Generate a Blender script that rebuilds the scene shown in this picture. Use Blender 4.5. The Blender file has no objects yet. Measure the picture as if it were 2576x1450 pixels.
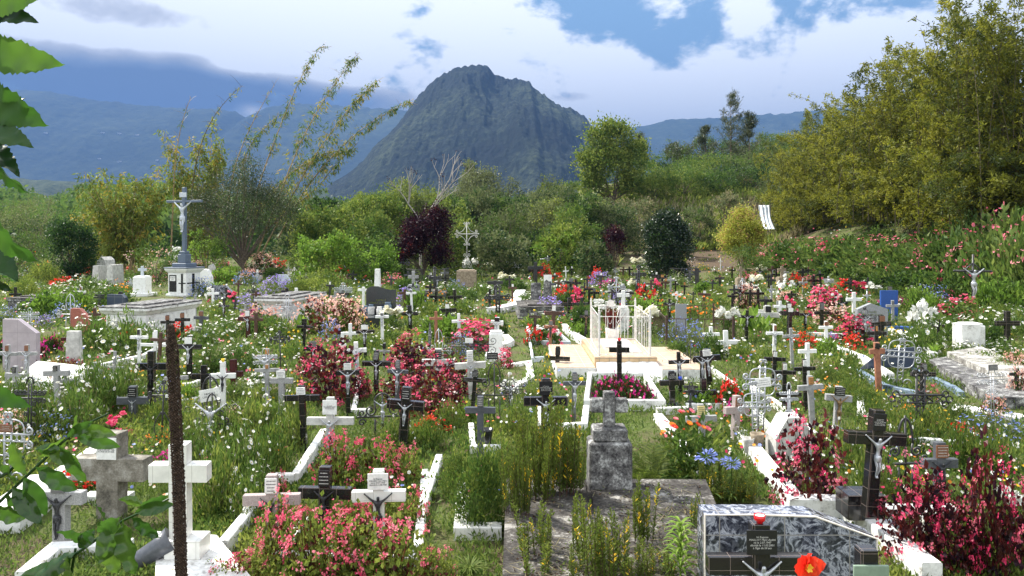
import bpy, bmesh, math, random
import numpy as np
from mathutils import Vector, Matrix

SC = bpy.context.scene
COL = SC.collection
PI = math.pi
# ------------------------------------------------------------------ camera
F, CX, HY, H = 1850.0, 1288.0, 600.0, 2.8          # photograph measured on a 2576 px wide print
cam = bpy.data.cameras.new('camera')
cam.sensor_width = 36.0
cam.lens = F / 2576.0 * 36.0
cam.shift_y = -125.0 / 2576.0
cam.clip_start = 0.05
cam.clip_end = 40000
camo = bpy.data.objects.new('camera', cam)
COL.objects.link(camo)
camo.location = (0, 0, H)
camo.rotation_euler = (PI / 2, 0, 0)
SC.camera = camo
# ------------------------------------------------------------------ light
SUN_EL, SUN_AZ = math.radians(48), math.radians(-52)     # azimuth from +Y, negative = to the left
sd = Vector((math.sin(SUN_AZ) * math.cos(SUN_EL), math.cos(SUN_AZ) * math.cos(SUN_EL), math.sin(SUN_EL)))
sun = bpy.data.lights.new('sun', 'SUN')
sun.energy = 5.0
sun.angle = math.radians(0.55)
sun.color = (1.0, 0.955, 0.87)
so = bpy.data.objects.new('sun', sun)
COL.objects.link(so)
so.location = (-30, 20, 60)
so.rotation_euler = sd.to_track_quat('Z', 'Y').to_euler()
SC.view_settings.view_transform = 'Standard'
SC.view_settings.look = 'None'
SC.view_settings.exposure = 1.35
SC.view_settings.gamma = 1.0
SC.cycles.use_denoising = True
SC.cycles.max_bounces = 6
SC.cycles.diffuse_bounces = 3
SC.cycles.glossy_bounces = 2
SC.cycles.transmission_bounces = 3
SC.cycles.transparent_max_bounces = 4
SC.cycles.volume_bounces = 0
SC.cycles.sample_clamp_indirect = 4.0


class NT:
    """tiny node helper"""
    def __init__(self, tree):
        self.t = tree
        tree.nodes.clear()

    def n(self, typ, **kw):
        nd = self.t.nodes.new(typ)
        for k, v in kw.items():
            if k.startswith('i_'):
                nd.inputs[k[2:]].default_value = v
            else:
                setattr(nd, k, v)
        return nd

    def l(self, a, b):
        self.t.links.new(a, b)

    def m(self, op, a, b=None, c=None, clamp=False):
        nd = self.t.nodes.new('ShaderNodeMath')
        nd.operation = op
        nd.use_clamp = clamp
        for i, v in enumerate((a, b, c)):
            if v is None:
                continue
            if isinstance(v, (int, float)):
                nd.inputs[i].default_value = v
            else:
                self.t.links.new(v, nd.inputs[i])
        return nd.outputs[0]

    def mix(self, fac, a, b):
        nd = self.t.nodes.new('ShaderNodeMix')
        nd.data_type = 'RGBA'
        for idx, v in ((0, fac), (6, a), (7, b)):
            if isinstance(v, (int, float)):
                nd.inputs[idx].default_value = v
            elif isinstance(v, (tuple, list)):
                nd.inputs[idx].default_value = tuple(v)[:3] + (1,)
            else:
                self.t.links.new(v, nd.inputs[idx])
        return nd.outputs[2]

    def ramp(self, fac, stops, interp='LINEAR'):
        nd = self.t.nodes.new('ShaderNodeValToRGB')
        cr = nd.color_ramp
        cr.interpolation = interp
        while len(cr.elements) > 1:
            cr.elements.remove(cr.elements[-1])
        cr.elements[0].position = stops[0][0]
        cr.elements[0].color = tuple(stops[0][1])[:3] + (1,)
        for p, c in stops[1:]:
            e = cr.elements.new(p)
            e.color = tuple(c)[:3] + (1,)
        self.t.links.new(fac, nd.inputs[0])
        return nd.outputs[0]


def azel(px, py):
    x, z = (px - CX) / F, (HY - py) / F
    return math.atan2(x, 1.0), math.atan2(z, math.hypot(x, 1.0))


# ------------------------------------------------------------------ sky
def build_world():
    w = bpy.data.worlds.new('World')
    SC.world = w
    w.use_nodes = True
    T = NT(w.node_tree)
    out = T.n('ShaderNodeOutputWorld')
    bg = T.n('ShaderNodeBackground')
    T.l(bg.outputs[0], out.inputs[0])
    sky = T.n('ShaderNodeTexSky', sky_type='NISHITA', sun_disc=False)
    sky.sun_elevation = SUN_EL
    sky.sun_rotation = SUN_AZ
    sky.altitude = 900
    skyc = T.n('ShaderNodeVectorMath', operation='SCALE')
    T.l(sky.outputs[0], skyc.inputs[0])
    skyc.inputs['Scale'].default_value = 0.06
    tc = T.n('ShaderNodeTexCoord')
    sep = T.n('ShaderNodeSeparateXYZ')
    T.l(tc.outputs['Generated'], sep.inputs[0])
    x, y, z = sep.outputs
    az = T.m('ARCTAN2', x, y)
    el = T.m('ARCSINE', z)

    def blob(px, py, rx, ry, amp):
        a, e = azel(px, py)
        u = T.m('DIVIDE', T.m('SUBTRACT', az, a), rx / F)
        v = T.m('DIVIDE', T.m('SUBTRACT', el, e), ry / F)
        d = T.m('ADD', T.m('MULTIPLY', u, u), T.m('MULTIPLY', v, v))
        return T.m('MULTIPLY', T.m('EXPONENT', T.m('MULTIPLY', d, -1.0)), amp)

    def total(bl):
        s = None
        for b in bl:
            r = blob(*b)
            s = r if s is None else T.m('ADD', s, r)
        return s
    # billowing noise on the sky direction
    mp = T.n('ShaderNodeMapping')
    mp.inputs['Scale'].default_value = (1, 1, 1.7)
    T.l(tc.outputs['Generated'], mp.inputs[0])
    n1 = T.n('ShaderNodeTexNoise', i_Scale=5.5, i_Detail=9.0, i_Roughness=0.58)
    n1.inputs['Distortion'].default_value = 0.4
    T.l(mp.outputs[0], n1.inputs['Vector'])
    n2 = T.n('ShaderNodeTexNoise', i_Scale=2.6, i_Detail=6.0, i_Roughness=0.5)
    T.l(mp.outputs[0], n2.inputs['Vector'])
    n3 = T.n('ShaderNodeTexNoise', i_Scale=17.0, i_Detail=7.0, i_Roughness=0.6)
    T.l(mp.outputs[0], n3.inputs['Vector'])
    # blue gaps
    gap = total([(1590, 35, 180, 70, 1.15), (1440, 35, 110, 55, 0.75), (1690, 120, 70, 60, 0.95), (1800, 30, 80, 55, 0.7), (1480, 110, 50, 40, 0.5), (2140, 20, 140, 45, 1.05),
                 (1620, 110, 60, 50, 0.6), (2300, 5, 100, 30, 0.7), (1770, 95, 40, 30, 0.45), (1290, 0, 130, 20, 0.6), (1960, 0, 60, 22, 0.5),
                 (1660, 60, 26, 60, -0.5), (1900, 70, 80, 60, -0.35)])
    gap = T.m('ADD', gap, T.m('MULTIPLY', T.m('SUBTRACT', n1.outputs[0], 0.5), 4.2))
    gap = T.m('ADD', gap, T.m('MULTIPLY', T.m('SUBTRACT', n3.outputs[0], 0.5), 2.8))
    gap = T.m('SUBTRACT', gap, 0.08)
    # beyond the framed part broken cloud
    wide = T.m('MULTIPLY', T.m('SUBTRACT', n2.outputs[0], 0.47), 5.0)
    infr = T.m('MULTIPLY', T.m('LESS_THAN', el, 0.34), T.m('GREATER_THAN', y, 0.55))
    mr = T.n('ShaderNodeMapRange', interpolation_type='SMOOTHSTEP')
    T.l(T.m('ADD', T.m('MULTIPLY', el, -1.0), 0.50), mr.inputs['Value'])
    mr.inputs['From Min'].default_value = 0.0
    mr.inputs['From Max'].default_value = 0.12
    fr = T.m('MULTIPLY', mr.outputs[0], T.m('GREATER_THAN', y, 0.5))
    gapf = T.m('ADD', T.m('MULTIPLY', gap, fr), T.m('MULTIPLY', wide, T.m('SUBTRACT', 1.0, fr)))
    ms = T.n('ShaderNodeMapRange', interpolation_type='SMOOTHSTEP')
    T.l(gapf, ms.inputs['Value'])
    ms.inputs['From Min'].default_value = 0.22
    ms.inputs['From Max'].default_value = 0.95
    # cloud shading: bluish grey bellies at the left and low down
    sh = total([(330, 25, 230, 45, 0.62), (-50, 190, 300, 80, 0.34), (250, 240, 480, 66, 0.78), (600, 242, 320, 56, 0.56), (100, 180, 300, 50, 0.30), (480, 190, 260, 40, 0.34), (900, 240, 160, 30, .3), (50, 150, 650, 190, 0.16), (900, 290, 300, 45, 0.40), (470, 130, 160, 45, 0.28), (60, 60, 160, 30, 0.12),
                (1500, 245, 220, 24, 0.50), (1620, 330, 140, 10, 0.4), (1830, 235, 200, 30, 0.26), (1330, 120, 120, 30, 0.22), (2050, 230, 120, 35, 0.15), (150, 160, 500, 60, 0.14),
                (330, 100, 220, 22, -0.38), (620, 165, 90, 32, -0.65), (870, 195, 130, 38, -0.4), (760, 40, 330, 50, -0.32),
                (635, 280, 42, 22, -1.0), (1800, 300, 250, 22, -0.3), (1600, 60, 800, 190, -0.30), (2150, 120, 420, 170, -0.16), (1000, 60, 330, 100, -0.16)])
    sh = T.m('ADD', sh, T.m('MULTIPLY', T.m('SUBTRACT', n1.outputs[0], 0.5), 1.15))
    sh = T.m('ADD', sh, T.m('MULTIPLY', T.m('SUBTRACT', n3.outputs[0], 0.5), 0.55))
    sh = T.m('ADD', sh, T.m('MULTIPLY', T.m('SUBTRACT', n2.outputs[0], 0.5), 0.8))
    sh = T.m('ADD', sh, -0.25)
    cc = T.ramp(sh, [(0.0, (0.80, 0.82, 0.84)), (0.16, (0.53, 0.54, 0.55)), (0.40, (0.33, 0.35, 0.375)), (0.72, (0.170, 0.215, 0.285)), (1.0, (0.095, 0.135, 0.205))])
    blue = T.mix(0.8, skyc.outputs[0], (0.175, 0.310, 0.45))
    fin = T.mix(ms.outputs[0], cc, blue)
    T.l(fin, bg.inputs[0])
    bg.inputs[1].default_value = 1.0


build_world()


# ------------------------------------------------------------------ materials
def principled(name, rough=0.6, spec=0.5, metal=0.0):
    m = bpy.data.materials.new(name)
    m.use_nodes = True
    T = NT(m.node_tree)
    out = T.n('ShaderNodeOutputMaterial')
    b = T.n('ShaderNodeBsdfPrincipled')
    b.inputs['Roughness'].default_value = rough
    b.inputs['Specular IOR Level'].default_value = spec
    b.inputs['Metallic'].default_value = metal
    T.l(b.outputs[0], out.inputs[0])
    return m, T, b, out


def objcoord(T, scale=1.0):
    tc = T.n('ShaderNodeTexCoord')
    return tc.outputs['Object']


def bump(T, b, h, strength=0.3, dist=0.01):
    bp = T.n('ShaderNodeBump')
    bp.inputs['Strength'].default_value = strength
    bp.inputs['Distance'].default_value = dist
    T.l(h, bp.inputs['Height'])
    T.l(bp.outputs[0], b.inputs['Normal'])


def stone(name, c1, c2, scale=6, c3=None, lo=0.35, hi=0.65, rough=0.7, spec=0.3, fine=60, fineamt=0.25, metal=0.0, bs=0.25, geo=False):
    """two (three) tone weathered surface"""
    m, T, b, out = principled(name, rough, spec, metal)
    co = T.n('ShaderNodeNewGeometry').outputs['Position'] if geo else objcoord(T)
    n = T.n('ShaderNodeTexNoise', i_Scale=scale, i_Detail=8.0, i_Roughness=0.65)
    T.l(co, n.inputs['Vector'])
    n2 = T.n('ShaderNodeTexNoise', i_Scale=fine, i_Detail=4.0, i_Roughness=0.7)
    T.l(co, n2.inputs['Vector'])
    v = T.m('ADD', n.outputs[0], T.m('MULTIPLY', T.m('SUBTRACT', n2.outputs[0], 0.5), fineamt))
    st = [(lo, c1), (hi, c2)]
    if c3:
        st.append((min(0.98, hi + 0.12), c3))
    c = T.ramp(v, st)
    T.l(c, b.inputs['Base Color'])
    bump(T, b, n2.outputs[0], bs, 0.004)
    return m


def flat(name, c, rough=0.5, spec=0.5, metal=0.0, var=0.12, scale=20):
    return stone(name, [k * (1 - var) for k in c], [min(1, k * (1 + var)) for k in c], scale, rough=rough, spec=spec, metal=metal, bs=0.08)


def tiled(name, base, grout, tile=0.15, rough=0.12, vein=None, spec=0.6, bw=None, bh=None, grs=0.012):
    """square tiles with thin joints; optional veins"""
    m, T, b, out = principled(name, rough, spec)
    co = objcoord(T)
    br = T.n('ShaderNodeTexBrick')
    br.offset = 0.0
    sx = T.n('ShaderNodeSeparateXYZ')
    T.l(co, sx.inputs[0])
    sn = T.n('ShaderNodeSeparateXYZ')
    T.l(T.n('ShaderNodeTexCoord').outputs['Normal'], sn.inputs[0])
    up = T.m('GREATER_THAN', T.m('ABSOLUTE', sn.outputs[2]), 0.6)
    side = T.m('GREATER_THAN', T.m('ABSOLUTE', sn.outputs[0]), 0.6)
    u = T.m('ADD', T.m('MULTIPLY', sx.outputs[0], T.m('SUBTRACT', 1.0, side)), T.m('MULTIPLY', sx.outputs[1], side))
    v_ = T.m('ADD', T.m('MULTIPLY', sx.outputs[2], T.m('SUBTRACT', 1.0, up)), T.m('MULTIPLY', sx.outputs[1], up))
    cb = T.n('ShaderNodeCombineXYZ')
    T.l(T.m('ADD', u, 0.043), cb.inputs[0])
    T.l(T.m('ADD', v_, 0.017), cb.inputs[1])
    T.l(cb.outputs[0], br.inputs['Vector'])
    br.inputs['Scale'].default_value = 1.0
    br.inputs['Brick Width'].default_value = bw or tile
    br.inputs['Row Height'].default_value = bh or tile
    br.inputs['Mortar Size'].default_value = grs * tile
    br.inputs['Mortar Smooth'].default_value = 0.1
    n = T.n('ShaderNodeTexNoise', i_Scale=8.0 if vein == 'marble' else 5.0, i_Detail=9.0, i_Roughness=0.62)
    n.inputs['Distortion'].default_value = 0.9 if vein == 'marble' else 0.2
    T.l(co, n.inputs['Vector'])
    if vein == 'marble':
        vv = T.m('ABSOLUTE', T.m('SUBTRACT', n.outputs[0], 0.5))
        c = T.ramp(vv, [(0.0, (0.62, 0.64, 0.70)), (0.018, (0.34, 0.36, 0.43)), (0.06, base), (0.16, [k * 0.4 for k in base])])
        n4 = T.n('ShaderNodeTexNoise', i_Scale=20.0, i_Detail=8.0, i_Roughness=0.7)
        n4.inputs['Distortion'].default_value = 1.2
        T.l(co, n4.inputs['Vector'])
        c2 = T.ramp(n4.outputs[0], [(0.45, (0, 0, 0)), (0.7, (0.4, 0.42, 0.48))])
        c = T.mix(0.3, c, c2)
    else:
        c = T.ramp(n.outputs[0], [(0.35, [k * 0.85 for k in base]), (0.65, [min(1, k * 1.1) for k in base])])
    T.l(T.mix(br.outputs['Fac'], c, grout), b.inputs['Base Color'])
    T.l(T.m('ADD', T.m('MULTIPLY', br.outputs['Fac'], 0.5), rough), b.inputs['Roughness'])
    return m


def leafmat(name, dark, mid, light, rough=0.62, trans=0.38, spec=0.22, big=0.6, tint=None):
    """leaf or petal: per-leaf variation from the 'rnd' face attribute, light passes through"""
    m, T, b, out = principled(name, rough, spec)
    at = T.n('ShaderNodeAttribute', attribute_name='rnd')
    oi = T.n('ShaderNodeObjectInfo')
    n = T.n('ShaderNodeTexNoise', i_Scale=big, i_Detail=2.0)
    T.l(T.n('ShaderNodeNewGeometry').outputs['Position'], n.inputs['Vector'])
    v = T.m('ADD', T.m('MULTIPLY', at.outputs['Fac'], 0.7), T.m('MULTIPLY', T.m('SUBTRACT', n.outputs[0], 0.5), 0.9))
    v = T.m('ADD', v, T.m('MULTIPLY', T.m('SUBTRACT', oi.outputs['Random'], 0.5), 0.18))
    v = T.m('ADD', v, 0.12, clamp=True)
    c = T.ramp(v, [(0.0, dark), (0.45, mid), (1.0, light)])
    T.l(c, b.inputs['Base Color'])
    if trans > 0:
        tr = T.n('ShaderNodeBsdfTranslucent')
        tc = T.mix(0.5, c, tint) if tint else c
        gm = T.n('ShaderNodeVectorMath', operation='SCALE')
        T.l(tc, gm.inputs[0])
        gm.inputs['Scale'].default_value = 1.5
        T.l(gm.outputs[0], tr.inputs[0])
        mx = T.n('ShaderNodeMixShader')
        mx.inputs[0].default_value = trans
        T.l(b.outputs[0], mx.inputs[1])
        T.l(tr.outputs[0], mx.inputs[2])
        T.l(mx.outputs[0], out.inputs[0])
    return m


MAT = {}


def mk():
    M = MAT
    M['black'] = tiled('black_tile', (0.014, 0.013, 0.014), (0.16, 0.12, 0.10), 0.16, 0.13)
    M['black2'] = stone('black_paint', (0.012, 0.012, 0.014), (0.035, 0.034, 0.034), 9, rough=0.35, spec=0.5)
    M['grey'] = stone('grey_concrete', (0.20, 0.20, 0.20), (0.36, 0.36, 0.35), 12, rough=0.8)
    M['granite'] = stone('speckled_granite', (0.16, 0.16, 0.165), (0.46, 0.45, 0.44), 90, rough=0.5, fine=260, fineamt=0.8, lo=0.3, hi=0.7)
    M['pinkgran'] = stone('pinkish_granite', (0.24, 0.19, 0.18), (0.48, 0.41, 0.39), 90, rough=0.6, fine=260, fineamt=0.8, lo=0.3, hi=0.7)
    M['slate'] = stone('dark_grey_stone', (0.055, 0.06, 0.07), (0.10, 0.105, 0.12), 10, rough=0.3, spec=0.5)
    M['white'] = stone('white_paint', (0.40, 0.385, 0.35), (0.70, 0.69, 0.66), 9, rough=0.6, c3=(0.78, 0.78, 0.76), lo=0.22, hi=0.40, fineamt=.4)
    M['whitetile'] = tiled('white_tile', (0.74, 0.73, 0.68), (0.42, 0.40, 0.36), 0.16, 0.2)
    M['marble'] = stone('old_white_marble', (0.34, 0.33, 0.31), (0.62, 0.61, 0.57), 7, rough=0.5, c3=(0.72, 0.71, 0.68))
    M['silver'] = stone('silver_paint', (0.34, 0.35, 0.37), (0.52, 0.53, 0.55), 30, rough=0.38, metal=0.55)
    M['whiteiron'] = stone('white_painted_iron', (0.52, 0.50, 0.48), (0.74, 0.72, 0.69), 14, rough=0.5)
    M['iron'] = stone('black_iron', (0.012, 0.012, 0.014), (0.045, 0.042, 0.042), 12, rough=0.45, spec=0.5)
    M['rust'] = stone('rusty_iron', (0.035, 0.022, 0.018), (0.10, 0.06, 0.045), 12, rough=0.8)
    M['brown'] = stone('brown_wood', (0.05, 0.026, 0.017), (0.12, 0.062, 0.042), 14, rough=0.6)
    M['maroon'] = stone('maroon_tile', (0.035, 0.010, 0.011), (0.085, 0.022, 0.022), 10, rough=0.2, spec=0.6)
    M['terra'] = stone('terracotta_stone', (0.22, 0.085, 0.05), (0.38, 0.17, 0.10), 12, rough=0.7)
    M['oldstone'] = stone('lichen_stone', (0.035, 0.033, 0.034), (0.17, 0.165, 0.16), 7, c3=(0.46, 0.46, 0.44), lo=0.36, hi=0.56, rough=0.95, fine=45, fineamt=0.65, bs=0.6)
    M['concrete'] = stone('weathered_concrete', (0.10, 0.09, 0.08), (0.34, 0.325, 0.29), 5, c3=(0.60, 0.585, 0.55), lo=0.34, hi=0.56, rough=0.9, fine=40, fineamt=.6, bs=.5)
    M['stained'] = stone('stained_concrete', (0.075, 0.068, 0.055), (0.21, 0.19, 0.155), 5, c3=(0.34, 0.325, 0.29), lo=0.34, hi=0.52, rough=.85, fineamt=.4)
    M['ochre'] = stone('ochre_stone', (0.17, 0.13, 0.09), (0.34, 0.28, 0.20), 9, rough=0.9, fineamt=0.5)
    M['slab'] = stone('dark_weathered_slab', (0.020, 0.017, 0.015), (0.075, 0.068, 0.060), 3.2, c3=(0.30, 0.285, 0.26), lo=0.40, hi=0.56, rough=0.9, fine=30, fineamt=0.55, bs=0.5)
    M['curb'] = stone('whitewashed_curb', (0.20, 0.19, 0.165), (0.62, 0.61, 0.58), 5, c3=(0.77, 0.765, 0.74), lo=0.30, hi=0.42, rough=0.8, fine=24, fineamt=0.55)
    M['dirtywhite'] = stone('dirty_whitewash', (0.16, 0.155, 0.14), (0.58, 0.57, 0.54), 3.5, c3=(0.72, 0.715, 0.69), lo=0.24, hi=0.42, rough=0.85, fine=30, fineamt=0.5)
    M['peach'] = tiled('peach_floor_tile', (0.68, 0.50, 0.34), (0.46, 0.38, 0.30), 0.3, 0.18, vein='floor', grs=0.02)
    M['peachv'] = tiled('peach_edge_tile', (0.58, 0.40, 0.23), (0.20, 0.17, 0.13), 0.2, 0.25, grs=0.03)
    M['bluemarble'] = tiled('blue_marble_tile', (0.045, 0.05, 0.075), (0.24, 0.225, 0.21), 0.33, 0.14, vein='marble', grs=0.012, bw=0.46, bh=0.36)
    M['darkgranite'] = stone('polished_dark_granite', (0.022, 0.027, 0.030), (0.055, 0.062, 0.066), 60, rough=0.12, spec=0.6, fine=220, fineamt=0.7)
    M['bluegranite'] = tiled('blue_granite_tile', (0.035, 0.05, 0.085), (0.2, 0.2, 0.2), 0.35, 0.3, grs=0.015)
    M['bluepaint'] = flat('blue_paint', (0.02, 0.075, 0.30), 0.5)
    M['bluegrey'] = stone('blue_grey_curb', (0.09, 0.13, 0.18), (0.20, 0.26, 0.33), 6, rough=0.6)
    M['lilac'] = tiled('lilac_stone', (0.40, 0.34, 0.37), (0.26, 0.23, 0.24), 0.42, 0.35, bw=2.0, bh=0.42, grs=0.008)
    M['redgran'] = stone('red_granite', (0.24, 0.07, 0.05), (0.42, 0.15, 0.11), 60, rough=0.4, fine=200, fineamt=0.6)
    M['greygran'] = stone('grey_headstone', (0.20, 0.21, 0.22), (0.30, 0.31, 0.32), 50, rough=0.45)
    M['paleblue'] = stone('pale_grey_granite', (0.38, 0.42, 0.46), (0.58, 0.62, 0.66), 60, rough=0.5)
    M['p_white'] = flat('white_plaque', (0.74, 0.73, 0.70), 0.4)
    M['p_black'] = flat('black_plaque', (0.016, 0.016, 0.018), 0.25)
    M['p_brown'] = flat('brown_plaque', (0.20, 0.085, 0.045), 0.5)
    M['p_grey'] = flat('grey_plaque', (0.13, 0.125, 0.125), 0.5)
    M['p_orange'] = flat('orange_plaque', (0.42, 0.19, 0.05), 0.5)
    M['p_yellow'] = flat('yellow_plaque', (0.62, 0.52, 0.22), 0.5)
    M['p_green'] = flat('green_plaque', (0.20, 0.27, 0.20), 0.5)
    M['ink'] = flat('dark_lettering', (0.06, 0.06, 0.065), 0.6)
    M['inkw'] = flat('pale_lettering', (0.48, 0.47, 0.44), 0.5)
    M['gold'] = flat('gold_lettering', (0.42, 0.30, 0.12), 0.4)
    M['c_silver'] = stone('silver_figure', (0.36, 0.37, 0.39), (0.56, 0.57, 0.60), 20, rough=0.35, metal=0.5)
    M['c_dark'] = stone('dark_figure', (0.02, 0.02, 0.022), (0.07, 0.07, 0.075), 20, rough=0.4, metal=0.3)
    M['c_bronze'] = stone('bronze_figure', (0.14, 0.085, 0.04), (0.32, 0.21, 0.11), 20, rough=0.4, metal=0.5)
    M['c_pale'] = stone('pale_grey_figure', (0.42, 0.45, 0.50), (0.58, 0.61, 0.66), 20, rough=0.5)
    M['bluegreyp'] = flat('slate_blue_paint', (0.10, 0.13, 0.18), 0.5)
    M['redglass'] = flat('red_glass', (0.62, 0.01, 0.015), 0.1, 0.6)
    M['blueglass'] = flat('blue_glass', (0.01, 0.05, 0.45), 0.1, 0.6)
    M['yellowglass'] = flat('yellow_glass', (0.75, 0.52, 0.02), 0.2, 0.6)
    M['wax'] = flat('candle_wax', (0.75, 0.68, 0.60), 0.5)
    M['bark'] = stone('bark', (0.07, 0.05, 0.035), (0.17, 0.135, 0.10), 10, rough=0.9, geo=True)
    M['palebark'] = stone('pale_bark', (0.22, 0.20, 0.18), (0.38, 0.35, 0.32), 10, rough=0.9, geo=True)
    M['culm'] = stone('bamboo_culm', (0.20, 0.14, 0.06), (0.40, 0.29, 0.16), 5, rough=0.5, geo=True)
    M['culmd'] = stone('dark_bamboo_culm', (0.05, 0.045, 0.02), (0.13, 0.10, 0.045), 5, rough=0.5, geo=True)
    M['seed'] = stone('dry_seed_head', (0.018, 0.011, 0.008), (0.085, 0.055, 0.038), 120, rough=0.95, fine=400)
    # foliage
    def L(k, d, m_, l, **kw):
        M[k] = leafmat(k + '_leaves', d, m_, l, **kw)
    L('green', (0.026, 0.060, 0.010), (0.070, 0.125, 0.022), (0.16, 0.21, 0.045))
    L('dgreen', (0.008, 0.022, 0.006), (0.020, 0.050, 0.012), (0.065, 0.115, 0.022), rough=0.5)
    L('camel', (0.004, 0.012, 0.004), (0.009, 0.024, 0.007), (0.032, 0.060, 0.014), rough=0.36, trans=0.1, spec=0.6)
    L('ygreen', (0.045, 0.075, 0.010), (0.14, 0.185, 0.030), (0.32, 0.34, 0.075))
    L('gold', (0.12, 0.15, 0.015), (0.30, 0.32, 0.045), (0.50, 0.46, 0.11))
    L('lime', (0.060, 0.12, 0.012), (0.14, 0.24, 0.03), (0.28, 0.38, 0.06))
    L('olive', (0.022, 0.034, 0.012), (0.055, 0.070, 0.026), (0.12, 0.125, 0.05), rough=0.5, trans=0.2, spec=0.4)
    L('greygreen', (0.045, 0.062, 0.020), (0.100, 0.122, 0.045), (0.18, 0.20, 0.085))
    L('bamb', (0.050, 0.062, 0.006), (0.150, 0.160, 0.015), (0.31, 0.29, 0.038), trans=0.4, big=0.35)
    L('bambd', (0.022, 0.036, 0.006), (0.062, 0.080, 0.012), (0.14, 0.15, 0.03), trans=0.3, big=0.35)
    L('autumn', (0.055, 0.09, 0.012), (0.20, 0.19, 0.025), (0.46, 0.27, 0.055), trans=0.45)
    L('purple', (0.007, 0.003, 0.005), (0.022, 0.006, 0.012), (0.055, 0.014, 0.026), rough=0.55, trans=0.2, spec=0.15)
    L('wine', (0.020, 0.004, 0.004), (0.065, 0.010, 0.010), (0.20, 0.030, 0.022), rough=0.4, trans=0.35, spec=0.4)
    L('drygrass', (0.11, 0.10, 0.045), (0.22, 0.19, 0.10), (0.36, 0.31, 0.19))
    L('sgrass', (0.04, 0.075, 0.014), (0.095, 0.145, 0.028), (0.20, 0.24, 0.06))
    L('fern', (0.035, 0.060, 0.010), (0.095, 0.135, 0.020), (0.20, 0.225, 0.040))
    L('pinky', (0.20, 0.16, 0.05), (0.34, 0.22, 0.08), (0.50, 0.22, 0.14))
    def P(k, d, m_, l, t=0.3):
        M[k] = leafmat(k + '_petals', d, m_, l, rough=0.5, trans=t, spec=0.3)
    P('fwhite', (0.62, 0.62, 0.56), (0.74, 0.74, 0.70), (0.82, 0.82, 0.80), 0.25)
    P('fcream', (0.60, 0.56, 0.36), (0.74, 0.72, 0.58), (0.82, 0.82, 0.74))
    P('fpink', (0.48, 0.05, 0.10), (0.68, 0.13, 0.20), (0.82, 0.38, 0.40))
    P('fblush', (0.52, 0.22, 0.16), (0.70, 0.42, 0.34), (0.82, 0.66, 0.58))
    P('frose', (0.38, 0.012, 0.055), (0.64, 0.045, 0.14), (0.80, 0.22, 0.30))
    P('fred', (0.42, 0.010, 0.008), (0.62, 0.018, 0.012), (0.75, 0.08, 0.03))
    P('fmagenta', (0.30, 0.006, 0.12), (0.52, 0.015, 0.22), (0.66, 0.09, 0.36))
    P('forange', (0.62, 0.12, 0.015), (0.74, 0.24, 0.02), (0.82, 0.42, 0.05))
    P('fyellow', (0.66, 0.36, 0.01), (0.76, 0.52, 0.02), (0.85, 0.66, 0.10))
    P('fblue', (0.12, 0.16, 0.46), (0.22, 0.28, 0.62), (0.38, 0.42, 0.74))
    P('fviolet', (0.18, 0.12, 0.42), (0.32, 0.24, 0.60), (0.50, 0.40, 0.72))
    M['eye'] = flat('flower_centre', (0.62, 0.36, 0.02), 0.7)


mk()


# ------------------------------------------------------------------ objects
def prop(o, label=None, cat=None, group=None, kind=None):
    if label:
        o['label'] = label
    if cat:
        o['category'] = cat
    if group:
        o['group'] = group
    if kind:
        o['kind'] = kind
    elif cat:
        o['kind'] = 'thing'
    return o


def empty(name, loc=(0, 0, 0), rz=0, tilt=(0, 0)):
    o = bpy.data.objects.new(name, None)
    o.empty_display_size = 0.1
    COL.objects.link(o)
    o.location = loc
    o.rotation_euler = (tilt[0], tilt[1], rz)
    return o


def obj(name, me, parent=None, mat=None, loc=None):
    o = bpy.data.objects.new(name, me)
    COL.objects.link(o)
    if parent is not None:
        o.parent = parent
    if mat is not None and not me.materials:
        me.materials.append(mat)
    if loc is not None:
        o.location = loc
    return o


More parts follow.
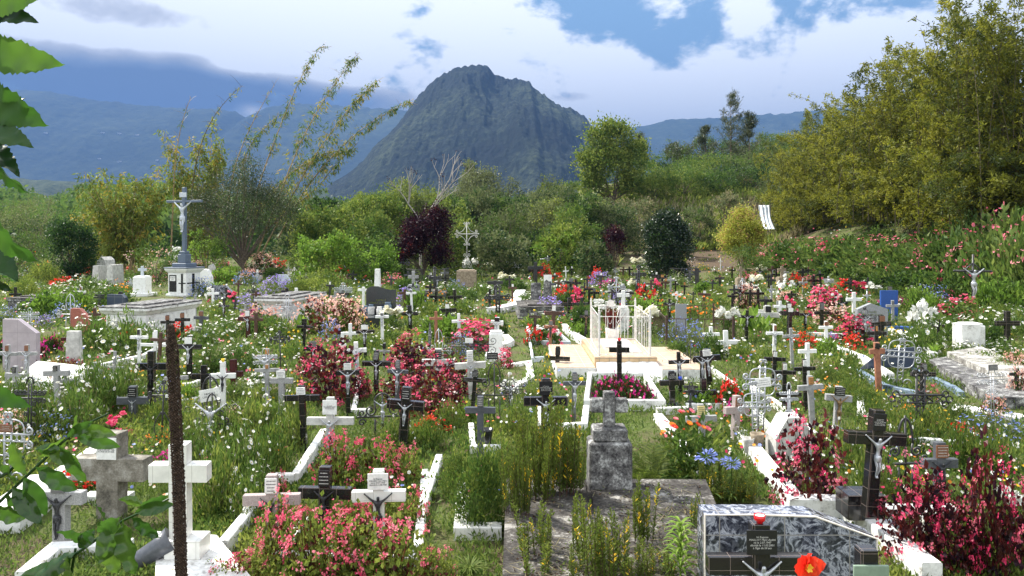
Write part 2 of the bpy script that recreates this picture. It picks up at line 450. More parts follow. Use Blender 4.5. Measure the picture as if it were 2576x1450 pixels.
class MB:
    """collects faces of one part"""
    def __init__(self):
        self.v = []
        self.f = []

    def add(self, vs, fs, M=None):
        b = len(self.v)
        if M is not None:
            vs = [M @ Vector(p) for p in vs]
        self.v += [tuple(p) for p in vs]
        self.f += [tuple(i + b for i in q) for q in fs]

    def box(self, x0, x1, y0, y1, z0, z1, c=0.004, M=None):
        c = min(c, abs(x1 - x0) / 3, abs(y1 - y0) / 3, abs(z1 - z0) / 3)
        vs, idx = [], {}
        lim = ((x0, x1), (y0, y1), (z0, z1))
        for sx in (0, 1):
            for sy in (0, 1):
                for sz in (0, 1):
                    s = (sx, sy, sz)
                    for ax in range(3):
                        p = []
                        for k in range(3):
                            q = lim[k][s[k]]
                            if k != ax:
                                q += c if s[k] == 0 else -c
                            p.append(q)
                        idx[(s, ax)] = len(vs)
                        vs.append(p)
        fs = []
        for ax in range(3):
            a, b = (ax + 1) % 3, (ax + 2) % 3
            for s in (0, 1):
                q = []
                for (i, j) in ((0, 0), (1, 0), (1, 1), (0, 1)):
                    t = [0, 0, 0]
                    t[ax] = s
                    t[a] = i
                    t[b] = j
                    q.append(idx[(tuple(t), ax)])
                fs.append(q if s else q[::-1])
        for ax in range(3):      # edge chamfers along axis ax
            a, b = (ax + 1) % 3, (ax + 2) % 3
            for i in (0, 1):
                for j in (0, 1):
                    t0, t1 = [0, 0, 0], [0, 0, 0]
                    t0[a] = t1[a] = i
                    t0[b] = t1[b] = j
                    t1[ax] = 1
                    t0, t1 = tuple(t0), tuple(t1)
                    q = [idx[(t0, a)], idx[(t1, a)], idx[(t1, b)], idx[(t0, b)]]
                    fs.append(q if (i ^ j) == 1 else q[::-1])
        for i in (0, 1):
            for j in (0, 1):
                for k in (0, 1):
                    s = (i, j, k)
                    q = [idx[(s, 0)], idx[(s, 1)], idx[(s, 2)]]
                    fs.append(q if (i + j + k) % 2 == 1 else q[::-1])
        self.add(vs, fs, M)

    def prism(self, pts, y0, y1, M=None, axis='y'):
        """outline in x,z extruded along y (counter clockwise seen from -y)"""
        n = len(pts)
        if axis == 'y':
            vs = [(p[0], y0, p[1]) for p in pts] + [(p[0], y1, p[1]) for p in pts]
        else:
            vs = [(p[0], p[1], y0) for p in pts] + [(p[0], p[1], y1) for p in pts]
        fs = [list(range(n)), list(range(2 * n - 1, n - 1, -1))]
        fs += [[i, i + n, (i + 1) % n + n, (i + 1) % n] for i in range(n)]
        if axis != 'y':
            fs = [f[::-1] for f in fs]
        self.add(vs, fs, M)

    def tube(self, pts, r, seg=6, closed=False, M=None):
        pts = [Vector(p) for p in pts]
        n = len(pts)
        rs = r if isinstance(r, (list, tuple)) else [r] * n
        vs = []
        up = Vector((0, 1, 0))
        for i, p in enumerate(pts):
            a = pts[i - 1] if i > 0 else (pts[-1] if closed else p)
            b = pts[(i + 1) % n] if (i < n - 1 or closed) else p
            d = b - a
            if d.length < 1e-9:
                d = Vector((0, 0, 1))
            d.normalize()
            s = d.cross(up)
            if s.length < 0.05:
                s = d.cross(Vector((1, 0, 0)))
            s.normalize()
            t = s.cross(d)
            for k in range(seg):
                a_ = 2 * PI * k / seg
                vs.append(p + (s * math.cos(a_) + t * math.sin(a_)) * rs[i])
        fs = []
        for i in range(n if closed else n - 1):
            j = (i + 1) % n
            for k in range(seg):
                l = (k + 1) % seg
                fs.append([i * seg + k, i * seg + l, j * seg + l, j * seg + k])
        if not closed:
            fs.append(list(range(seg))[::-1])
            fs.append([(n - 1) * seg + k for k in range(seg)])
        self.add(vs, fs, M)

    def lathe(self, prof, seg=16, M=None, cap=True):
        vs, fs = [], []
        n = len(prof)
        for r, z in prof:
            for k in range(seg):
                a = 2 * PI * k / seg
                vs.append((r * math.cos(a), r * math.sin(a), z))
        for i in range(n - 1):
            for k in range(seg):
                l = (k + 1) % seg
                fs.append([i * seg + k, i * seg + l, (i + 1) * seg + l, (i + 1) * seg + k])
        if cap:
            fs.append(list(range(seg))[::-1])
            fs.append([(n - 1) * seg + k for k in range(seg)])
        self.add(vs, fs, M)

    def mesh(self, name, mat=None, smooth=False):
        me = bpy.data.meshes.new(name)
        me.from_pydata(self.v, [], self.f)
        if mat is not None:
            me.materials.append(mat)
        if smooth:
            me.shade_smooth()
        return me

    def build(self, name, mat, parent=None, smooth=False, loc=None):
        return obj(name, self.mesh(name, mat, smooth), parent, None, loc)


def quadmesh(name, Q, mats, mi=None, rnd=None, smooth=False):
    """Q (N,4,3) -> mesh with 'rnd' face attribute"""
    N = len(Q)
    me = bpy.data.meshes.new(name)
    me.vertices.add(N * 4)
    me.vertices.foreach_set('co', np.ascontiguousarray(Q, dtype=np.float32).ravel())
    me.loops.add(N * 4)
    me.loops.foreach_set('vertex_index', np.arange(N * 4, dtype=np.int32))
    me.polygons.add(N)
    me.polygons.foreach_set('loop_start', np.arange(0, N * 4, 4, dtype=np.int32))
    if mi is not None:
        me.polygons.foreach_set('material_index', np.asarray(mi, dtype=np.int32))
    if rnd is None:
        rnd = np.random.RandomState(1).rand(N)
    at = me.attributes.new('rnd', 'FLOAT', 'FACE')
    at.data.foreach_set('value', np.asarray(rnd, dtype=np.float32))
    me.update(calc_edges=True)
    for m in mats:
        me.materials.append(m)
    return me


def unit(a):
    return a / np.maximum(np.linalg.norm(a, axis=-1, keepdims=True), 1e-9)


class Leaves:
    """arrays of quads for foliage, petals and thin stems of one mesh"""
    def __init__(self, seed):
        self.R = np.random.RandomState(seed)
        self.q, self.m, self.r = [], [], []

    def put(self, Q, mi=0, rnd=None):
        n = len(Q)
        self.q.append(Q)
        self.m.append(np.full(n, mi))
        self.r.append(self.R.rand(n) if rnd is None else rnd)

    def leaves(self, P, D, L, W, mi=0, fold=False, N=None, wide=0.45, rnd=None):
        n = len(P)
        if n == 0:
            return
        D = unit(D)
        L = np.broadcast_to(np.asarray(L, float).reshape(-1, 1), (n, 1)) * (0.7 + 0.6 * self.R.rand(n, 1))
        W = np.broadcast_to(np.asarray(W, float).reshape(-1, 1), (n, 1)) * (0.75 + 0.5 * self.R.rand(n, 1))
        ref = N if N is not None else self.R.randn(n, 3)
        S = unit(np.cross(D, ref))
        U = np.cross(S, D)
        b = P
        t = P + D * L
        mid = P + D * L * wide
        l = mid + S * W * 0.5
        r = mid - S * W * 0.5
        if rnd is None:
            rnd = self.R.rand(n)
        if fold:
            m_ = mid - U * W * 0.22
            t = t - U * L * 0.12
            self.put(np.stack([b, m_, t, l], 1), mi, rnd)
            self.put(np.stack([b, r, t, m_], 1), mi, rnd)
        else:
            self.put(np.stack([b, r, t, l], 1), mi, rnd)

    def blossoms(self, C, N, rad, petals=5, mi=0, cup=0.3, eye=None, width=0.9, rnd=None):
        """flowers with petals round the centre C facing N"""
        n = len(C)
        if n == 0:
            return
        N = unit(N)
        ref = unit(np.cross(N, self.R.randn(n, 3)))
        V = np.cross(N, ref)
        rad = np.broadcast_to(np.asarray(rad, float).reshape(-1, 1), (n, 1)) * (0.8 + 0.4 * self.R.rand(n, 1))
        rr = self.R.rand(n) if rnd is None else rnd
        for k in range(petals):
            a = 2 * PI * k / petals
            d = ref * math.cos(a) + V * math.sin(a)
            s = -ref * math.sin(a) + V * math.cos(a)
            tip = C + d * rad + N * rad * cup
            mid = C + d * rad * 0.6 + N * rad * cup * 0.35
            w = rad * width * math.sin(PI / petals) * 0.95
            self.put(np.stack([C, mid - s * w, tip, mid + s * w], 1), mi, np.clip(rr + self.R.randn(n) * 0.08, 0, 1))
        if eye is not None:
            e = rad * 0.26
            up = N * rad * 0.10
            self.put(np.stack([C + ref * e + up, C + V * e + up, C - ref * e + up, C - V * e + up], 1), eye)
            self.put(np.stack([C + (ref + V) * e * 0.7 + up * 1.1, C + (V - ref) * e * 0.7 + up * 1.1, C - (ref + V) * e * 0.7 + up * 1.1, C + (ref - V) * e * 0.7 + up * 1.1], 1), eye)

    def stems(self, A, B, w, mi=0):
        n = len(A)
        if n == 0:
            return
        D = unit(B - A)
        S = unit(np.cross(D, self.R.randn(n, 3)))
        T_ = np.cross(D, S)
        w = np.broadcast_to(np.asarray(w, float).reshape(-1, 1), (n, 1))
        for s in (S, T_):
            self.put(np.stack([A - s * w, A + s * w, B + s * w * 0.6, B - s * w * 0.6], 1), mi)

    def mesh(self, name, mats):
        Q = np.concatenate(self.q)
        return quadmesh(name, Q, mats, np.concatenate(self.m), np.concatenate(self.r))


def G(px, py, z=0.0):
    Y = F * (H - z) / (py - HY)
    return Vector(((px - CX) / F * Y, Y, z))


def at(px, py, Y):
    return Vector(((px - CX) / F * Y, Y, H + (HY - py) / F * Y))


# ================================================================== ground and far land
def sm(t):
    t = np.clip(t, 0, 1)
    return t * t * (3 - 2 * t)


def vnoise(x, y, seed=0):
    x = np.asarray(x, float)
    y = np.asarray(y, float)
    R = np.random.RandomState(seed)
    tab = R.rand(256, 256)
    xi, yi = np.floor(x).astype(int), np.floor(y).astype(int)
    fx, fy = x - xi, y - yi
    fx, fy = fx * fx * (3 - 2 * fx), fy * fy * (3 - 2 * fy)
    a = tab[xi & 255, yi & 255]
    b = tab[(xi + 1) & 255, yi & 255]
    c = tab[xi & 255, (yi + 1) & 255]
    d = tab[(xi + 1) & 255, (yi + 1) & 255]
    return (a * (1 - fx) + b * fx) * (1 - fy) + (c * (1 - fx) + d * fx) * fy


def fbm(x, y, seed=0, o=4):
    s, a, t = 0, 0.5, 0
    for k in range(o):
        s = s + a * vnoise(x * 2 ** k, y * 2 ** k, seed + k)
        t += a
        a *= 0.5
    return s / t


def TH(X, Y):
    X = np.asarray(X, float)
    Y = np.asarray(Y, float)
    z = 0.10 * (fbm(X * 0.35, Y * 0.35, 3, 3) - 0.5) * sm((Y - 4) / 8)
    z = z + 4.2 * sm((X - 17.5 - 0.03 * Y) / 9.0) * (1 + 0.3 * (fbm(X * 0.3, Y * 0.3, 9) - 0.5)) * (1 - sm((Y - 60) / 22))
    z = z + 1.0 * sm((Y - 63) / 10) * sm((X + 3) / 10)
    hill = 10.2 * sm((Y - 70) / 42) * sm((X - 2) / 16)
    hill = hill * (1 + 0.25 * (fbm(X * 0.12, Y * 0.12, 5) - 0.5))
    z = z + hill + 3 * sm((Y - 110) / 50) * sm((X - 2) / 16)
    z = z - 0.0001 * np.clip(Y - 170, 0, 500) ** 2 * 3 * sm((Y - 170) / 60)
    z = z - sm((8 - X) / 30) * np.clip(Y - 85, 0, 400) * 0.11
    z = z + 0.7 * sm((Y - 62) / 4) * sm((-X + 2) / 4) * (1 - sm((Y - 75) / 20))
    return np.maximum(z, -55)


def TZ(x, y):
    return float(TH(x, y))


def sinhs(lo, hi, n, k):
    u = np.linspace(math.asinh(lo / k), math.asinh(hi / k), n)
    return np.sinh(u) * k


def gridmesh(name, X, Y, Z, mat):
    ny, nx = X.shape
    me = bpy.data.meshes.new(name)
    V = np.stack([X, Y, Z], -1).reshape(-1, 3)
    me.vertices.add(len(V))
    me.vertices.foreach_set('co', V.astype(np.float32).ravel())
    i = np.arange(ny - 1)[:, None] * nx + np.arange(nx - 1)[None]
    q = np.stack([i, i + 1, i + nx + 1, i + nx], -1).reshape(-1, 4)
    me.loops.add(q.size)
    me.loops.foreach_set('vertex_index', q.ravel().astype(np.int32))
    me.polygons.add(len(q))
    me.polygons.foreach_set('loop_start', np.arange(0, q.size, 4, dtype=np.int32))
    me.update(calc_edges=True)
    me.materials.append(mat)
    me.shade_smooth()
    return me


def ground_mat():
    m, T, b, out = principled('ground_soil_and_grass', 0.95, 0.15)
    pos = T.n('ShaderNodeNewGeometry').outputs['Position']
    a = T.n('ShaderNodeTexNoise', i_Scale=1.3, i_Detail=6.0, i_Roughness=0.65)
    f = T.n('ShaderNodeTexNoise', i_Scale=28.0, i_Detail=5.0, i_Roughness=0.7)
    T.l(pos, a.inputs['Vector'])
    T.l(pos, f.inputs['Vector'])
    grass = T.ramp(f.outputs[0], [(0.3, (0.045, 0.065, 0.016)), (0.55, (0.10, 0.135, 0.034)), (0.75, (0.17, 0.185, 0.06))])
    soil = T.ramp(f.outputs[0], [(0.3, (0.05, 0.035, 0.024)), (0.6, (0.13, 0.095, 0.062)), (0.75, (0.24, 0.19, 0.13))])
    v = T.m('ADD', T.m('MULTIPLY', T.m('SUBTRACT', a.outputs[0], 0.5), 4.0), 0.62)
    # bare ploughed earth at the foot of the hill
    sp = T.n('ShaderNodeSeparateXYZ')
    T.l(pos, sp.inputs[0])
    dx = T.m('DIVIDE', T.m('SUBTRACT', sp.outputs[0], 19.5), 6.5)
    dy = T.m('DIVIDE', T.m('SUBTRACT', sp.outputs[1], 70.0), 6.0)
    d = T.m('ADD', T.m('MULTIPLY', dx, dx), T.m('MULTIPLY', dy, dy))
    bare = T.m('MULTIPLY', T.m('EXPONENT', T.m('MULTIPLY', d, -1.0)), 2.2)
    v = T.m('SUBTRACT', v, bare)
    cl = T.m('ADD', v, 0.0, clamp=True)
    c = T.mix(cl, soil, grass)
    T.l(c, b.inputs['Base Color'])
    bump(T, b, f.outputs[0], 0.8, 0.04)
    return m


def build_ground():
    xs = sinhs(-9000, 9000, 300, 14)
    ys = sinhs(-60, 11500, 300, 22)
    X, Y = np.meshgrid(xs, ys)
    Z = TH(X, Y)
    Z = Z + np.where(Y > 200, 12 * (fbm(X / 90, Y / 90, 4) - 0.5) * sm((Y - 200) / 300), 0)
    prop(obj('ground', gridmesh('ground', X, Y, Z, ground_mat())), kind='structure')


def forest_mat(name, lo, mid, hi, scale, bumpd):
    m, T, b, out = principled(name, 0.95, 0.1)
    pos = T.n('ShaderNodeNewGeometry').outputs['Position']
    n = T.n('ShaderNodeTexNoise', i_Scale=scale, i_Detail=8.0, i_Roughness=0.7)
    T.l(pos, n.inputs['Vector'])
    n2 = T.n('ShaderNodeTexNoise', i_Scale=scale * 0.08, i_Detail=5.0)
    T.l(pos, n2.inputs['Vector'])
    v = T.m('ADD', T.m('MULTIPLY', n.outputs[0], 0.55), T.m('MULTIPLY', n2.outputs[0], 0.45))
    T.l(T.ramp(v, [(0.36, lo), (0.5, mid), (0.64, hi)]), b.inputs['Base Color'])
    bump(T, b, n.outputs[0], 1.0, bumpd)
    return m


def ridge_mesh(name, prof, D, depth, mat, nx=420, nt=110, amp=0.16, freq=16, seed=1, base=-70, power=1.15, rough=0.012):
    """mountain whose skyline follows prof = [(px, py)], crest at distance D"""
    px = np.linspace(prof[0][0], prof[-1][0], nx)
    py = np.interp(px, [p[0] for p in prof], [p[1] for p in prof])
    cx = (px - CX) / F * D
    h = H + (HY - py) / F * D - base
    h = h * (1 + 0.010 * (fbm(px / 9.0, px * 0, seed + 7, 4) - 0.5) * 2)
    t = np.linspace(-1, 1, nt)
    T_, Xc = np.meshgrid(t, cx, indexing='ij')
    Hc = np.broadcast_to(h, T_.shape)
    U = np.broadcast_to(np.linspace(0, 1, nx), T_.shape)
    at_ = np.abs(T_)
    w = 1 - at_ ** power
    rid = 0
    for k, (fr, am) in enumerate(((1, 0.6), (2.3, 0.3), (5.1, 0.14))):
        nn = vnoise(U * freq * fr * (1 - 0.25 * at_) + 0.6 * vnoise(U * 9, at_ * 3, seed + 20), at_ * 1.6 * fr, seed + k * 3)
        rid = rid + (1 - np.abs(nn * 2 - 1)) * am
    env = np.clip(at_ * 4, 0, 1) * (1 - at_) ** 0.5
    Z = Hc * w + Hc * amp * (rid - 0.62) * env * 1.2
    Z = Z + Hc * rough * (fbm(U * 120, T_ * 40, seed + 30, 3) - 0.5) * 2
    Yc = D + T_ * depth * (0.75 + 0.5 * vnoise(U * 6, T_ * 0 + 1.3, seed + 11))
    return prop(obj(name, gridmesh(name, Xc, Yc, Z + base, mat)), kind='structure')


def build_far():
    mm = forest_mat('mountain_forest', (0.008, 0.012, 0.010), (0.017, 0.026, 0.018), (0.070, 0.088, 0.048), 0.05, 22)
    piton = [(640, 640), (760, 560), (830, 515), (862, 455), (900, 425), (940, 388), (985, 338), (1020, 288), (1042, 254), (1060, 234), (1090, 205), (1118, 184), (1150, 168), (1190, 162), (1228, 170), (1250, 190),
             (1275, 197), (1312, 200), (1330, 206), (1345, 227), (1385, 252), (1410, 266), (1440, 272), (1464, 290), (1480, 305), (1490, 330), (1500, 372), (1530, 440), (1590, 500), (1700, 600)]
    ridge_mesh('mountain', piton, 2600, 1150, mm, nx=700, nt=200, amp=0.19, freq=10, seed=4, rough=0.013)
    fm = forest_mat('far_range_forest', (0.022, 0.036, 0.022), (0.045, 0.065, 0.035), (0.10, 0.125, 0.06), 0.012, 40)
    rng = [(-700, 230), (-300, 228), (0, 224), (120, 232), (240, 250), (350, 262), (450, 272), (560, 276), (596, 280), (615, 292), (632, 306), (640, 300), (652, 284), (676, 268), (760, 262), (860, 265), (1040, 280),
           (1300, 320), (1500, 330), (1610, 318), (1700, 300), (1800, 296), (1900, 290), (2000, 280), (2300, 260), (2900, 240), (3300, 260)]
    ridge_mesh('far_range', rng, 7200, 3000, fm, nx=520, nt=80, amp=0.12, freq=34, seed=9, base=-60)
    low = [(-600, 452), (-200, 440), (0, 446), (120, 452), (260, 462), (420, 470), (600, 468), (820, 474), (900, 470), (1200, 500), (1500, 520)]
    lm = forest_mat('foothill_forest', (0.025, 0.040, 0.018), (0.055, 0.075, 0.03), (0.12, 0.14, 0.06), 0.05, 20)
    ridge_mesh('foothills', low, 2300, 900, lm, nx=300, nt=60, amp=0.2, freq=20, seed=15)
    # pale houses scattered over the far slope
    R = random.Random(5)
    spots = [(258, 335, 'second from left in the upper string'), (300, 337, 'in the middle of the upper string'), (345, 341, 'right part of the upper string'), (430, 344, 'rightmost before the bamboo plume'), (115, 336, 'leftmost in the upper string'),
             (480, 368, 'alone just left of the bamboo plume'), (395, 404, 'lower on the slope left of the bamboo'), (250, 401, 'leftmost of the two lowest'), (300, 408, 'rightmost of the two lowest')]
    wm = flat('distant_house_wall', (0.55, 0.55, 0.55), 0.8)
    bpy.context.view_layer.update()
    dg = bpy.context.evaluated_depsgraph_get()
    for i, (px, py, lab) in enumerate(spots):
        d = (at(px, py, 1000.0) - Vector((0, 0, H))).normalized()
        hit, p, _n, _i, _o, _m = SC.ray_cast(dg, Vector((0, 0, H)) + d * 200, d)
        if not hit:
            continue
        t = empty('house', p)
        mb = MB()
        w, dd, hh = R.uniform(8, 16), 7, 5
        mb.box(-w, w, -dd, dd, -8, hh, 0.1)
        mb.build('wall', wm, t)
        mb = MB()
        mb.prism([(-w - 1, hh + .01), (w + 1, hh + .01), (w * 0.6, hh + 4), (-w * 0.6, hh + 4)], -dd - 1, dd + 1)
        mb.build('roof', wm, t)
        prop(t, 'tiny pale house on the far blue slope, %s' % lab, 'house', 'distant houses on the mountain slope')


def build_haze():
    mb = MB()
    mb.box(-11000, 11000, -120, 11000, -72, 1700, 1)
    m = bpy.data.materials.new('haze')
    m.use_nodes = True
    T = NT(m.node_tree)
    out = T.n('ShaderNodeOutputMaterial')
    v = T.n('ShaderNodeVolumePrincipled')
    v.inputs['Color'].default_value = HAZE_COL
    v.inputs['Density'].default_value = HAZE_D
    v.inputs['Anisotropy'].default_value = 0.0
    T.l(v.outputs[0], out.inputs['Volume'])
    prop(mb.build('haze', m), kind='stuff')


HAZE_COL = (0.098, 0.195, 0.43, 1)
HAZE_D = 0.00017


# ================================================================== trees
def crown(seed, blobs, n, Lf, Wf, mats, clr=0.35, per=14, up=0.2, fold=False, droop=0.0, shell=0.55, mi2=None, mi2p=0.1):
    lv = Leaves(seed)
    R = lv.R
    vol = np.array([b[3] * b[5] for b in blobs], float)
    nc = max(8, int(n / per))
    which = R.choice(len(blobs), nc, p=vol / vol.sum())
    B = np.array(blobs)[which]
    d = unit(R.randn(nc, 3))
    d[:, 2] = np.where(d[:, 2] < -0.45, -d[:, 2], d[:, 2])
    rad = (shell + (1 - shell) * R.rand(nc) ** 0.6)
    rad = rad * (0.85 + 0.35 * R.rand(nc))
    C = B[:, :3] + d * B[:, 3:6] * rad[:, None]
    cs = 0.5 + R.rand(nc)
    P = np.repeat(C, per, 0) + R.randn(nc * per, 3) * clr * np.repeat(cs, per)[:, None]
    out = np.repeat(d, per, 0)
    D = out * 0.7 + R.randn(nc * per, 3) * 0.65
    D[:, 2] += up - droop
    mi = 0
    rc = np.repeat(R.rand(nc), per) * 0.5 + R.rand(nc * per) * 0.5
    k = len(P)
    if mi2 is not None:
        s = np.repeat(R.rand(nc) < mi2p, per) & (R.rand(k) < 0.8)
        lv.leaves(P[s], D[s], Lf, Wf, mi=1, fold=fold, rnd=rc[s])
        P, D, rc = P[~s], D[~s], rc[~s]
    lv.leaves(P, D, Lf, Wf, mi=0, fold=fold, rnd=rc)
    return lv, C


def limbs(seed, base, C, r0, n=14, mat=None, fork=0.3):
    """tapered trunk with limbs reaching into the clumps C"""
    R = random.Random(seed)
    mb = MB()
    C = [Vector(c) for c in C]
    top = sum(C, Vector()) / len(C)
    f = Vector(base).lerp(top, fork)
    f.x = base[0] + (f.x - base[0]) * 0.3
    mb.tube([base, Vector(base).lerp(f, 0.5) + Vector((R.uniform(-.1, .1) * r0 * 4, 0, 0)), f], [r0, r0 * 0.8, r0 * 0.65], 7)
    for c in R.sample(C, min(n, len(C))):
        a = Vector(base).lerp(f, R.uniform(0.5, 1.0))
        m1 = a.lerp(c, 0.45) + Vector((R.uniform(-1, 1), R.uniform(-1, 1), R.uniform(0, 1))) * r0 * 3
        mb.tube([a, m1, c], [r0 * 0.5, r0 * 0.3, r0 * 0.10], 5)
    return mb


def tree(name, label, cat, px, top, base, wid, Y, lm, Lf=0.16, Wf=0.09, n=None, blobs=None, seed=0, group=None, trunk='bark', r0=None, crown_lo=0.15, leg=14, **kw):
    """tree that spans wid pixels and stands at distance Y between the rows base and top of the photograph"""
    x = (px - CX) / F * Y
    z0 = TZ(x, Y)
    zt = H + (HY - top) / F * Y
    hh = zt - z0
    w = wid / F * Y / 2
    R = random.Random(seed * 7 + 3)
    if blobs is None:
        lo = hh * crown_lo
        blobs = [(0, 0, (lo + hh) / 2, w * 0.80, w * 0.72, (hh - lo) / 2 * 0.86)]
        if crown_lo < .03:
            blobs += [(-w * .35, 0, hh * .12, w * .65, w * .6, hh * .2), (w * .35, 0, hh * .12, w * .65, w * .6, hh * .2)]
        for k in range(7):
            a = R.uniform(0, 2 * PI)
            zz = R.uniform(0.25, 0.88)
            rr = w * 0.62 * math.sqrt(max(0.1, 1 - (zz * 1.6 - 0.8) ** 2))
            s = R.uniform(0.28, 0.5)
            blobs.append((math.cos(a) * rr, math.sin(a) * rr, lo + (hh - lo) * zz, w * s, w * s, min(w * s, (hh - lo) * 0.3)))
    else:
        blobs = [(b[0] * w, b[1] * w, b[2] * hh, b[3] * w, b[4] * w, b[5] * hh) for b in blobs]
    if n is None:
        n = int(wid * (min(base, 700) - top) / 4.2)
    mats = [MAT[k] for k in (lm if isinstance(lm, tuple) else (lm,))]
    kw.setdefault('clr', max(.16, w * 0.075))
    kw.setdefault('per', 26)
    if len(mats) > 1:
        kw.setdefault('mi2', 1)
    lv, C = crown(seed, blobs, n, Lf, Wf, mats, **kw)
    t = empty(name, (x, Y, z0))
    prop(t, label, cat, group)
    obj('crown', lv.mesh('crown', mats), t)
    r0 = r0 or max(0.05, hh * 0.022)
    limbs(seed, (0, 0, -0.15), C, r0, leg).build('trunk', MAT[trunk], t)
    return t


def culm_pts(pts2d, Y, dy=0.0, sub=14):
    P = [at(px, py, Y + dy * i / max(1, len(pts2d) - 1)) for i, (px, py) in enumerate(pts2d)]
    # Catmull-Rom through the points
    Q = [P[0]] + P + [P[-1]]
    out = []
    per = max(2, sub // (len(P) - 1))
    for i in range(1, len(Q) - 2):
        for k in range(per):
            t = k / per
            a, b, c, d = Q[i - 1], Q[i], Q[i + 1], Q[i + 2]
            out.append(0.5 * ((2 * b) + (c - a) * t + (2 * a - 5 * b + 4 * c - d) * t * t + (3 * b - a - 3 * c + d) * t ** 3))
    out.append(P[-1])
    # even spacing along the cane
    A = np.array([list(p) for p in out])
    s_ = np.concatenate([[0], np.cumsum(np.linalg.norm(np.diff(A, axis=0), axis=1))])
    u = np.linspace(0, s_[-1], sub + 6)
    return [Vector([float(np.interp(q, s_, A[:, k])) for k in range(3)]) for q in u]


def tufts(lv, path, n, t0, t1, spread, Lf, Wf, per=7, droop=0.9, mi=0, mi2=None, mi2p=0.3, prof=None):
    R = lv.R
    A = np.array([list(p) for p in path])
    t = t0 + (t1 - t0) * R.rand(n)
    u = t * (len(A) - 1)
    i = np.minimum(u.astype(int), len(A) - 2)
    fr = (u - i)[:, None]
    C = A[i] * (1 - fr) + A[i + 1] * fr
    w = spread * (np.ones(n) if prof is None else np.interp(t, [p[0] for p in prof], [p[1] for p in prof]))
    d = unit(R.randn(n, 3) * np.array([1, 1, 0.6]))
    C = C + d * (w * R.rand(n) ** 0.7)[:, None]
    C[:, 2] -= w * 0.15
    P = np.repeat(C, per, 0) + R.randn(n * per, 3) * Lf * 0.35
    D = np.repeat(d, per, 0) * 0.6 + R.randn(n * per, 3) * 0.45
    D[:, 2] -= droop
    r = np.repeat(R.rand(n), per) * 0.6 + R.rand(n * per) * 0.4
    if mi2 is not None:
        s = np.repeat(R.rand(n) < mi2p, per)
        lv.leaves(P[s], D[s], Lf, Wf, mi=mi2, rnd=r[s])
        P, D, r = P[~s], D[~s], r[~s]
    lv.leaves(P, D, Lf, Wf, mi=mi, rnd=r)


def build_drooping_bamboo():
    Y = 56
    culms = [  # points from the foot to the tip, leaf count, first leafy share, spread
        ([(600, 655), (650, 470), (700, 330), (755, 200), (790, 140), (815, 112), (835, 118)], 150, 0.45, 0.35),
        ([(640, 655), (700, 500), (760, 350), (830, 230), (880, 160), (905, 132)], 260, 0.35, 0.75),
        ([(650, 655), (720, 520), (800, 380), (870, 285), (925, 225), (955, 200)], 420, 0.25, 1.0),
        ([(700, 600), (760, 490), (830, 400), (910, 325), (985, 278), (1040, 250)], 230, 0.30, 0.45),
        ([(560, 655), (590, 520), (610, 420), (640, 350), (700, 290)], 260, 0.1, 0.7),
        ([(600, 655), (640, 560), (700, 470), (780, 400), (850, 380), (885, 385)], 330, 0.3, 0.9),
        ([(540, 655), (570, 540), (590, 420), (640, 300), (690, 215)], 30, 0.4, 0.2),
        ([(430, 640), (435, 520), (440, 420), (455, 320), (480, 245)], 12, 0.3, 0.15),
        ([(470, 640), (480, 500), (500, 380), (540, 290), (590, 232), (610, 215)], 25, 0.3, 0.2),
        ([(620, 655), (690, 560), (790, 480), (840, 420), (900, 360)], 160, 0.3, 0.6),
    ]
    t = empty('bamboo_clump', at(620, 655, Y))
    t.location.z = 0
    prop(t, 'leaning bamboo with long arching canes and yellowing leaf tufts over the olive bush', 'bamboo')
    o = t.location.copy()
    R = random.Random(2)
    lv = Leaves(11)
    for pts, n, t0, sp in culms:
        path = [p - o for p in culm_pts(pts, Y + R.uniform(-1.5, 1.5), R.uniform(-2, 2))]
        mb = MB()
        k = len(path)
        mb.tube(path, [0.062 * (1 - 0.86 * i / (k - 1)) + 0.006 for i in range(k)], 6)
        for i in range(2, k - 1):      # node side twigs
            for _ in range(2):
                a = path[i].lerp(path[i + 1], R.random())
                d = Vector((R.uniform(-1, 1), R.uniform(-1, 1), R.uniform(-0.2, 1.0))) * R.uniform(0.4, 1.0)
                mb.tube([a, a + d * 0.6, a + d + Vector((0, 0, -0.1))], [0.014, 0.010, 0.004], 3)
        mb.build('cane', MAT['culm' if R.random() < 0.75 else 'culmd'], t)
        tufts(lv, path, int(n * .62), t0, 0.98, sp, 0.34, 0.065, 6, 0.8, 0, 1, 0.45, prof=[(0, 0.4), (0.3, 1.1), (0.6, 0.9), (0.8, 0.5), (1, 0.15)])
    obj('foliage', lv.mesh('foliage', [MAT['green'], MAT['autumn']]), t)


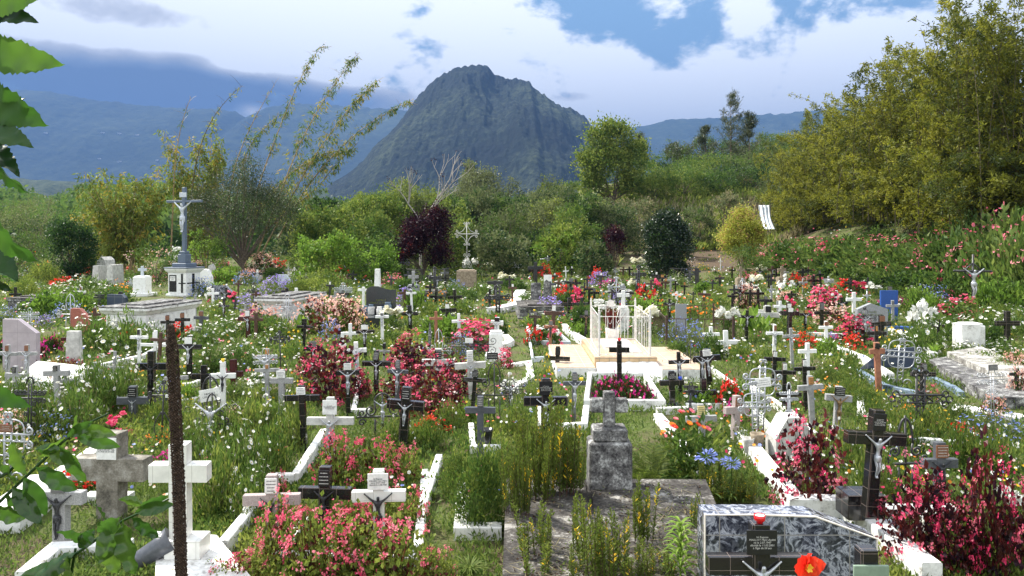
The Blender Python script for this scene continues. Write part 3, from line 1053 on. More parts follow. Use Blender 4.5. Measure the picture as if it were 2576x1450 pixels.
def yellow_bamboo(label, px, top, wid, Y, n, seed, dens=1.0, mats=('ygreen', 'autumn')):
    x = (px - CX) / F * Y
    t = empty('bamboo_clump', (x, Y, TZ(x, Y)))
    prop(t, label, 'bamboo')
    z0 = t.location.z
    hh = H + (HY - top) / F * Y - z0
    w = wid / F * Y / 2
    R = random.Random(seed)
    lv = Leaves(seed)
    mb = MB()
    for k in range(n):
        b = Vector((R.uniform(-0.35, 0.35) * w, R.uniform(-0.6, 0.6), 0))
        tip = Vector((R.uniform(-1, 1) * w, R.uniform(-1.5, 1.5), hh * R.uniform(0.62, 1.0)))
        path = []
        for i in range(11):
            u = i / 10
            path.append(Vector((b.x + (tip.x - b.x) * u ** 1.8, b.y + (tip.y - b.y) * u ** 1.8, tip.z * (u - 0.06 * u ** 3) / 0.94)))
        mb.tube(path, [0.05 * (1 - 0.85 * i / 10) + 0.004 for i in range(11)], 5)
        tufts(lv, path, int(60 * dens), 0.2, 1.0, w * 0.45, 0.34, 0.10, 7, 0.7, 0, 1, 0.34, prof=[(0, 0.4), (0.3, 0.9), (0.7, 1.0), (1, 0.35)])
    mb.build('canes', MAT['culm'], t)
    obj('foliage', lv.mesh('foliage', [MAT[k] for k in mats]), t)


def bamboo_wall():
    """tall dense bamboo along the right hand bank: one clump after another"""
    R = random.Random(77)
    # px centre, top row, distance, half width (m), labels
    specs = [(2560, -110, 36, 5.2, 'tallest bamboo clump at the right margin, its plumes leave the frame'),
             (2440, -20, 41, 5.2, 'tall dense bamboo clump next to the right margin, olive green plumes'),
             (2325, 85, 47, 5.0, 'dense bamboo clump with plumes rising to the upper right cloud'),
             (2230, 175, 54, 4.9, 'dense bamboo clump in the middle of the bamboo wall'),
             (2145, 240, 61, 4.6, 'bamboo clump above the pink flower bank, fourth towards the hill'),
             (2070, 290, 68, 4.2, 'lower yellow green bamboo clump nearest the white metal sheet'),
             (2020, 330, 74, 3.8, 'farthest bamboo clump, where the bamboo wall meets the hill trees')]
    for k, (px, top, Y, hw, lab) in enumerate(specs):
        x = (px - CX) / F * Y
        t = empty('bamboo_clump', (x, Y, TZ(x, Y)))
        prop(t, lab, 'bamboo', 'bamboo clumps forming the right hand wall')
        hh = H + (HY - top) / F * Y - t.location.z
        lv = Leaves(300 + k)
        mb = MB()
        nculm = 135
        for c in range(nculm):
            bx, by = R.gauss(0, hw * 0.35), R.gauss(0, 1.0)
            a = R.uniform(0, 2 * PI)
            reach = R.uniform(0.3, 1.0) ** 0.7
            tipx = bx + math.cos(a) * hw * 0.95 * reach - hw * 0.25
            tipy = by + math.sin(a) * 3.2 * reach - 0.8
            tz = hh * R.uniform(0.22, 1.0)
            if c % 3 == 0:
                tz = hh * R.uniform(0.72, 1.0)
                tipx = bx + R.uniform(-0.75, 0.55) * hw
            if c % 3 == 1:      # outer canes arch over and hang low in front
                tz = hh * R.uniform(0.18, 0.5)
                reach = 1.0
                tipx = bx + R.uniform(-1.0, .6) * hw
                tipy = by - R.uniform(1.5, 3.6)
            path = []
            for i in range(11):
                u = i / 10
                sag = (0.16 if c % 3 != 1 else .42) * u ** 4 * tz * reach
                path.append(Vector((bx + (tipx - bx) * u ** 2.0, by + (tipy - by) * u ** 2.0, tz * (u * 1.12 - 0.12 * u * u) - sag)))
            mb.tube(path, [0.028 * (1 - 0.85 * i / 10) + 0.004 for i in range(11)], 4)
            q = R.random() < .22
            tufts(lv, path, 60, 0.08, 1.0, 0.78, 0.21, 0.066, 10, -0.15, 1 if q else 0, 1, 0.12, prof=[(0, 1.0), (0.4, 1.1), (0.75, 0.8), (0.93, 0.3), (1, 0.05)])
        mb.build('canes', MAT['culmd'], t)
        obj('foliage', lv.mesh('foliage', [MAT['bamb'], MAT['bambd']]), t)


def casuarina(label, px, top, wid, Y, seed, name='casuarina_tree'):
    x = (px - CX) / F * Y
    z0 = TZ(x, Y)
    t = empty(name, (x, Y, z0))
    prop(t, label, 'tree', 'feathery casuarina trees on the hill')
    hh = H + (HY - top) / F * Y - z0
    w = wid / F * Y / 2 * 1.7
    lv = Leaves(seed)
    mb = MB()
    R = random.Random(seed)
    mb.tube([(0, 0, -0.2), (0.05, 0, hh * 0.5), (0, 0, hh * 0.97)], [0.16, 0.09, 0.015], 6)
    for k in range(26):
        z = hh * R.uniform(0.2, 0.97)
        a = R.uniform(0, 2 * PI)
        l = w * (1.15 - z / hh) * R.uniform(0.5, 1.1)
        e = Vector((math.cos(a) * l, math.sin(a) * l, z + l * R.uniform(0.5, 1.1)))
        s = Vector((0, 0, z))
        mb.tube([s, s.lerp(e, 0.5) - Vector((0, 0, 0.06)), e], [0.035, 0.02, 0.006], 4)
        tufts(lv, [s, s.lerp(e, 0.5), e], 26, 0.2, 1.0, 0.20, 0.5, 0.06, 5, -0.7)
    mb.build('trunk', MAT['bark'], t)
    obj('crown', lv.mesh('crown', [MAT['olive']]), t)


def bare_tree():
    Y = 60
    x = (1058 - CX) / F * Y
    t = empty('bare_tree', (x, Y, 0.3))
    prop(t, 'nearly leafless pale grey tree above the purple leaved shrub', 'tree')
    R = random.Random(8)
    mb = MB()
    tips = []

    def br(p, d, l, r, k):
        q = p + d * l * 0.5 + Vector((R.uniform(-.05, .05), 0, 0.02)) * l
        e = p + d * l
        mb.tube([p, q, e], [r, r * 0.85, r * 0.7], 5)
        if k == 0:
            tips.append(e)
            return
        for _ in range(3 if k > 1 else 2):
            nd = (d + Vector((R.uniform(-.8, .8), R.uniform(-.5, .5), R.uniform(-0.1, .5)))).normalized()
            br(e, nd, l * R.uniform(0.55, 0.8), r * 0.62, k - 1)
    br(Vector((0, 0, 0)), Vector((0.05, 0, 1)).normalized(), 3.4, 0.13, 4)
    mb.build('trunk', MAT['palebark'], t)
    lv = Leaves(5)
    C = np.array([list(v) for v in tips])
    C = C[lv.R.rand(len(C)) < 0.4]
    P = np.repeat(C, 5, 0) + lv.R.randn(len(C) * 5, 3) * 0.10
    lv.leaves(P, lv.R.randn(len(P), 3), 0.17, 0.07)
    obj('leaves', lv.mesh('leaves', [MAT['purple']]), t)


def build_trees():
    g = 'shrubs and trees behind the back row of graves'
    # left hand side
    tree('bush', 'pale green loose bush at the far left behind the graves', 'bush', 40, 500, 660, 250, 52, ('greygreen', 'green'), 0.16, 0.06, seed=1, group=g, crown_lo=0.02)
    tree('bush', 'low mid green bush behind the far left graves below the creeper', 'bush', 110, 590, 665, 190, 47, ('green', 'greygreen'), 0.13, 0.06, seed=2, group=g, crown_lo=0.0)
    tree('creeper_bush', 'dark rounded creeper covered bush dotted with violet flowers', 'bush', 182, 543, 668, 112, 45, ('dgreen',), 0.12, 0.09, n=9000, seed=3, crown_lo=0.0, clr=0.16)
    yellow_bamboo('yellow and orange leaved bamboo between the dark creeper bush and the calvary', 310, 415, 215, 55, 20, 21, 1.15)
    yellow_bamboo('low yellow leaved bamboo shoots leaning left behind the creeper bush', 215, 505, 130, 58, 7, 22, 0.8)
    yellow_bamboo('tall narrow yellow green bamboo plume right behind the crucifix', 505, 288, 160, 58, 13, 23, 1.5)
    tree('shrub', 'light green shrub with pale blossoms at the foot of the tall crucifix', 'shrub', 395, 600, 668, 150, 44, ('green', 'fblush'), 0.13, 0.06, seed=4, group=g, crown_lo=0.0, mi2p=0.12)
    tree('shrub', 'leafy green shrub between the crucifix and the olive bush', 'shrub', 520, 590, 668, 120, 50, ('lime', 'green'), 0.16, 0.08, seed=5, group=g, crown_lo=0.0, mi2p=0.5)
    tree('olive_bush', 'big dark olive bush with glinting small leaves and many stems', 'bush', 610, 395, 672, 285, 52, ('olive', 'dgreen'), 0.13, 0.05, n=26000, seed=6, crown_lo=0.22, clr=0.34, r0=0.13, leg=30, mi2p=0.3,
         blobs=[(-0.1, 0, 0.62, 0.55, 0.55, 0.26), (0.35, 0.1, 0.55, 0.5, 0.5, 0.22), (-0.5, 0, 0.48, 0.42, 0.4, 0.2), (0.05, 0, 0.85, 0.24, 0.3, 0.13), (0.7, 0, 0.5, 0.28, 0.3, 0.17), (-0.75, 0, 0.6, 0.2, 0.3, 0.14), (0.1, -0.2, 0.38, 0.55, 0.4, 0.14)])
    build_drooping_bamboo()
    # hedge in the middle
    hedge = [('yellow green bush right of the leaning bamboo', 800, 505, 150, 58, ('green', 'ygreen'), 31), ('dark leaved small tree rising from the hedge right of the leaning bamboo', 815, 480, 90, 64, ('dgreen', 'green'), 32),
             ('fine leaved green bush in the hedge left of the purple shrub', 880, 520, 170, 60, ('ygreen', 'green'), 33), ('tall yellow green bush below the left foot of the mountain', 950, 478, 180, 66, ('ygreen', 'green'), 34),
             ('pale green feathery bush behind the bare tree', 1050, 470, 180, 70, ('ygreen', 'greygreen'), 35), ('green bush in front of the purple shrub on its left side', 905, 560, 180, 53, ('green', 'ygreen'), 36),
             ('broad leaved green bush low behind the grey cross', 960, 590, 150, 50, ('green', 'dgreen'), 37), ('bushy green growth between the purple shrub and the white iron cross', 1120, 560, 130, 55, ('green', 'ygreen'), 38),
             ('bright green bush above the purple shrub on its right', 1140, 500, 150, 64, ('ygreen', 'green'), 39), ('olive grey acacia behind the white iron cross', 1200, 425, 190, 78, ('greygreen', 'olive'), 40),
             ('olive grey acacia right of the first one, before the mountain', 1275, 448, 160, 80, ('greygreen', 'olive'), 41), ('small pointed tree top rising above the acacias', 1183, 388, 60, 82, ('greygreen', 'ygreen'), 42),
             ('dull green bush right of the white iron cross', 1260, 520, 170, 62, ('greygreen', 'green'), 43), ('greyish weedy bush low right of the white iron cross', 1275, 590, 170, 52, ('greygreen', 'dgreen'), 44),
             ('dark hollow bush behind the weedy bush', 1400, 590, 190, 60, ('dgreen', 'green'), 45), ('yellow green feathery bush at the foot of the hill', 1370, 500, 160, 68, ('greygreen', 'ygreen'), 46),
             ('bamboo like green bush left of the dark purple bush', 1440, 545, 170, 60, ('green', 'ygreen'), 47), ('round bright green bush standing before the dark hollow', 1405, 575, 110, 54, ('ygreen', 'lime'), 48),
             ('light green treetop at the left foot of the hill tree', 1380, 440, 110, 85, ('greygreen', 'ygreen'), 49), ('slender green tree left of the hill tree', 1425, 455, 90, 88, ('ygreen', 'green'), 50),
             ('weedy grey green bush with pale flowers left of the dark purple bush', 1495, 600, 90, 50, ('greygreen', 'dgreen'), 51)]
    for k, (px_, top_) in enumerate([(760, 505), (840, 512), (905, 500), (985, 492), (1065, 500), (1135, 480), (1215, 470), (1300, 478), (1380, 470), (1460, 488), (1540, 505)]):
        hedge.append(('deep green bush in the rear hedge, %s from its left end' % ['first', 'second', 'third', 'fourth', 'fifth', 'sixth', 'seventh', 'eighth', 'ninth', 'tenth', 'eleventh'][k], px_, top_, 150, 73, ('green', 'dgreen') if k % 2 else ('greygreen', 'dgreen'), 140 + k))
    for lab, px, top, wid, Y, lm, sd in hedge:
        tree('shrub', lab, 'bush', px, top, 670, wid, Y, lm, 0.22, 0.105, seed=sd, group=g, crown_lo=0.0, mi2p=0.45, n=int(wid * (665 - top) / 2.3))
    tree('creeper', 'bright lime green leafy vine heap low before the hedge', 'creeper', 820, 600, 668, 175, 45, ('lime', 'ygreen'), 0.15, 0.13, seed=60, crown_lo=0.0, n=6500, mi2p=0.3)
    tree('creeper', 'bright green vine heap below the purple shrub', 'creeper', 950, 625, 670, 110, 44, ('lime', 'green'), 0.14, 0.11, seed=61, crown_lo=0.0, n=3500, mi2p=0.5)
    tree('purple_shrub', 'large dark purple leaved shrub left of the white iron cross', 'shrub', 1065, 530, 668, 150, 49, ('purple', 'wine'), 0.15, 0.09, seed=62, n=14000, clr=0.22, mi2p=0.12, crown_lo=0.05)
    bare_tree()
    tree('purple_shrub', 'small dark purple leaved bush left of the glossy dark bush', 'shrub', 1545, 568, 668, 58, 55, ('purple', 'wine'), 0.13, 0.08, seed=63, n=3500, mi2p=0.12)
    tree('camellia', 'round glossy very dark green bush beside the light lawn gap', 'bush', 1678, 528, 682, 136, 48, ('camel', 'dgreen'), 0.12, 0.08, seed=64, n=26000, clr=0.16, mi2p=0.18, crown_lo=0.0,
         blobs=[(0.1, 0, 0.14, 0.75, 0.7, 0.16), (0, 0, 0.5, 0.86, 0.86, 0.40), (0.0, 0, 0.8, 0.45, 0.5, 0.18), (-0.35, 0, 0.65, 0.45, 0.5, 0.2), (0.35, 0, 0.55, 0.5, 0.5, 0.25), (-0.2, 0, 0.3, 0.6, 0.6, 0.2)])
    tree('small_tree', 'round yellow green tree with pink tinged leaves left of the white sheet', 'tree', 1866, 524, 672, 118, 52, ('gold', 'pinky'), 0.13, 0.09, seed=65, n=11000, crown_lo=0.22, clr=0.2, mi2p=0.22, r0=0.09,
         blobs=[(0, 0, 0.60, 0.85, 0.8, 0.24), (0.0, 0, 0.85, 0.4, 0.4, 0.14), (-0.5, 0, 0.5, 0.42, 0.4, 0.16), (0.5, 0, 0.55, 0.42, 0.4, 0.18), (0, 0, 0.35, 0.55, 0.5, 0.16)])
    tree('bush', 'green leafy undergrowth around the trunk of the round yellow green tree', 'bush', 1880, 628, 678, 120, 49, ('green', 'dgreen'), 0.12, 0.05, seed=66, n=2500, crown_lo=0.0)
    # hill
    tree('hill_tree', 'large light green tree standing alone on the hill beside the mountain', 'tree', 1542, 308, 490, 195, 96, ('ygreen', 'green'), 0.30, 0.20, seed=70, n=22000, crown_lo=0.02, r0=0.25, clr=0.42, mi2p=0.35, shell=0.4,
         blobs=[(0, 0, 0.45, 0.7, 0.6, 0.3), (-0.35, 0, 0.78, 0.3, 0.3, 0.18), (0.15, 0, 0.82, 0.36, 0.3, 0.16), (0.6, 0, 0.6, 0.32, 0.3, 0.2), (-0.65, 0, 0.5, 0.3, 0.3, 0.2), (-0.5, 0, 0.25, 0.35, 0.3, 0.18), (0.5, 0, 0.25, 0.4, 0.3, 0.18), (-0.1, 0, 0.95, 0.16, 0.2, 0.08)])
    hl = [(1640, 398, 90, 106, ('dgreen', 'green'), 'dark green bush right behind the light green hill tree'), (1665, 420, 120, 101, ('green', 'ygreen'), 'green shrub at the crest right of the hill tree'),
          (1730, 372, 130, 112, ('olive', 'green'), 'grey green tree left of the tall feathery tree'), (1765, 400, 170, 104, ('green', 'ygreen'), 'green shrub mass below the grey green tree'),
          (1850, 395, 150, 104, ('green', 'greygreen'), 'green shrub below the tall feathery tree'), (1905, 380, 130, 108, ('greygreen', 'green'), 'olive shrub right of the tall feathery tree'),
          (1960, 360, 150, 110, ('green', 'greygreen'), 'shrub on the crest beside the bamboo wall'), (1900, 425, 160, 99, ('dgreen', 'green'), 'darker shrub at the upper edge of the grassy slope'),
          (1975, 330, 60, 114, ('ygreen', 'green'), 'slender yellow green treetop left of the bamboo wall'), (2030, 275, 34, 116, ('greygreen', 'green'), 'small flat topped treetop standing above the hill shrubs'),
          (1800, 432, 130, 97, ('green', 'dgreen'), 'shrub in the centre of the slope edge'), (1690, 350, 44, 118, ('olive', 'green'), 'thin grey tree on the skyline right of the hill tree'),
          (1955, 430, 120, 92, ('greygreen', 'green'), 'weedy shrub above the white metal sheet'), (2010, 390, 150, 88, ('greygreen', 'bamb'), 'olive bush at the near end of the bamboo wall')]
    hl += [(1720, 430, 150, 96, ('green', 'ygreen'), 'green shrub spilling down the slope below the grey green tree'), (1640, 445, 110, 94, ('ygreen', 'green'), 'light green shrub at the right foot of the hill tree'),
           (1870, 350, 110, 116, ('olive', 'green'), 'olive treetop between the two tall feathery trees'), (1925, 345, 120, 116, ('greygreen', 'green'), 'grey green tree right of the second feathery tree'),
           (1800, 350, 110, 118, ('green', 'olive'), 'green treetop left of the tall feathery tree'), (1745, 345, 90, 120, ('olive', 'greygreen'), 'grey tree rising on the skyline left of the feathery trees'),
           (2010, 330, 120, 112, ('greygreen', 'green'), 'tree closing the skyline beside the bamboo wall'), (1985, 455, 110, 82, ('green', 'greygreen'), 'round shrub low beside the white metal sheet'),
           (1500, 520, 120, 74, ('greygreen', 'green'), 'weedy shrub on the slope below the hill tree'), (1600, 500, 120, 80, ('greygreen', 'drygrass'), 'dry looking bush in the middle of the grassy slope'), (1760, 520, 90, 78, ('greygreen', 'green'), 'bush on the slope above the bare earth'),
           (1820, 490, 100, 84, ('greygreen', 'drygrass'), 'dry bush upslope of the round yellow tree'), (1700, 540, 80, 72, ('green', 'greygreen'), 'bush right behind the glossy dark bush')]
    for k, (px, top, wid, Y, lm, lab) in enumerate(hl):
        tree('hill_shrub', lab, 'bush', px, top, max(480, top + 60), wid, Y, lm, 0.24, 0.11, seed=80 + k, group='shrubs and trees along the hill crest', crown_lo=0.0, mi2p=0.4, n=int(wid * max(60, 470 - top) / 1.7))
    casuarina('tall feathery casuarina on the hill skyline', 1838, 232, 90, 108, 91)
    casuarina('second feathery casuarina leaning right of the tall one', 1884, 290, 70, 106, 92)
    casuarina('short feathery casuarina left of the tall one', 1775, 322, 60, 112, 93)
    casuarina('spiky young casuarina behind the hill tree', 1610, 322, 40, 118, 94)
    casuarina('spiky casuarina near the bamboo, lowest of the five', 2095, 300, 46, 110, 95)
    bamboo_wall()


def build_distant_wood():
    """the wooded land between the graveyard and the mountains: reads as one mass"""
    lv = Leaves(500)
    R = lv.R
    n = 26000
    px = R.uniform(-200, 1250, n)
    Y = R.uniform(150, 420, n)
    topy = np.interp(px, [-200, 60, 120, 220, 330, 420, 470, 520, 900, 1250], [470, 480, 505, 472, 458, 470, 450, 500, 515, 520])
    x = (px - CX) / F * Y
    lump = fbm(x / 9, Y / 9, 8, 3)
    f = (Y - 150) / 270
    py = 560 + (topy - 560) * (f ** 0.6) + (1 - lump) * 60 - 26
    z = H + (HY - py) / F * Y
    P = np.stack([x, Y, z], 1)
    lv.leaves(P, R.randn(n, 3) + np.array([0, 0, 0.6]), 2.2, 1.5, rnd=np.clip(lump * 0.8 + R.rand(n) * 0.3 - 0.15, 0, 1))
    # leafy mounds reach down to the ground
    P2 = P.copy()
    P2[:, 2] = np.minimum(P2[:, 2] - R.rand(n) * 10, P2[:, 2])
    lv.leaves(P2, R.randn(n, 3), 2.6, 1.8, rnd=R.rand(n) * 0.5)
    prop(obj('distant_wood', lv.mesh('distant_wood', [MAT['green']])), kind='stuff')


def build_hill_grass():
    """tall dry and green grass over the slope right of centre"""
    lv = Leaves(600)
    R = lv.R
    n = 46000
    Y = R.uniform(66, 112, n)
    px = R.uniform(1180, 2080, n)
    x = (px - CX) / F * Y
    k = (((x - 19.5) / 5.5) ** 2 + ((Y - 70) / 5.5) ** 2 > 1) & ~((px > 1555) & (px < 1640) & (Y < 76))
    x, Y = x[k], Y[k]
    n = len(x)
    z = TH(x, Y)
    P = np.stack([x, Y, z], 1)
    c = fbm(x / 5, Y / 5, 12, 3)
    D = R.randn(n, 3) * 0.35 + np.array([0.25, 0, 1.0])
    dry = (c + R.randn(n) * 0.10) > 0.56
    Ln = 0.5 + 0.7 * fbm(x / 3, Y / 3, 15, 2)
    lv.leaves(P[dry], D[dry], Ln[dry] * 1.1, 0.16, 0, rnd=R.rand(dry.sum()), wide=0.6)
    lv.leaves(P[~dry], D[~dry], Ln[~dry], 0.2, 1, rnd=R.rand((~dry).sum()), wide=0.6)
    prop(obj('hill_grass', lv.mesh('hill_grass', [MAT['drygrass'], MAT['ygreen']])), kind='stuff')


def metal_sheet():
    Y = 63
    mb = MB()
    a, b = at(1908, 517, Y), at(1922, 577, Y - 2.5)
    n = 13
    vs, fs = [], []
    for j in range(7):
        t = j / 6
        for i in range(n):
            u = i / (n - 1)
            x = a.x + 1.0 * u * (0.95 + 0.05 * math.cos(t * 5)) + (b.x - a.x) * t
            y = a.y + (b.y - a.y) * t + 0.12 * math.sin(u * 20) + 0.25 * math.sin(t * 3.0)
            vs.append((x, y, a.z + (b.z - a.z) * t))
    for j in range(6):
        for i in range(n - 1):
            q = j * n + i
            fs.append((q, q + 1, q + n + 1, q + n))
    mb.add(vs, fs)
    t = empty('metal_sheet', a)
    prop(t, 'white corrugated metal sheet standing on the slope right of the round tree', 'metal sheet')
    me = mb.mesh('sheet', MAT['paleblue'])
    o = obj('sheet', me, t)
    o.location = -a
    s = o.modifiers.new('thick', 'SOLIDIFY')
    s.thickness = 0.01
    m2 = MB()
    for xx in (-0.1, 1.05):
        m2.tube([(xx, 0.15, -2.2), (xx, 0.15, 0.15)], 0.05, 6)
    m2.tube([(-0.2, 0.2, 0.02), (1.2, 0.2, 0.0)], 0.03, 5)
    m2.build('frame', MAT['bark'], t)


build_ground()
build_far()
build_haze()
build_trees()
build_distant_wood()
build_hill_grass()
metal_sheet()


# ================================================================== graves
REG = {}
for _k in range(4):
    REG['Z%d' % (_k + 1)] = (628.9 * _k, 628.9, 0.2819)
    REG['Z%d' % (_k + 5)] = (628.9 * _k, 1006.3, 0.30582)
REG['Z4'] = (1884.2, 628.9, 0.2819)
REG['Z8'] = (1884.2, 1006.3, 0.30582)
REG['Z3'] = (1257.8, 628.9, 0.2819)
REG['Z7'] = (1257.8, 1006.3, 0.30582)
for _k, _x in enumerate((0, 700, 1400, 2100, 2800, 3396)):
    REG['Y%d' % (_k + 1)] = (_x * 0.6289, 641.5, 0.30236)
REG['P'] = (0, 0, 1.0)


def corpus_mesh():
    me = bpy.data.meshes.new('figure')
    V = [(0, 0, .46), (0, 0, .60), (0, -.015, .72), (0, -.01, .79), (0.01, -.05, .86), (0.01, -.055, .905)]
    Rr = [.062, .048, .070, .030, .044, .036]
    E = [(0, 1), (1, 2), (2, 3), (3, 4), (4, 5)]
    for s in (-1, 1):
        b = len(V)
        V += [(s * .085, 0, .765), (s * .20, .0, .845), (s * .31, .012, .93), (s * .345, .014, .955)]
        Rr += [.036, .026, .018, .020]
        E += [(2, b), (b, b + 1), (b + 1, b + 2), (b + 2, b + 3)]
        b = len(V)
        V += [(s * .045, 0, .40), (s * .035 + .02, -.05, .235), (s * .018, -.005, .05), (s * .018, -.05, .0)]
        Rr += [.050, .034, .022, .018]
        E += [(0, b), (b, b + 1), (b + 1, b + 2), (b + 2, b + 3)]
    me.from_pydata(V, E, [])
    o = bpy.data.objects.new('figure_build', me)
    COL.objects.link(o)
    sk = o.modifiers.new('s', 'SKIN')
    for i, r in enumerate(Rr):
        me.skin_vertices[0].data[i].radius = (r, r * 0.85)
    me.skin_vertices[0].data[0].use_root = True
    ss = o.modifiers.new('u', 'SUBSURF')
    ss.levels = ss.render_levels = 1
    dg = bpy.context.evaluated_depsgraph_get()
    out = bpy.data.meshes.new_from_object(o.evaluated_get(dg))
    bpy.data.objects.remove(o)
    out.name = 'figure'
    # loin cloth
    bm = bmesh.new()
    bm.from_mesh(out)
    mb = MB()
    prof = [(0.068, .36), (0.080, .40), (0.080, .47), (0.070, .51)]
    mb.lathe(prof, 10)
    mb.box(0.06, 0.10, -0.03, 0.02, .33, .47, 0.008)
    vs = [bm.verts.new(v) for v in mb.v]
    for f in mb.f:
        try:
            bm.faces.new([vs[i] for i in f])
        except ValueError:
            pass
    bm.to_mesh(out)
    bm.free()
    out.shade_smooth()
    return out


_corp = corpus_mesh()
CORP = {}
for _k, _m in (('s', 'c_silver'), ('d', 'c_dark'), ('b', 'c_bronze'), ('p', 'c_pale')):
    c = _corp.copy()
    c.materials.clear()
    c.materials.append(MAT[_m])
    CORP[_k] = c
PLQ = {'w': 'p_white', 'b': 'p_black', 'n': 'p_brown', 'g': 'p_grey', 'o': 'p_orange', 'y': 'p_yellow', 'v': 'p_green'}
PLN = {'w': 'white', 'b': 'black', 'n': 'brown', 'g': 'grey', 'o': 'orange', 'y': 'yellow', 'v': 'green'}
CPN = {'s': 'silver', 'd': 'dark', 'b': 'bronze', 'p': 'pale'}


def text_mesh(lines, size, width=None, italic=0.0):
    cu = bpy.data.curves.new('t', 'FONT')
    cu.body = '\n'.join(lines)
    cu.size = size
    cu.align_x = 'CENTER'
    cu.align_y = 'CENTER'
    cu.extrude = 0.0008
    cu.shear = italic
    cu.resolution_u = 2
    cu.space_line = 0.95
    o = bpy.data.objects.new('t', cu)
    COL.objects.link(o)
    dg = bpy.context.evaluated_depsgraph_get()
    me = bpy.data.meshes.new_from_object(o.evaluated_get(dg))
    bpy.data.objects.remove(o)
    # stand upright facing -y
    me.transform(Matrix.Rotation(PI / 2, 4, 'X'))
    if width:
        w = max(v.co.x for v in me.vertices) - min(v.co.x for v in me.vertices)
        me.transform(Matrix.Diagonal((width / w, 1, width / w, 1)))
    me.name = 'lettering'
    return me


def lettering(parent, lines, loc, size, mat, width=None, italic=0.0):
    me = text_mesh(lines, size, width, italic)
    me.materials.clear()
    return obj('lettering', me, parent, mat, loc)


def linework(parent, w, h, loc, mat, rows, seed):
    """rows of short engraved strokes: a text too small to read"""
    R = random.Random(seed)
    mb = MB()
    for r in range(rows):
        z = h * (0.5 - (r + 0.8) / (rows + 0.6))
        x = -w * R.uniform(0.28, 0.42)
        e = -x
        while x < e:
            l = w * R.uniform(0.04, 0.10)
            mb.box(x, x + l, -0.0012, 0.001, z - h * 0.028, z + h * 0.028, 0.0003)
            x += l + w * 0.03
    return mb.build('lettering', mat, parent, loc=loc)


# ---- iron work
def spiral(cx, cz, r, a0, turns, hand=1, n=22, r1=0.2):
    out = []
    for i in range(n):
        t = i / (n - 1)
        a = a0 + hand * turns * 2 * PI * t
        rr = r * (1 - (1 - r1) * t)
        out.append((cx + rr * math.cos(a), 0, cz + rr * math.sin(a)))
    return out


def arc(cx, cz, r, a0, a1, n=12, rz=None):
    rz = rz or r
    return [(cx + r * math.cos(a0 + (a1 - a0) * i / (n - 1)), 0, cz + rz * math.sin(a0 + (a1 - a0) * i / (n - 1))) for i in range(n)]


def cscroll(mb, p, q, bulge, r, R, seg=5):
    """C shaped scroll between two points with curled ends"""
    p, q = Vector((p[0], 0, p[1])), Vector((q[0], 0, q[1]))
    d = q - p
    n = Vector((-d.z, 0, d.x))
    pts = []
    L = d.length
    for i in range(11):
        t = i / 10
        pts.append(p + d * t + n * bulge * math.sin(PI * t))
    rr = R
    s = 1 if bulge > 0 else -1
    a = math.atan2(n.z * s, n.x * s)
    # curls turned towards the inner side
    c1 = p - n.normalized() * s * rr
    c2 = q - n.normalized() * s * rr
    s1 = spiral(c1.x, c1.z, rr, a, 1.2, s, 16, 0.25)
    s2 = spiral(c2.x, c2.z, rr, a, 1.2, -s, 16, 0.25)
    mb.tube([Vector(v) for v in s1][::-1] + pts[1:-1] + [Vector(v) for v in s2], r, seg)


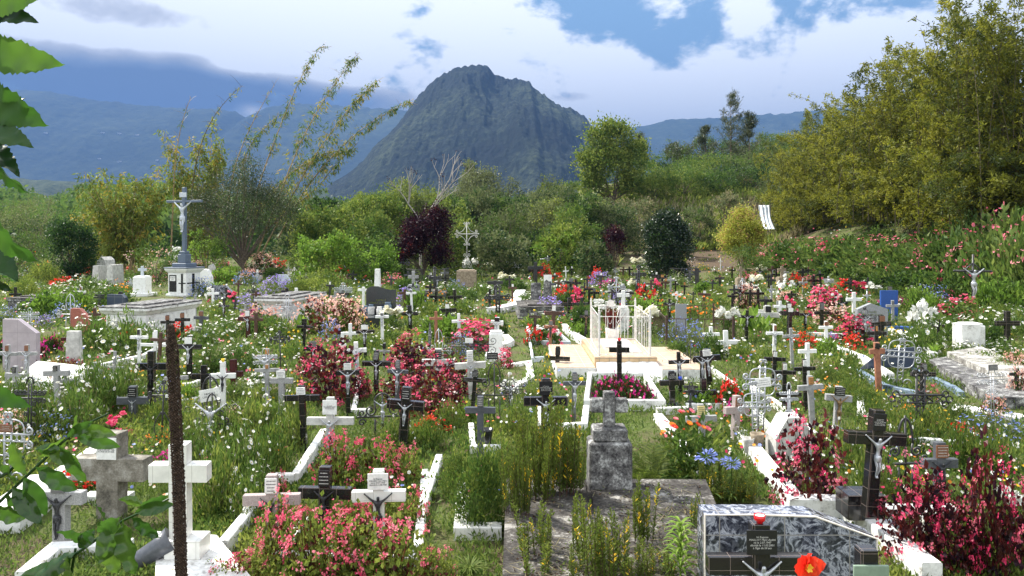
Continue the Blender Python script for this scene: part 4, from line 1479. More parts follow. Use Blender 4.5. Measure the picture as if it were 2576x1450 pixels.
def iron_mb(style, w, h, za, r):
    """outline of an iron cross: span w, height h, arm height za"""
    mb = MB()
    a = w / 2
    T_ = lambda pts, k=1.0: mb.tube(pts, r * k, 6)
    up = h - za
    if style == 'spear':                       # tall white cross with concave arcs
        T_([(0, 0, 0), (0, 0, h * 0.965)], 1.5)
        mb.tube([(0, 0, h * 0.93), (0, 0, h * 0.965), (0, 0, h)], [r * 0.6, r * 2.6, r * 0.2], 6)
        T_([(-a * .93, 0, za), (a * .93, 0, za)], 1.5)
        for s in (-1, 1):
            mb.tube([(s * a * .86, 0, za), (s * a * .92, 0, za), (s * a, 0, za)], [r, r * 2.6, r * 0.2], 6)
            for v in (-1, 1):
                zt = za + v * up * 0.72
                pts = [(s * a * .68 + s * 0.0, 0, za + v * a * 0.06)]
                pts = []
                for i in range(13):
                    u = i / 12 * PI / 2
                    pts.append((s * (a * .72 - a * .66 * math.sin(u)), 0, za + v * (a * .10 + (up * .74) * (1 - math.cos(u)))))
                T_(pts)
                T_(spiral(s * a * .74, za + v * a * .20, a * .12, -v * PI / 2, 1.35, s * v, 20))
                T_(spiral(s * a * .17, za + v * up * .84, a * .10, PI if s > 0 else 0, 1.2, -s * v, 18))
        for s in (-1, 1):
            T_([(s * .02, 0, h * .27), (s * a * .32, 0, h * .10), (s * a * .40, 0, 0.02)])
            T_(spiral(s * a * .15, h * .29, a * .13, -PI / 2, 1.2, s, 18))
            T_(spiral(s * a * .24, h * .04, a * .15, PI / 2, 1.2, s, 18))
    elif style == 'scroll':                    # thin scroll work cross
        T_([(0, 0, 0), (0, 0, h)], 1.2)
        T_([(-a, 0, za), (a, 0, za)], 1.2)
        for s in (-1, 1):
            T_(spiral(s * a * 0.95, za + a * .16, a * .16, -PI / 2, 1.3, s, 18))
            T_(spiral(s * a * 0.95, za - a * .16, a * .16, PI / 2, 1.3, -s, 18))
            cscroll(mb, (s * .06, za + .03), (s * a * .55, za + up * .1 + .02), -s * 0.25, r * .8, a * .10)
            cscroll(mb, (s * .05, za - .03), (s * a * .6, za - .05), s * 0.3, r * .8, a * .12)
            cscroll(mb, (s * a * .12, za + up * .3), (s * a * .12, h - up * .1), -s * 0.35, r * .8, a * .12)
            cscroll(mb, (s * a * .18, h * .08), (s * a * .18, h * .5), -s * 0.2, r * .8, a * .16)
        T_(arc(0, h, a * .13, 0, 2 * PI, 14))
    elif style == 'double':                    # doubled rods with rings between, curled top
        g = w * 0.075
        for s in (-1, 1):
            T_([(s * g, 0, 0), (s * g, 0, h - a * .3)])
            T_([(-a, 0, za + s * g), (a, 0, za + s * g)])
            T_([(s * g, 0, h - a * .3), (s * g * .3, 0, h - .02)] + spiral(-s * a * .10, h - .02, a * .13, 0 if s > 0 else PI, 1.1, s, 14))
            for v in (-1, 1):
                T_(spiral(s * a * .92, za + v * g * 2.0, g * 1.2, -v * PI / 2, 1.3, s * v, 16))
                cscroll(mb, (s * g, za + v * a * .75), (s * a * .72, za + v * g), s * v * 0.28, r * .8, a * .09)
            T_(spiral(s * g * 3.0, h * .1, g * 2.0, PI if s > 0 else 0, 1.2, -s, 16))
        k = int(h / (g * 2.6))
        for i in range(k):
            T_(arc(0, (i + .5) * h * .93 / k, g * .9, 0, 2 * PI, 9), .6)
        for i in range(-3, 4):
            if i:
                T_(arc(i * a / 3.8, za, g * .9, 0, 2 * PI, 9), .6)
    elif style == 'openwork':                  # cast black lattice
        g = w * 0.062
        for s in (-1, 1):
            T_([(s * g, 0, 0), (s * g, 0, h - g * 2)], 1.2)
            T_([(-a + g * 2, 0, za + s * g), (a - g * 2, 0, za + s * g)], 1.2)
        for (x, z, dx, dz) in ((0, h - g * 2, 0, 1), (-a + g * 2, za, -1, 0), (a - g * 2, za, 1, 0)):
            for q in (-1, 0, 1):
                cx, cz = x + dx * g * (1.2 if q == 0 else .2) + dz * q * g * 1.3, z + dz * g * (1.2 if q == 0 else .2) + dx * q * g * 1.3
                T_(arc(cx, cz, g * .8, 0, 2 * PI, 10), .9)
        T_(arc(0, za, g * 1.8, 0, 2 * PI, 16), 1.1)
        n = int((h - g * 4) / (g * 2.4))
        for i in range(n):
            z = g + i * (h - g * 4) / n
            z2 = g + (i + 1) * (h - g * 4) / n
            T_([(-g, 0, z), (g, 0, z2)], .7)
            T_([(g, 0, z), (-g, 0, z2)], .7)
        n = max(4, int(a * 2 / (g * 3)))
        for i in range(n):
            x, x2 = -a + g * 2 + i * (w - g * 4) / n, -a + g * 2 + (i + 1) * (w - g * 4) / n
            T_([(x, 0, za - g), (x2, 0, za + g)], .7)
            T_([(x, 0, za + g), (x2, 0, za - g)], .7)
    elif style == 'arch':                      # two uprights, heart loops over a cross bar
        for s in (-1, 1):
            T_([(s * a * .30, 0, 0), (s * a * .30, 0, za * .55)])
            T_(arc(0, za, a * .32, 0 if s > 0 else PI, PI / 2, 10, up * .9))
            T_([(s * a * .32, 0, za)] + spiral(s * a * .48, za - a * .30, a * .22, PI if s > 0 else 0, 1.2, s, 20))
            T_(spiral(s * a * .80, za * .72, a * .17, PI if s > 0 else 0, 1.2, s, 18))
            T_(spiral(s * a * .80, za * .72 - a * .36, a * .15, PI if s > 0 else 0, 1.2, -s, 18))
        T_([(-a, 0, za * .62), (a, 0, za * .62)], 1.2)
        T_([(0, 0, 0), (0, 0, h)], 1.0)
    elif style == 'trellis':                   # fine upright with curls all along
        T_([(-w * .05, 0, 0), (-w * .05, 0, h * .9)])
        T_([(w * .05, 0, 0), (w * .05, 0, h * .9)])
        T_([(-a, 0, za), (a, 0, za)])
        T_([(-a * .9, 0, za - .05), (a * .9, 0, za - .05)])
        for s in (-1, 1):
            n = 5
            for i in range(n):
                z = h * (0.12 + .78 * i / n)
                T_(spiral(s * w * .14, z, w * .09, PI if s > 0 else 0, 1.2, -s, 14), .8)
            for x in (.35, .65, .95):
                T_(spiral(s * a * x, za + w * .08, w * .08, -PI / 2, 1.2, s, 14), .8)
                T_(spiral(s * a * x, za - .05 - w * .08, w * .08, PI / 2, 1.2, -s, 14), .8)
            T_(arc(0, h * .9, w * .12, 0 if s > 0 else PI, PI / 2, 8, h * .1))
    elif style == 'plain':                     # simple rods
        T_([(0, 0, 0), (0, 0, h)], 1.3)
        T_([(-a, 0, za), (a, 0, za)], 1.3)
        for s in (-1, 1):
            T_([(s * a * .5, 0, za), (0, 0, za + up * .5)], .8)
            T_([(s * a * .5, 0, za), (0, 0, za - up * .5)], .8)
            T_([(s * a, 0, za - .03), (s * a, 0, za + .03)], 1.6)
    return mb


ALL = []     # (object, look, px, py, Y) of repeats whose labels are written at the end
DUPX = {}


def place(reg, x, y):
    ox, oy, s = REG[reg]
    return ox + x * s, oy + y * s


def solve(px, top, spanpx, base, h0, z0=0.0):
    """distance and height of a cross from its rows in the photograph"""
    if base:
        Y = F * (H - z0) / (base - HY)
        return Y, H - (top - HY) / F * Y - z0
    h = h0 or 0.86
    Y = F * (H - h) / (top - HY)
    sp = spanpx * Y / F
    if not h0:
        if sp > 0.66:
            Y *= 0.66 / sp * 0.5 + 0.5
        elif sp < 0.36:
            Y *= min(1.15, 0.36 / sp * 0.5 + 0.5)
    return Y, H - (top - HY) / F * Y - z0


MNAME = {'K': ('black', 'black'), 'k': ('black2', 'black'), 'G': ('grey', 'grey concrete'), 'R': ('granite', 'grey granite'), 'P': ('pinkgran', 'pinkish granite'), 'D': ('slate', 'dark grey'),
         'W': ('white', 'white'), 'T': ('whitetile', 'white tiled'), 'M': ('marble', 'stained white marble'), 'B': ('brown', 'brown'), 'O': ('maroon', 'maroon'), 'E': ('terra', 'terracotta coloured'),
         'C': ('marble', 'cream'), 'J': ('stained', 'large brownish concrete')}


def cross(line):
    """'Z5 x top span arm base mat flags' -> one grave cross"""
    t = line.split()
    reg, x, top, span, arm, base, mk_ = t[0], float(t[1]), float(t[2]), float(t[3]), float(t[4]), float(t[5]), t[6]
    fl = {}
    for f in t[7:]:
        fl[f[0]] = f[1:]
    s = REG[reg][2]
    px, ptop = place(reg, x, top)
    _, parm = place(reg, x, arm)
    pb = place(reg, x, base)[1] if base else 0
    h0 = float(fl['h']) if 'h' in fl else None
    z0 = float(fl.get('z', 0))
    Y, h = solve(px, ptop, span * s, pb, h0, z0)
    Y = min(Y, 64)
    if Y > 30:
        pass
    X = (px - CX) / F * Y
    gz = max(z0, TZ(X, Y)) if not z0 else z0
    h = max(0.5, H - (ptop - HY) / F * Y - gz)
    sp = span * s * Y / F
    za = H - (parm - HY) / F * Y - gz
    wf = float(fl.get('w', 0.175 if Y < 18 else 0.21))
    w = max(0.045, sp * wf)
    d = w * 0.8
    R = random.Random(int(px * 13 + ptop * 7))
    yaw = math.radians(float(fl['r'])) if 'r' in fl else R.uniform(-0.16, 0.16)
    tilt = math.radians(float(fl['t'])) if 't' in fl else R.gauss(0, 0.034)
    root = empty('grave_cross', (X, Y, gz), yaw, (R.gauss(0, 0.015), tilt))
    mname, tone = MNAME[mk_]
    m = MAT[mname]
    mb = MB()
    zb = -0.12
    if 'B' in fl:
        bs = float(fl['B'] or 0.12)
        b2 = MB()
        b2.box(-w * 1.45, w * 1.45, -d * 1.7, d * 1.9, -0.05, bs, 0.006)
        b2.build('pedestal', m, root)
    c = 0.004 if Y < 16 else 0.008
    mb.box(-w / 2, w / 2, -d / 2, d / 2, zb, h, c)
    mb.build('post', m, root)
    mb = MB()
    mb.box(-sp / 2, sp / 2, -d / 2 + 0.0025, d / 2 - 0.0025, za - w * 0.5, za + w * 0.5, c)
    mb.build('crossbar', m, root)
    look = tone + ' cross'
    ex = []
    if 'p' in fl:
        k = fl['p'][0]
        q = MB()
        pw = w * (float(fl['p'][1:]) if len(fl['p']) > 1 else R.uniform(1.05, 1.5))
        phh = min(max(pw * 0.8, (h - za) * 0.6), h - za)
        zc = za + (h - za) * 0.60
        pt = math.radians(float(fl.get('a', 0)))
        Mx = Matrix.Translation((0, -d / 2 - 0.009, zc)) @ Matrix.Rotation(pt, 4, 'Y')
        q.box(-pw / 2, pw / 2, -0.006, 0.006, -phh / 2, phh / 2, 0.002, Mx)
        po = q.build('plaque', MAT[PLQ[k]], root)
        if 'L' in fl:
            lo = lettering(po, TXT[fl['L']], (0, -d / 2 - 0.0165, zc), 0.03, MAT['ink' if k in 'wyo' else 'inkw'], pw * 0.86, 0.15 if fl['L'] in 'ab' else 0)
        elif Y < 13:
            linework(po, pw, phh, (0, -d / 2 - 0.0162, zc), MAT['ink' if k in 'wyvo' else 'inkw'], 4, int(px))
        ex.append('with %s plaque' % PLN[k])
    if 'c' in fl:
        k = fl['c'][0]
        hs = max(0.16, min((h * 0.42), sp * 0.85)) if len(fl['c']) < 2 else float(fl['c'][1:]) * h * .9
        o = obj('figure', CORP[k], root)
        o.scale = (hs * (0.9 if sp * 0.7 > hs * 0.6 else 0.75), hs, hs)
        o.location = (0, -d / 2 - 0.045 * hs, za - hs * 0.86)
        ex.append('%s figure' % CPN[k])
    if 'g' in fl:      # small glass or flower on top
        k = fl['g']
        q = MB()
        q.lathe([(0.018, 0), (0.026, 0.01), (0.030, 0.05), (0.026, 0.05), (0.02, 0.012)], 12)
        co = q.build('candle_cup', MAT[{'r': 'redglass', 'b': 'blueglass', 'y': 'yellowglass'}[k]], None, True)
        ox_ = float(fl.get('x', 0))
        co.location = (X + ox_ * sp, Y, gz + (h if ox_ == 0 else za + w / 2) + 0.002)
        prop(co, '%s candle cup standing on the %s' % ({'r': 'red', 'b': 'blue', 'y': 'yellow'}[k], {'r': 'cross before the fenced tomb', 'b': 'arm of a black cross right of the fenced tomb', 'y': 'top of a cross'}[k]), 'candle cup')
        CUPS.append((co, k, px, ptop))
    if len(ex) == 2:
        ex = [ex[0] + ' and ' + ex[1]]
    elif 'c' in fl and 'p' not in fl:
        ex = ['with ' + ex[0]]
    if 't' in fl and abs(float(fl['t'])) > 3:
        look = 'tilted ' + look
    if h > 1.05 and Y < 25:
        look = 'tall ' + look
    ALL.append((root, (look + ' ' + ' '.join(ex)).strip(), px, ptop, Y, 'grave cross', '%s grave crosses' % tone.split()[0]))
    return root


CUPS = []
TXT = {
    'a': ['Ici Repose', 'VALLEAU Jean Marc', 'né le 20.07.1948', 'décédé le 4.08.1948'],
    'b': ['Ici Repose', 'MAILLOT Marc André', 'né le 2.07.1947', 'décédé le 11.03.2001', "à l'âge de 54 ans"],
    'c': ['SABOUK', 'Né le 12-12-19', 'Dcd le 14-02-2011', "A l'âge de 73 ans"],
    'd': ['ICI REPOSE', 'CADET', 'DCD 6 JUILLET 1985', "A L'AGE DE 57 ANS"],
    'e': ['ICI REPOSE', 'GEORGES DANIEL ROBERT', 'DCD LE 15 10 1983', "A L'AGE DE 58 ANS"],
    'f': ['Ici reposent', 'BEUF Roger', 'DCD le 20.10.1964', 'et BEUF Maxime', 'DCD le 5.08.1981'],
    'g': ['Ici Repose', 'LAUP Jean Edmond', 'né le 15.09.1936', 'DCD le 23.10.94'],
    'h': ['Ici repose', 'Mr LAUP', 'Charles Henri', 'Dcd le 27.9.1990', "à l'âge de 70 ans"],
}


def iron(line):
    """'Z5 style x top span arm base mat flags r<rod radius>'"""
    t = line.split()
    reg, style, x, top, span, arm, base, mk_ = t[0], t[1], float(t[2]), float(t[3]), float(t[4]), float(t[5]), float(t[6]), t[7]
    fl = {f[0]: f[1:] for f in t[8:]}
    s = REG[reg][2]
    px, ptop = place(reg, x, top)
    parm = place(reg, x, arm)[1]
    pb = place(reg, x, base)[1] if base else 0
    z0 = float(fl.get('z', 0))
    Y, h = solve(px, ptop, span * s, pb, float(fl['h']) if 'h' in fl else 1.0, z0)
    X = (px - CX) / F * Y
    gz = z0 if z0 else TZ(X, Y)
    h = H - (ptop - HY) / F * Y - gz
    za = H - (parm - HY) / F * Y - gz
    sp = span * s * Y / F
    R = random.Random(int(px * 3))
    root = empty('iron_cross', (X, Y, gz), R.uniform(-.1, .1), (0, math.radians(float(fl.get('t', R.gauss(0, 1.2))))))
    mat = {'s': 'silver', 'b': 'iron', 'w': 'whiteiron', 'r': 'rust'}[mk_]
    tone = {'s': 'silver', 'b': 'black', 'w': 'white', 'r': 'rusty'}[mk_]
    mb = iron_mb(style, sp, h, za, float(fl.get('r', 0.008)) * ((1.45 if mk_ in 'b' else 1.1) if Y < 14 else (1.35 if Y < 25 else 1.8)))
    mb.build('scrollwork', MAT[mat], root, True)
    ex = []
    if 'p' in fl:
        k = fl['p'][0]
        q = MB()
        pw = sp * (float(fl['p'][1:]) if len(fl['p']) > 1 else 0.3)
        Mx = Matrix.Translation((float(fl.get('x', 0)) * sp, -0.03, float(fl.get('y', 0)) * h + za)) @ Matrix.Rotation(math.radians(float(fl.get('a', 0))), 4, 'Y')
        q.box(-pw / 2, pw / 2, -0.005, 0.005, -pw * .3, pw * .3, 0.002, Mx)
        po = q.build('plaque', MAT[PLQ[k]], root)
        if 'L' in fl:
            l = lettering(po, ['FAMILLE', 'LHOMOND'], None, 0.05, MAT['ink'], pw * 0.72)
            l.matrix_local = Mx @ Matrix.Translation((0, -0.0065, 0))
        elif Y < 13:
            l = linework(po, pw, pw * .5, None, MAT['ink' if k in 'wyvo' else 'inkw'], 3, int(px))
            l.matrix_local = Mx @ Matrix.Translation((0, -0.0065, 0))
        ex.append('with %s plate' % PLN[k])
    if 'c' in fl:
        k = fl['c'][0]
        hs = h * float(fl['c'][1:] or 0.36)
        o = obj('figure', CORP[k], root)
        o.scale = (hs, hs, hs)
        o.location = (0, -0.02 - 0.045 * hs, za - hs * 0.86)
        ex.append('%s figure' % CPN[k])
    if len(ex) == 2:
        ex = [ex[0] + ' and ' + ex[1]]
    elif 'c' in fl and 'p' not in fl:
        ex = ['with ' + ex[0]]
    nm = {'spear': 'spear tipped iron cross', 'scroll': 'scrolled iron cross', 'double': 'doubled rod iron cross', 'openwork': 'lattice iron cross', 'arch': 'arched iron cross', 'trellis': 'curly iron cross', 'plain': 'thin iron cross'}[style]
    ALL.append((root, (tone + ' ' + nm + ' ' + ' '.join(ex)).strip(), px, ptop, Y, 'iron cross', '%s iron crosses' % tone))
    return root


CROSSES = """
Z5 920 265 610 560 0 J h0.86 w.30 pw.9 Ld r-4 t0
Z5 1488 345 470 585 1120 T z.296 w.31 r2 t0.3
Z5 505 640 390 800 1220 R w.27 pg1.1 Lc cd.72 r-3 t0
Z6 180 615 460 820 1250 P w.19 pw1.1 cd.5 t0 r4
Z6 615 548 435 765 1130 K w.21 pb1.0 cd.5 t0.3 r-3
Z6 1065 570 440 785 1240 T w.20 pw1.9 La cd.62 t-0.5 r2
Z6 660 -20 385 175 520 M w.16 pw1.9 Le cs.5 t0 r0
Z6 1895 -30 250 85 0 D h.85 w.2 pg.9 t0
Z7 375 -177 362 10 430 K w.2 pb1.5 Lg cs.45 r2 t0
Z8 993 75 505 310 850 K z.40 w.20 pb1.1 Lf cs.52 r5 t4.4
Z8 1565 345 290 520 870 D w.26 pn1.35 cd.6 r3 t0
Z7 2135 1015 860 1350 0 K h.92 w.17 pb1.7 Lb cs.5 r0 t0
Z7 1930 -35 240 85 360 P w.24 pn1.2 t3.5 r25
Z7 1665 80 250 155 330 G w.2 py1.2
Z4 1158 825 130 905 0 E h.9 w.35 pb.9 a20
Z4 1540 1010 228 1110 0 K h.95 pg1
Z4 770 1215 228 1320 0 R w.25 pb1.6 cb.62
Z4 570 1120 230 1225 0 G w.2 po.9 r3
Z4 360 1200 225 1295 0 K
Z4 312 1005 195 1095 0 K pw.9
Z4 508 975 195 1062 0 K pw1
Z4 215 900 190 975 0 K pw.9 
Z4 520 830 170 905 0 W w.2
Z4 222 665 155 745 0 W pn.8 cs
Z4 388 697 148 768 0 G cs
Z4 157 495 205 580 0 C pb1.2 cs
Z4 355 470 175 570 0 K pw.9 cs t0
Z4 495 530 110 577 0 K po1.2 cs
Z4 652 465 135 562 0 K pg1.2
Z4 690 635 125 692 0 W pn1.5
Z4 838 425 105 477 0 K cs
Z4 270 455 98 502 0 G
Z4 935 378 135 443 0 W
Z4 1285 450 112 500 0 G pg.9
Z4 1188 580 180 662 0 K pn1.3
Z4 1142 675 170 745 0 K po.5
Z4 1265 325 140 385 0 K pg1 cs
Z4 572 228 97 275 0 K
Z4 485 260 75 292 0 G pn1
Z4 907 250 98 295 0 K
Z4 1050 245 72 287 0 k
Z4 2305 545 205 655 0 K h.95
Z4 1690 620 110 680 0 K
Z4 2390 1060 150 1110 0 k
Y5 630 120 70 165 0 K
Y5 590 160 78 213 0 k
Y5 438 220 95 273 0 K cs
Y5 330 265 105 315 0 K cs
Y5 268 320 88 345 0 K
Y5 285 252 72 290 0 k
Y5 412 290 92 320 0 K
Y5 485 285 100 322 0 K
Y5 860 198 72 230 0 G po.9
Y5 943 170 92 214 0 K
Y5 172 28 34 55 0 W
Y5 285 428 112 478 0 K pg1.2
Y5 385 460 110 515 0 K cs
Y5 740 440 160 485 0 K pw
Y5 663 383 100 432 0 W
Y5 572 160 60 182 0 K
Y5 100 205 60 235 0 k
Y5 540 100 40 128 0 K
Y5 770 140 60 165 0 B
Y5 545 345 110 380 0 K pg1
Y5 810 235 60 262 0 K
Y4 75 90 96 130 0 K
Y4 88 60 130 108 0 k
Y4 220 68 62 100 0 K
Y4 278 75 42 98 0 G
Y4 342 97 44 136 0 W
Y4 388 93 42 120 0 K pw1.4
Y4 815 97 52 122 0 B
Y4 870 97 62 122 0 K
Y4 1085 140 76 172 0 K pw.9
Y4 1090 180 66 210 0 k
Y4 1137 165 82 192 0 K po
Y4 1165 195 72 230 0 B po1.2
Y4 1252 218 56 245 0 K
Y4 1325 225 60 262 0 K po
Y4 375 195 100 232 0 K pg1.6
Y4 432 200 90 236 0 K
Y4 492 230 62 268 0 k
Y4 457 270 86 316 0 K pg1
Y4 577 275 86 316 0 K pg1
Y4 362 353 130 412 0 K
Y4 478 355 106 408 0 k
Y4 232 412 150 487 0 B pw.9
Y4 78 470 106 516 0 K pg1.1 gy
Y4 207 545 116 600 0 E pg1.3 cd
Y4 504 460 106 515 0 K pg1.3 cb
Y4 1203 365 90 408 0 K cs
Y4 997 248 95 300 0 K
Y4 735 205 64 240 0 k
Y4 645 280 52 315 0 G
Y4 720 290 70 312 0 K
Y4 1130 325 74 385 0 K
Y3 93 58 86 100 0 G cp
Y3 285 135 62 188 0 k po
Y3 380 108 62 136 0 B
Y3 880 290 120 352 0 K
Y3 1163 285 92 362 0 K
Y3 710 285 110 350 0 K
Y3 505 420 138 490 0 K pb1.1 cs
Y3 717 470 112 530 0 E
Y3 817 405 150 462 0 K pw1 
Y3 820 455 90 505 0 D
Y3 912 487 118 553 0 W cp
Y3 270 480 112 515 0 W pg1 cs
Y3 133 575 136 640 0 K pw1.6 cs
Y3 1270 80 42 100 0 E
Y3 1340 70 62 104 0 k
Y3 1325 175 80 205 0 K
Y3 20 130 76 165 0 k
Y3 790 115 70 150 0 G
Y3 1210 215 130 232 0 k
Y2 1010 275 108 320 0 W cs
Y2 415 272 92 320 0 K cs
Y2 318 278 96 322 0 W
Y2 85 338 92 382 0 G cs
Y2 170 338 92 382 0 G cs
Y2 405 360 90 425 0 K cs
Y2 610 455 160 530 0 O pw1 cs.5
Y2 585 412 82 462 0 G
Y2 62 480 120 540 0 K pn1.3
Y2 208 465 124 525 0 D pn1.3
Y2 1067 533 130 600 0 K
Y2 1327 305 86 348 0 G
Y2 690 118 72 158 0 k pw
Y2 677 300 80 330 0 B
Y2 495 355 60 400 0 k
Y1 895 128 80 180 0 K
Y1 680 263 78 308 410 W pn.9 
Y1 128 268 96 330 0 K
Y1 320 235 42 260 0 G t10
Y1 470 130 60 180 0 k
Y1 385 120 60 165 0 K
Y1 1000 305 126 376 0 K pb1 cs
Y1 785 440 110 495 0 B
Y1 1178 410 168 495 0 D pb.9
Y1 1396 500 112 560 0 K pn1.3
Y1 140 135 60 175 0 B
Y1 182 240 50 280 0 k
Y1 1035 -10 46 20 0 k
Y1 235 265 60 300 0 K
Z1 627 725 152 795 925 O w.2 r0
Z1 240 845 178 927 0 G pn1.1 cs
Z1 65 845 178 927 0 G pn1.1 cs
Z1 1243 703 156 780 0 W pb.9 cs
Z1 1375 720 260 850 0 W w.1 pw1.6
Z1 1415 735 190 805 0 B w.14
Z1 1690 770 225 865 0 K w.18 pw1.7 cs.5
Z1 1352 905 268 1040 1400 K w.22 cd.4 r4 t0.3
Z1 1822 1030 220 1130 1345 K w.23 r0
Z1 1990 1000 218 1125 1440 W w.20 gy cd.4 t0
Z1 2092 978 170 1108 1310 O w.3 r-8
Z1 125 1035 186 1120 0 R pb.9 w.2
Z1 520 1025 236 1100 0 R pb.9 w.2
Z1 830 1003 152 1085 0 G w.26
Z1 1008 905 170 1050 0 G w.12
Z1 1190 1218 272 1345 1500 D w.23 cs.45 pb1.2
Z1 2390 1020 225 1075 0 G w.14 po.8
Z1 1600 1130 210 1145 0 G w.17
Z1 590 1120 170 1170 0 G w.2
Z2 150 880 180 955 0 G po1.1
Z2 285 1070 205 1168 0 R w.24 pw1.6 
Z2 897 673 140 746 825 W w.2
Z2 1040 665 146 730 865 K pw1.4 cs.55 w.2
Z2 475 615 132 685 790 K
Z2 567 815 166 880 1070 K pg1.6 cs.5 w.24
Z2 962 820 182 898 0 W w.2 cs.7 pw1
Z2 830 735 66 850 960 W w.4
Z2 1190 828 110 905 0 G pb1.6
Z2 1128 900 252 1015 1320 K w.17 pg1 a15 cs.42 r0 t0
Z2 880 1000 204 1095 0 K pw1.6 cs.5 w.2
Z2 1310 985 190 1085 0 D pg1.2 cs.6
Z2 1677 880 290 1005 0 M w.2 pb1
Z2 1978 898 275 1030 0 M w.2 pw.9 cs.4
Z2 1980 1065 205 1160 0 K pb1.5
Z2 485 1210 320 1320 0 K w.16 pw1.6
Z2 1362 1220 335 1380 0 K w.24 pb1.0 cs.4
Z2 2195 600 112 650 0 W w.36 pb1.1 cs.6 gr
Z2 50 560 130 620 0 B
Z3 508 862 222 970 1110 K w.17 pb1.2
Z3 1065 815 182 893 1330 K w.24 t0 gr
Z3 1610 910 186 1000 1320 K w.18 cs.5
Z3 1806 900 165 985 1330 K w.24 cs.5 r-10
Z3 1885 880 235 965 1330 K w.2 pw1.5 cs.45 t-6
Z3 1540 1080 215 1185 1420 K w.22 pb1.6 Lh B.07 gb x.32
Z3 1825 1165 222 1275 1420 K w.2 cs.55
Z3 655 1090 205 1190 0 D pg1.5 cs.6 gy x.35
Z3 2018 718 215 825 960 W w.18 r0
Z3 1886 685 152 755 860 W w.2
Z3 2200 540 118 592 760 K cs w.24
Z3 1720 375 50 395 0 k
Z3 1300 310 60 360 0 K
Z3 2355 500 110 545 0 C
"""

IRON = """
P spear 1175 558 64 589 676 w z0.75 r.008
Z4 double 100 985 330 1180 0 s h1.15 pw.42 a-8 r.010 t2
Z4 double 1340 800 330 930 1235 s r.010 t4
Z4 openwork 1530 1040 560 1330 0 b h1.05 r.009 t0
Z4 scroll 1030 520 200 610 0 b h1.0 cs.4 r.007
Z4 plain 1990 40 330 190 590 b cs.5 r.016
Z4 trellis 2180 1050 260 1130 0 s h.9 pg.34 y.15 r.006
Z4 trellis 360 1185 160 1290 0 s h.92 r.007
Z4 scroll 710 255 82 282 0 s h.8 r.007
Z8 arch 1290 130 400 360 800 b r.009
Z7 double 2100 -150 250 40 420 s pw.0 r.009
Z3 arch 1703 810 205 900 1120 b r.006
Z3 trellis 1690 1180 120 1230 0 b h.7 r.006 pb.6
Z6 arch 1095 -60 420 20 330 b h.9 cs.5 r.008
Z1 arch 1890 1110 500 1340 0 b h.80 pw.36 y.10 a-8 L1 r.009
Z1 trellis 262 1135 265 1292 0 b h.9 r.008
Z1 scroll 1440 1180 240 1300 0 b h.85 r.006 pw.2 x.2
Z5 double 60 110 400 310 700 s pn.26 y.14 r.010
Z5 arch 1750 -60 300 60 420 b cs.8 r.007
Z1 trellis 2385 880 200 965 0 s h.95 cs.5 r.007
Z2 scroll 280 735 165 800 0 b h1.0 r.007
Z2 arch 2180 995 330 1140 0 b pb.3 y.35 x-.05 h.95 r.006
Z2 trellis 2330 1150 260 1220 0 b h.6 r.005 cs.6
Z2 trellis 1960 790 420 840 0 b h.75 pw.17 y.1 x-.03 r.006
Z2 arch 1690 700 230 830 0 s h.8 r.006
Z1 arch 625 390 240 480 730 s r.010
Z1 trellis 265 520 170 580 0 s h.8 r.009
Y1 trellis 825 305 80 340 0 b h.8 r.007
Y1 scroll 1090 205 70 240 0 s h.6 r.008
Y2 scroll 995 112 96 160 240 w r.012
Y2 arch 1398 75 150 150 0 s h1.1 r.010
Y2 trellis 1400 235 140 290 0 s h.7 r.010
Y2 trellis 940 330 180 435 0 s h1.1 r.009
Y2 scroll 650 235 82 300 0 b h.9 r.009
Y2 trellis 685 145 72 185 0 s h.7 r.010
Y2 trellis 1185 130 90 165 0 s h.6 r.009
Y2 scroll 945 100 40 125 0 s h.7 r.008
Y2 trellis 385 75 40 110 0 s h.9 r.009
Y3 openwork 1230 245 222 355 500 b r.013 t0
Y3 openwork 705 100 106 190 340 b r.014 t0
Y4 spear 760 180 162 270 0 s h1.25 r.010 t0
Y4 plain 190 0 162 36 175 s r.014 t0
Y4 openwork 945 85 132 162 385 b r.012 t0
Y4 scroll 755 110 40 140 0 s h.8 r.008
Y4 trellis 460 80 40 110 0 s h.7 r.008
Y5 scroll 352 205 100 270 0 s h1.0 r.011
Y5 trellis 1068 180 82 212 0 s h.8 r.010
Y5 plain 1305 150 60 190 0 b h.8 r.01
Y6 plain 150 300 60 340 0 s h.7 r.008
"""


def rod_fence(root, pts, h, r, n_per_m, mat, hook=True, z=0.0, top=True):
    """fence panels between consecutive posts"""
    for a, b in zip(pts[:-1], pts[1:]):
        a, b = Vector(a), Vector(b)
        mb = MB()
        L = (b - a).length
        n = max(2, int(L * n_per_m))
        if top:
            mb.tube([a + Vector((0, 0, h * .93)), b + Vector((0, 0, h * .93))], r * 1.2, 6)
        mb.tube([a + Vector((0, 0, .03)), b + Vector((0, 0, .03))], r * 1.2, 6)
        d = (b - a).normalized()
        for i in range(1, n):
            p = a.lerp(b, i / n)
            mb.tube([p + Vector((0, 0, .03)), p + Vector((0, 0, h * .93))], r, 5)
            if hook:
                pts_ = []
                for k in range(8):
                    t = k / 7 * PI
                    q = p + d * (0.045 * (1 - math.cos(t)) * 0.9) + Vector((0, 0, h * .93 - 0.10 * math.sin(t) - 0.02 - 0.05 * (k / 7)))
                    pts_.append(q)
                mb.tube(pts_, r * .55, 4)
        mb.build('rail', mat, root)


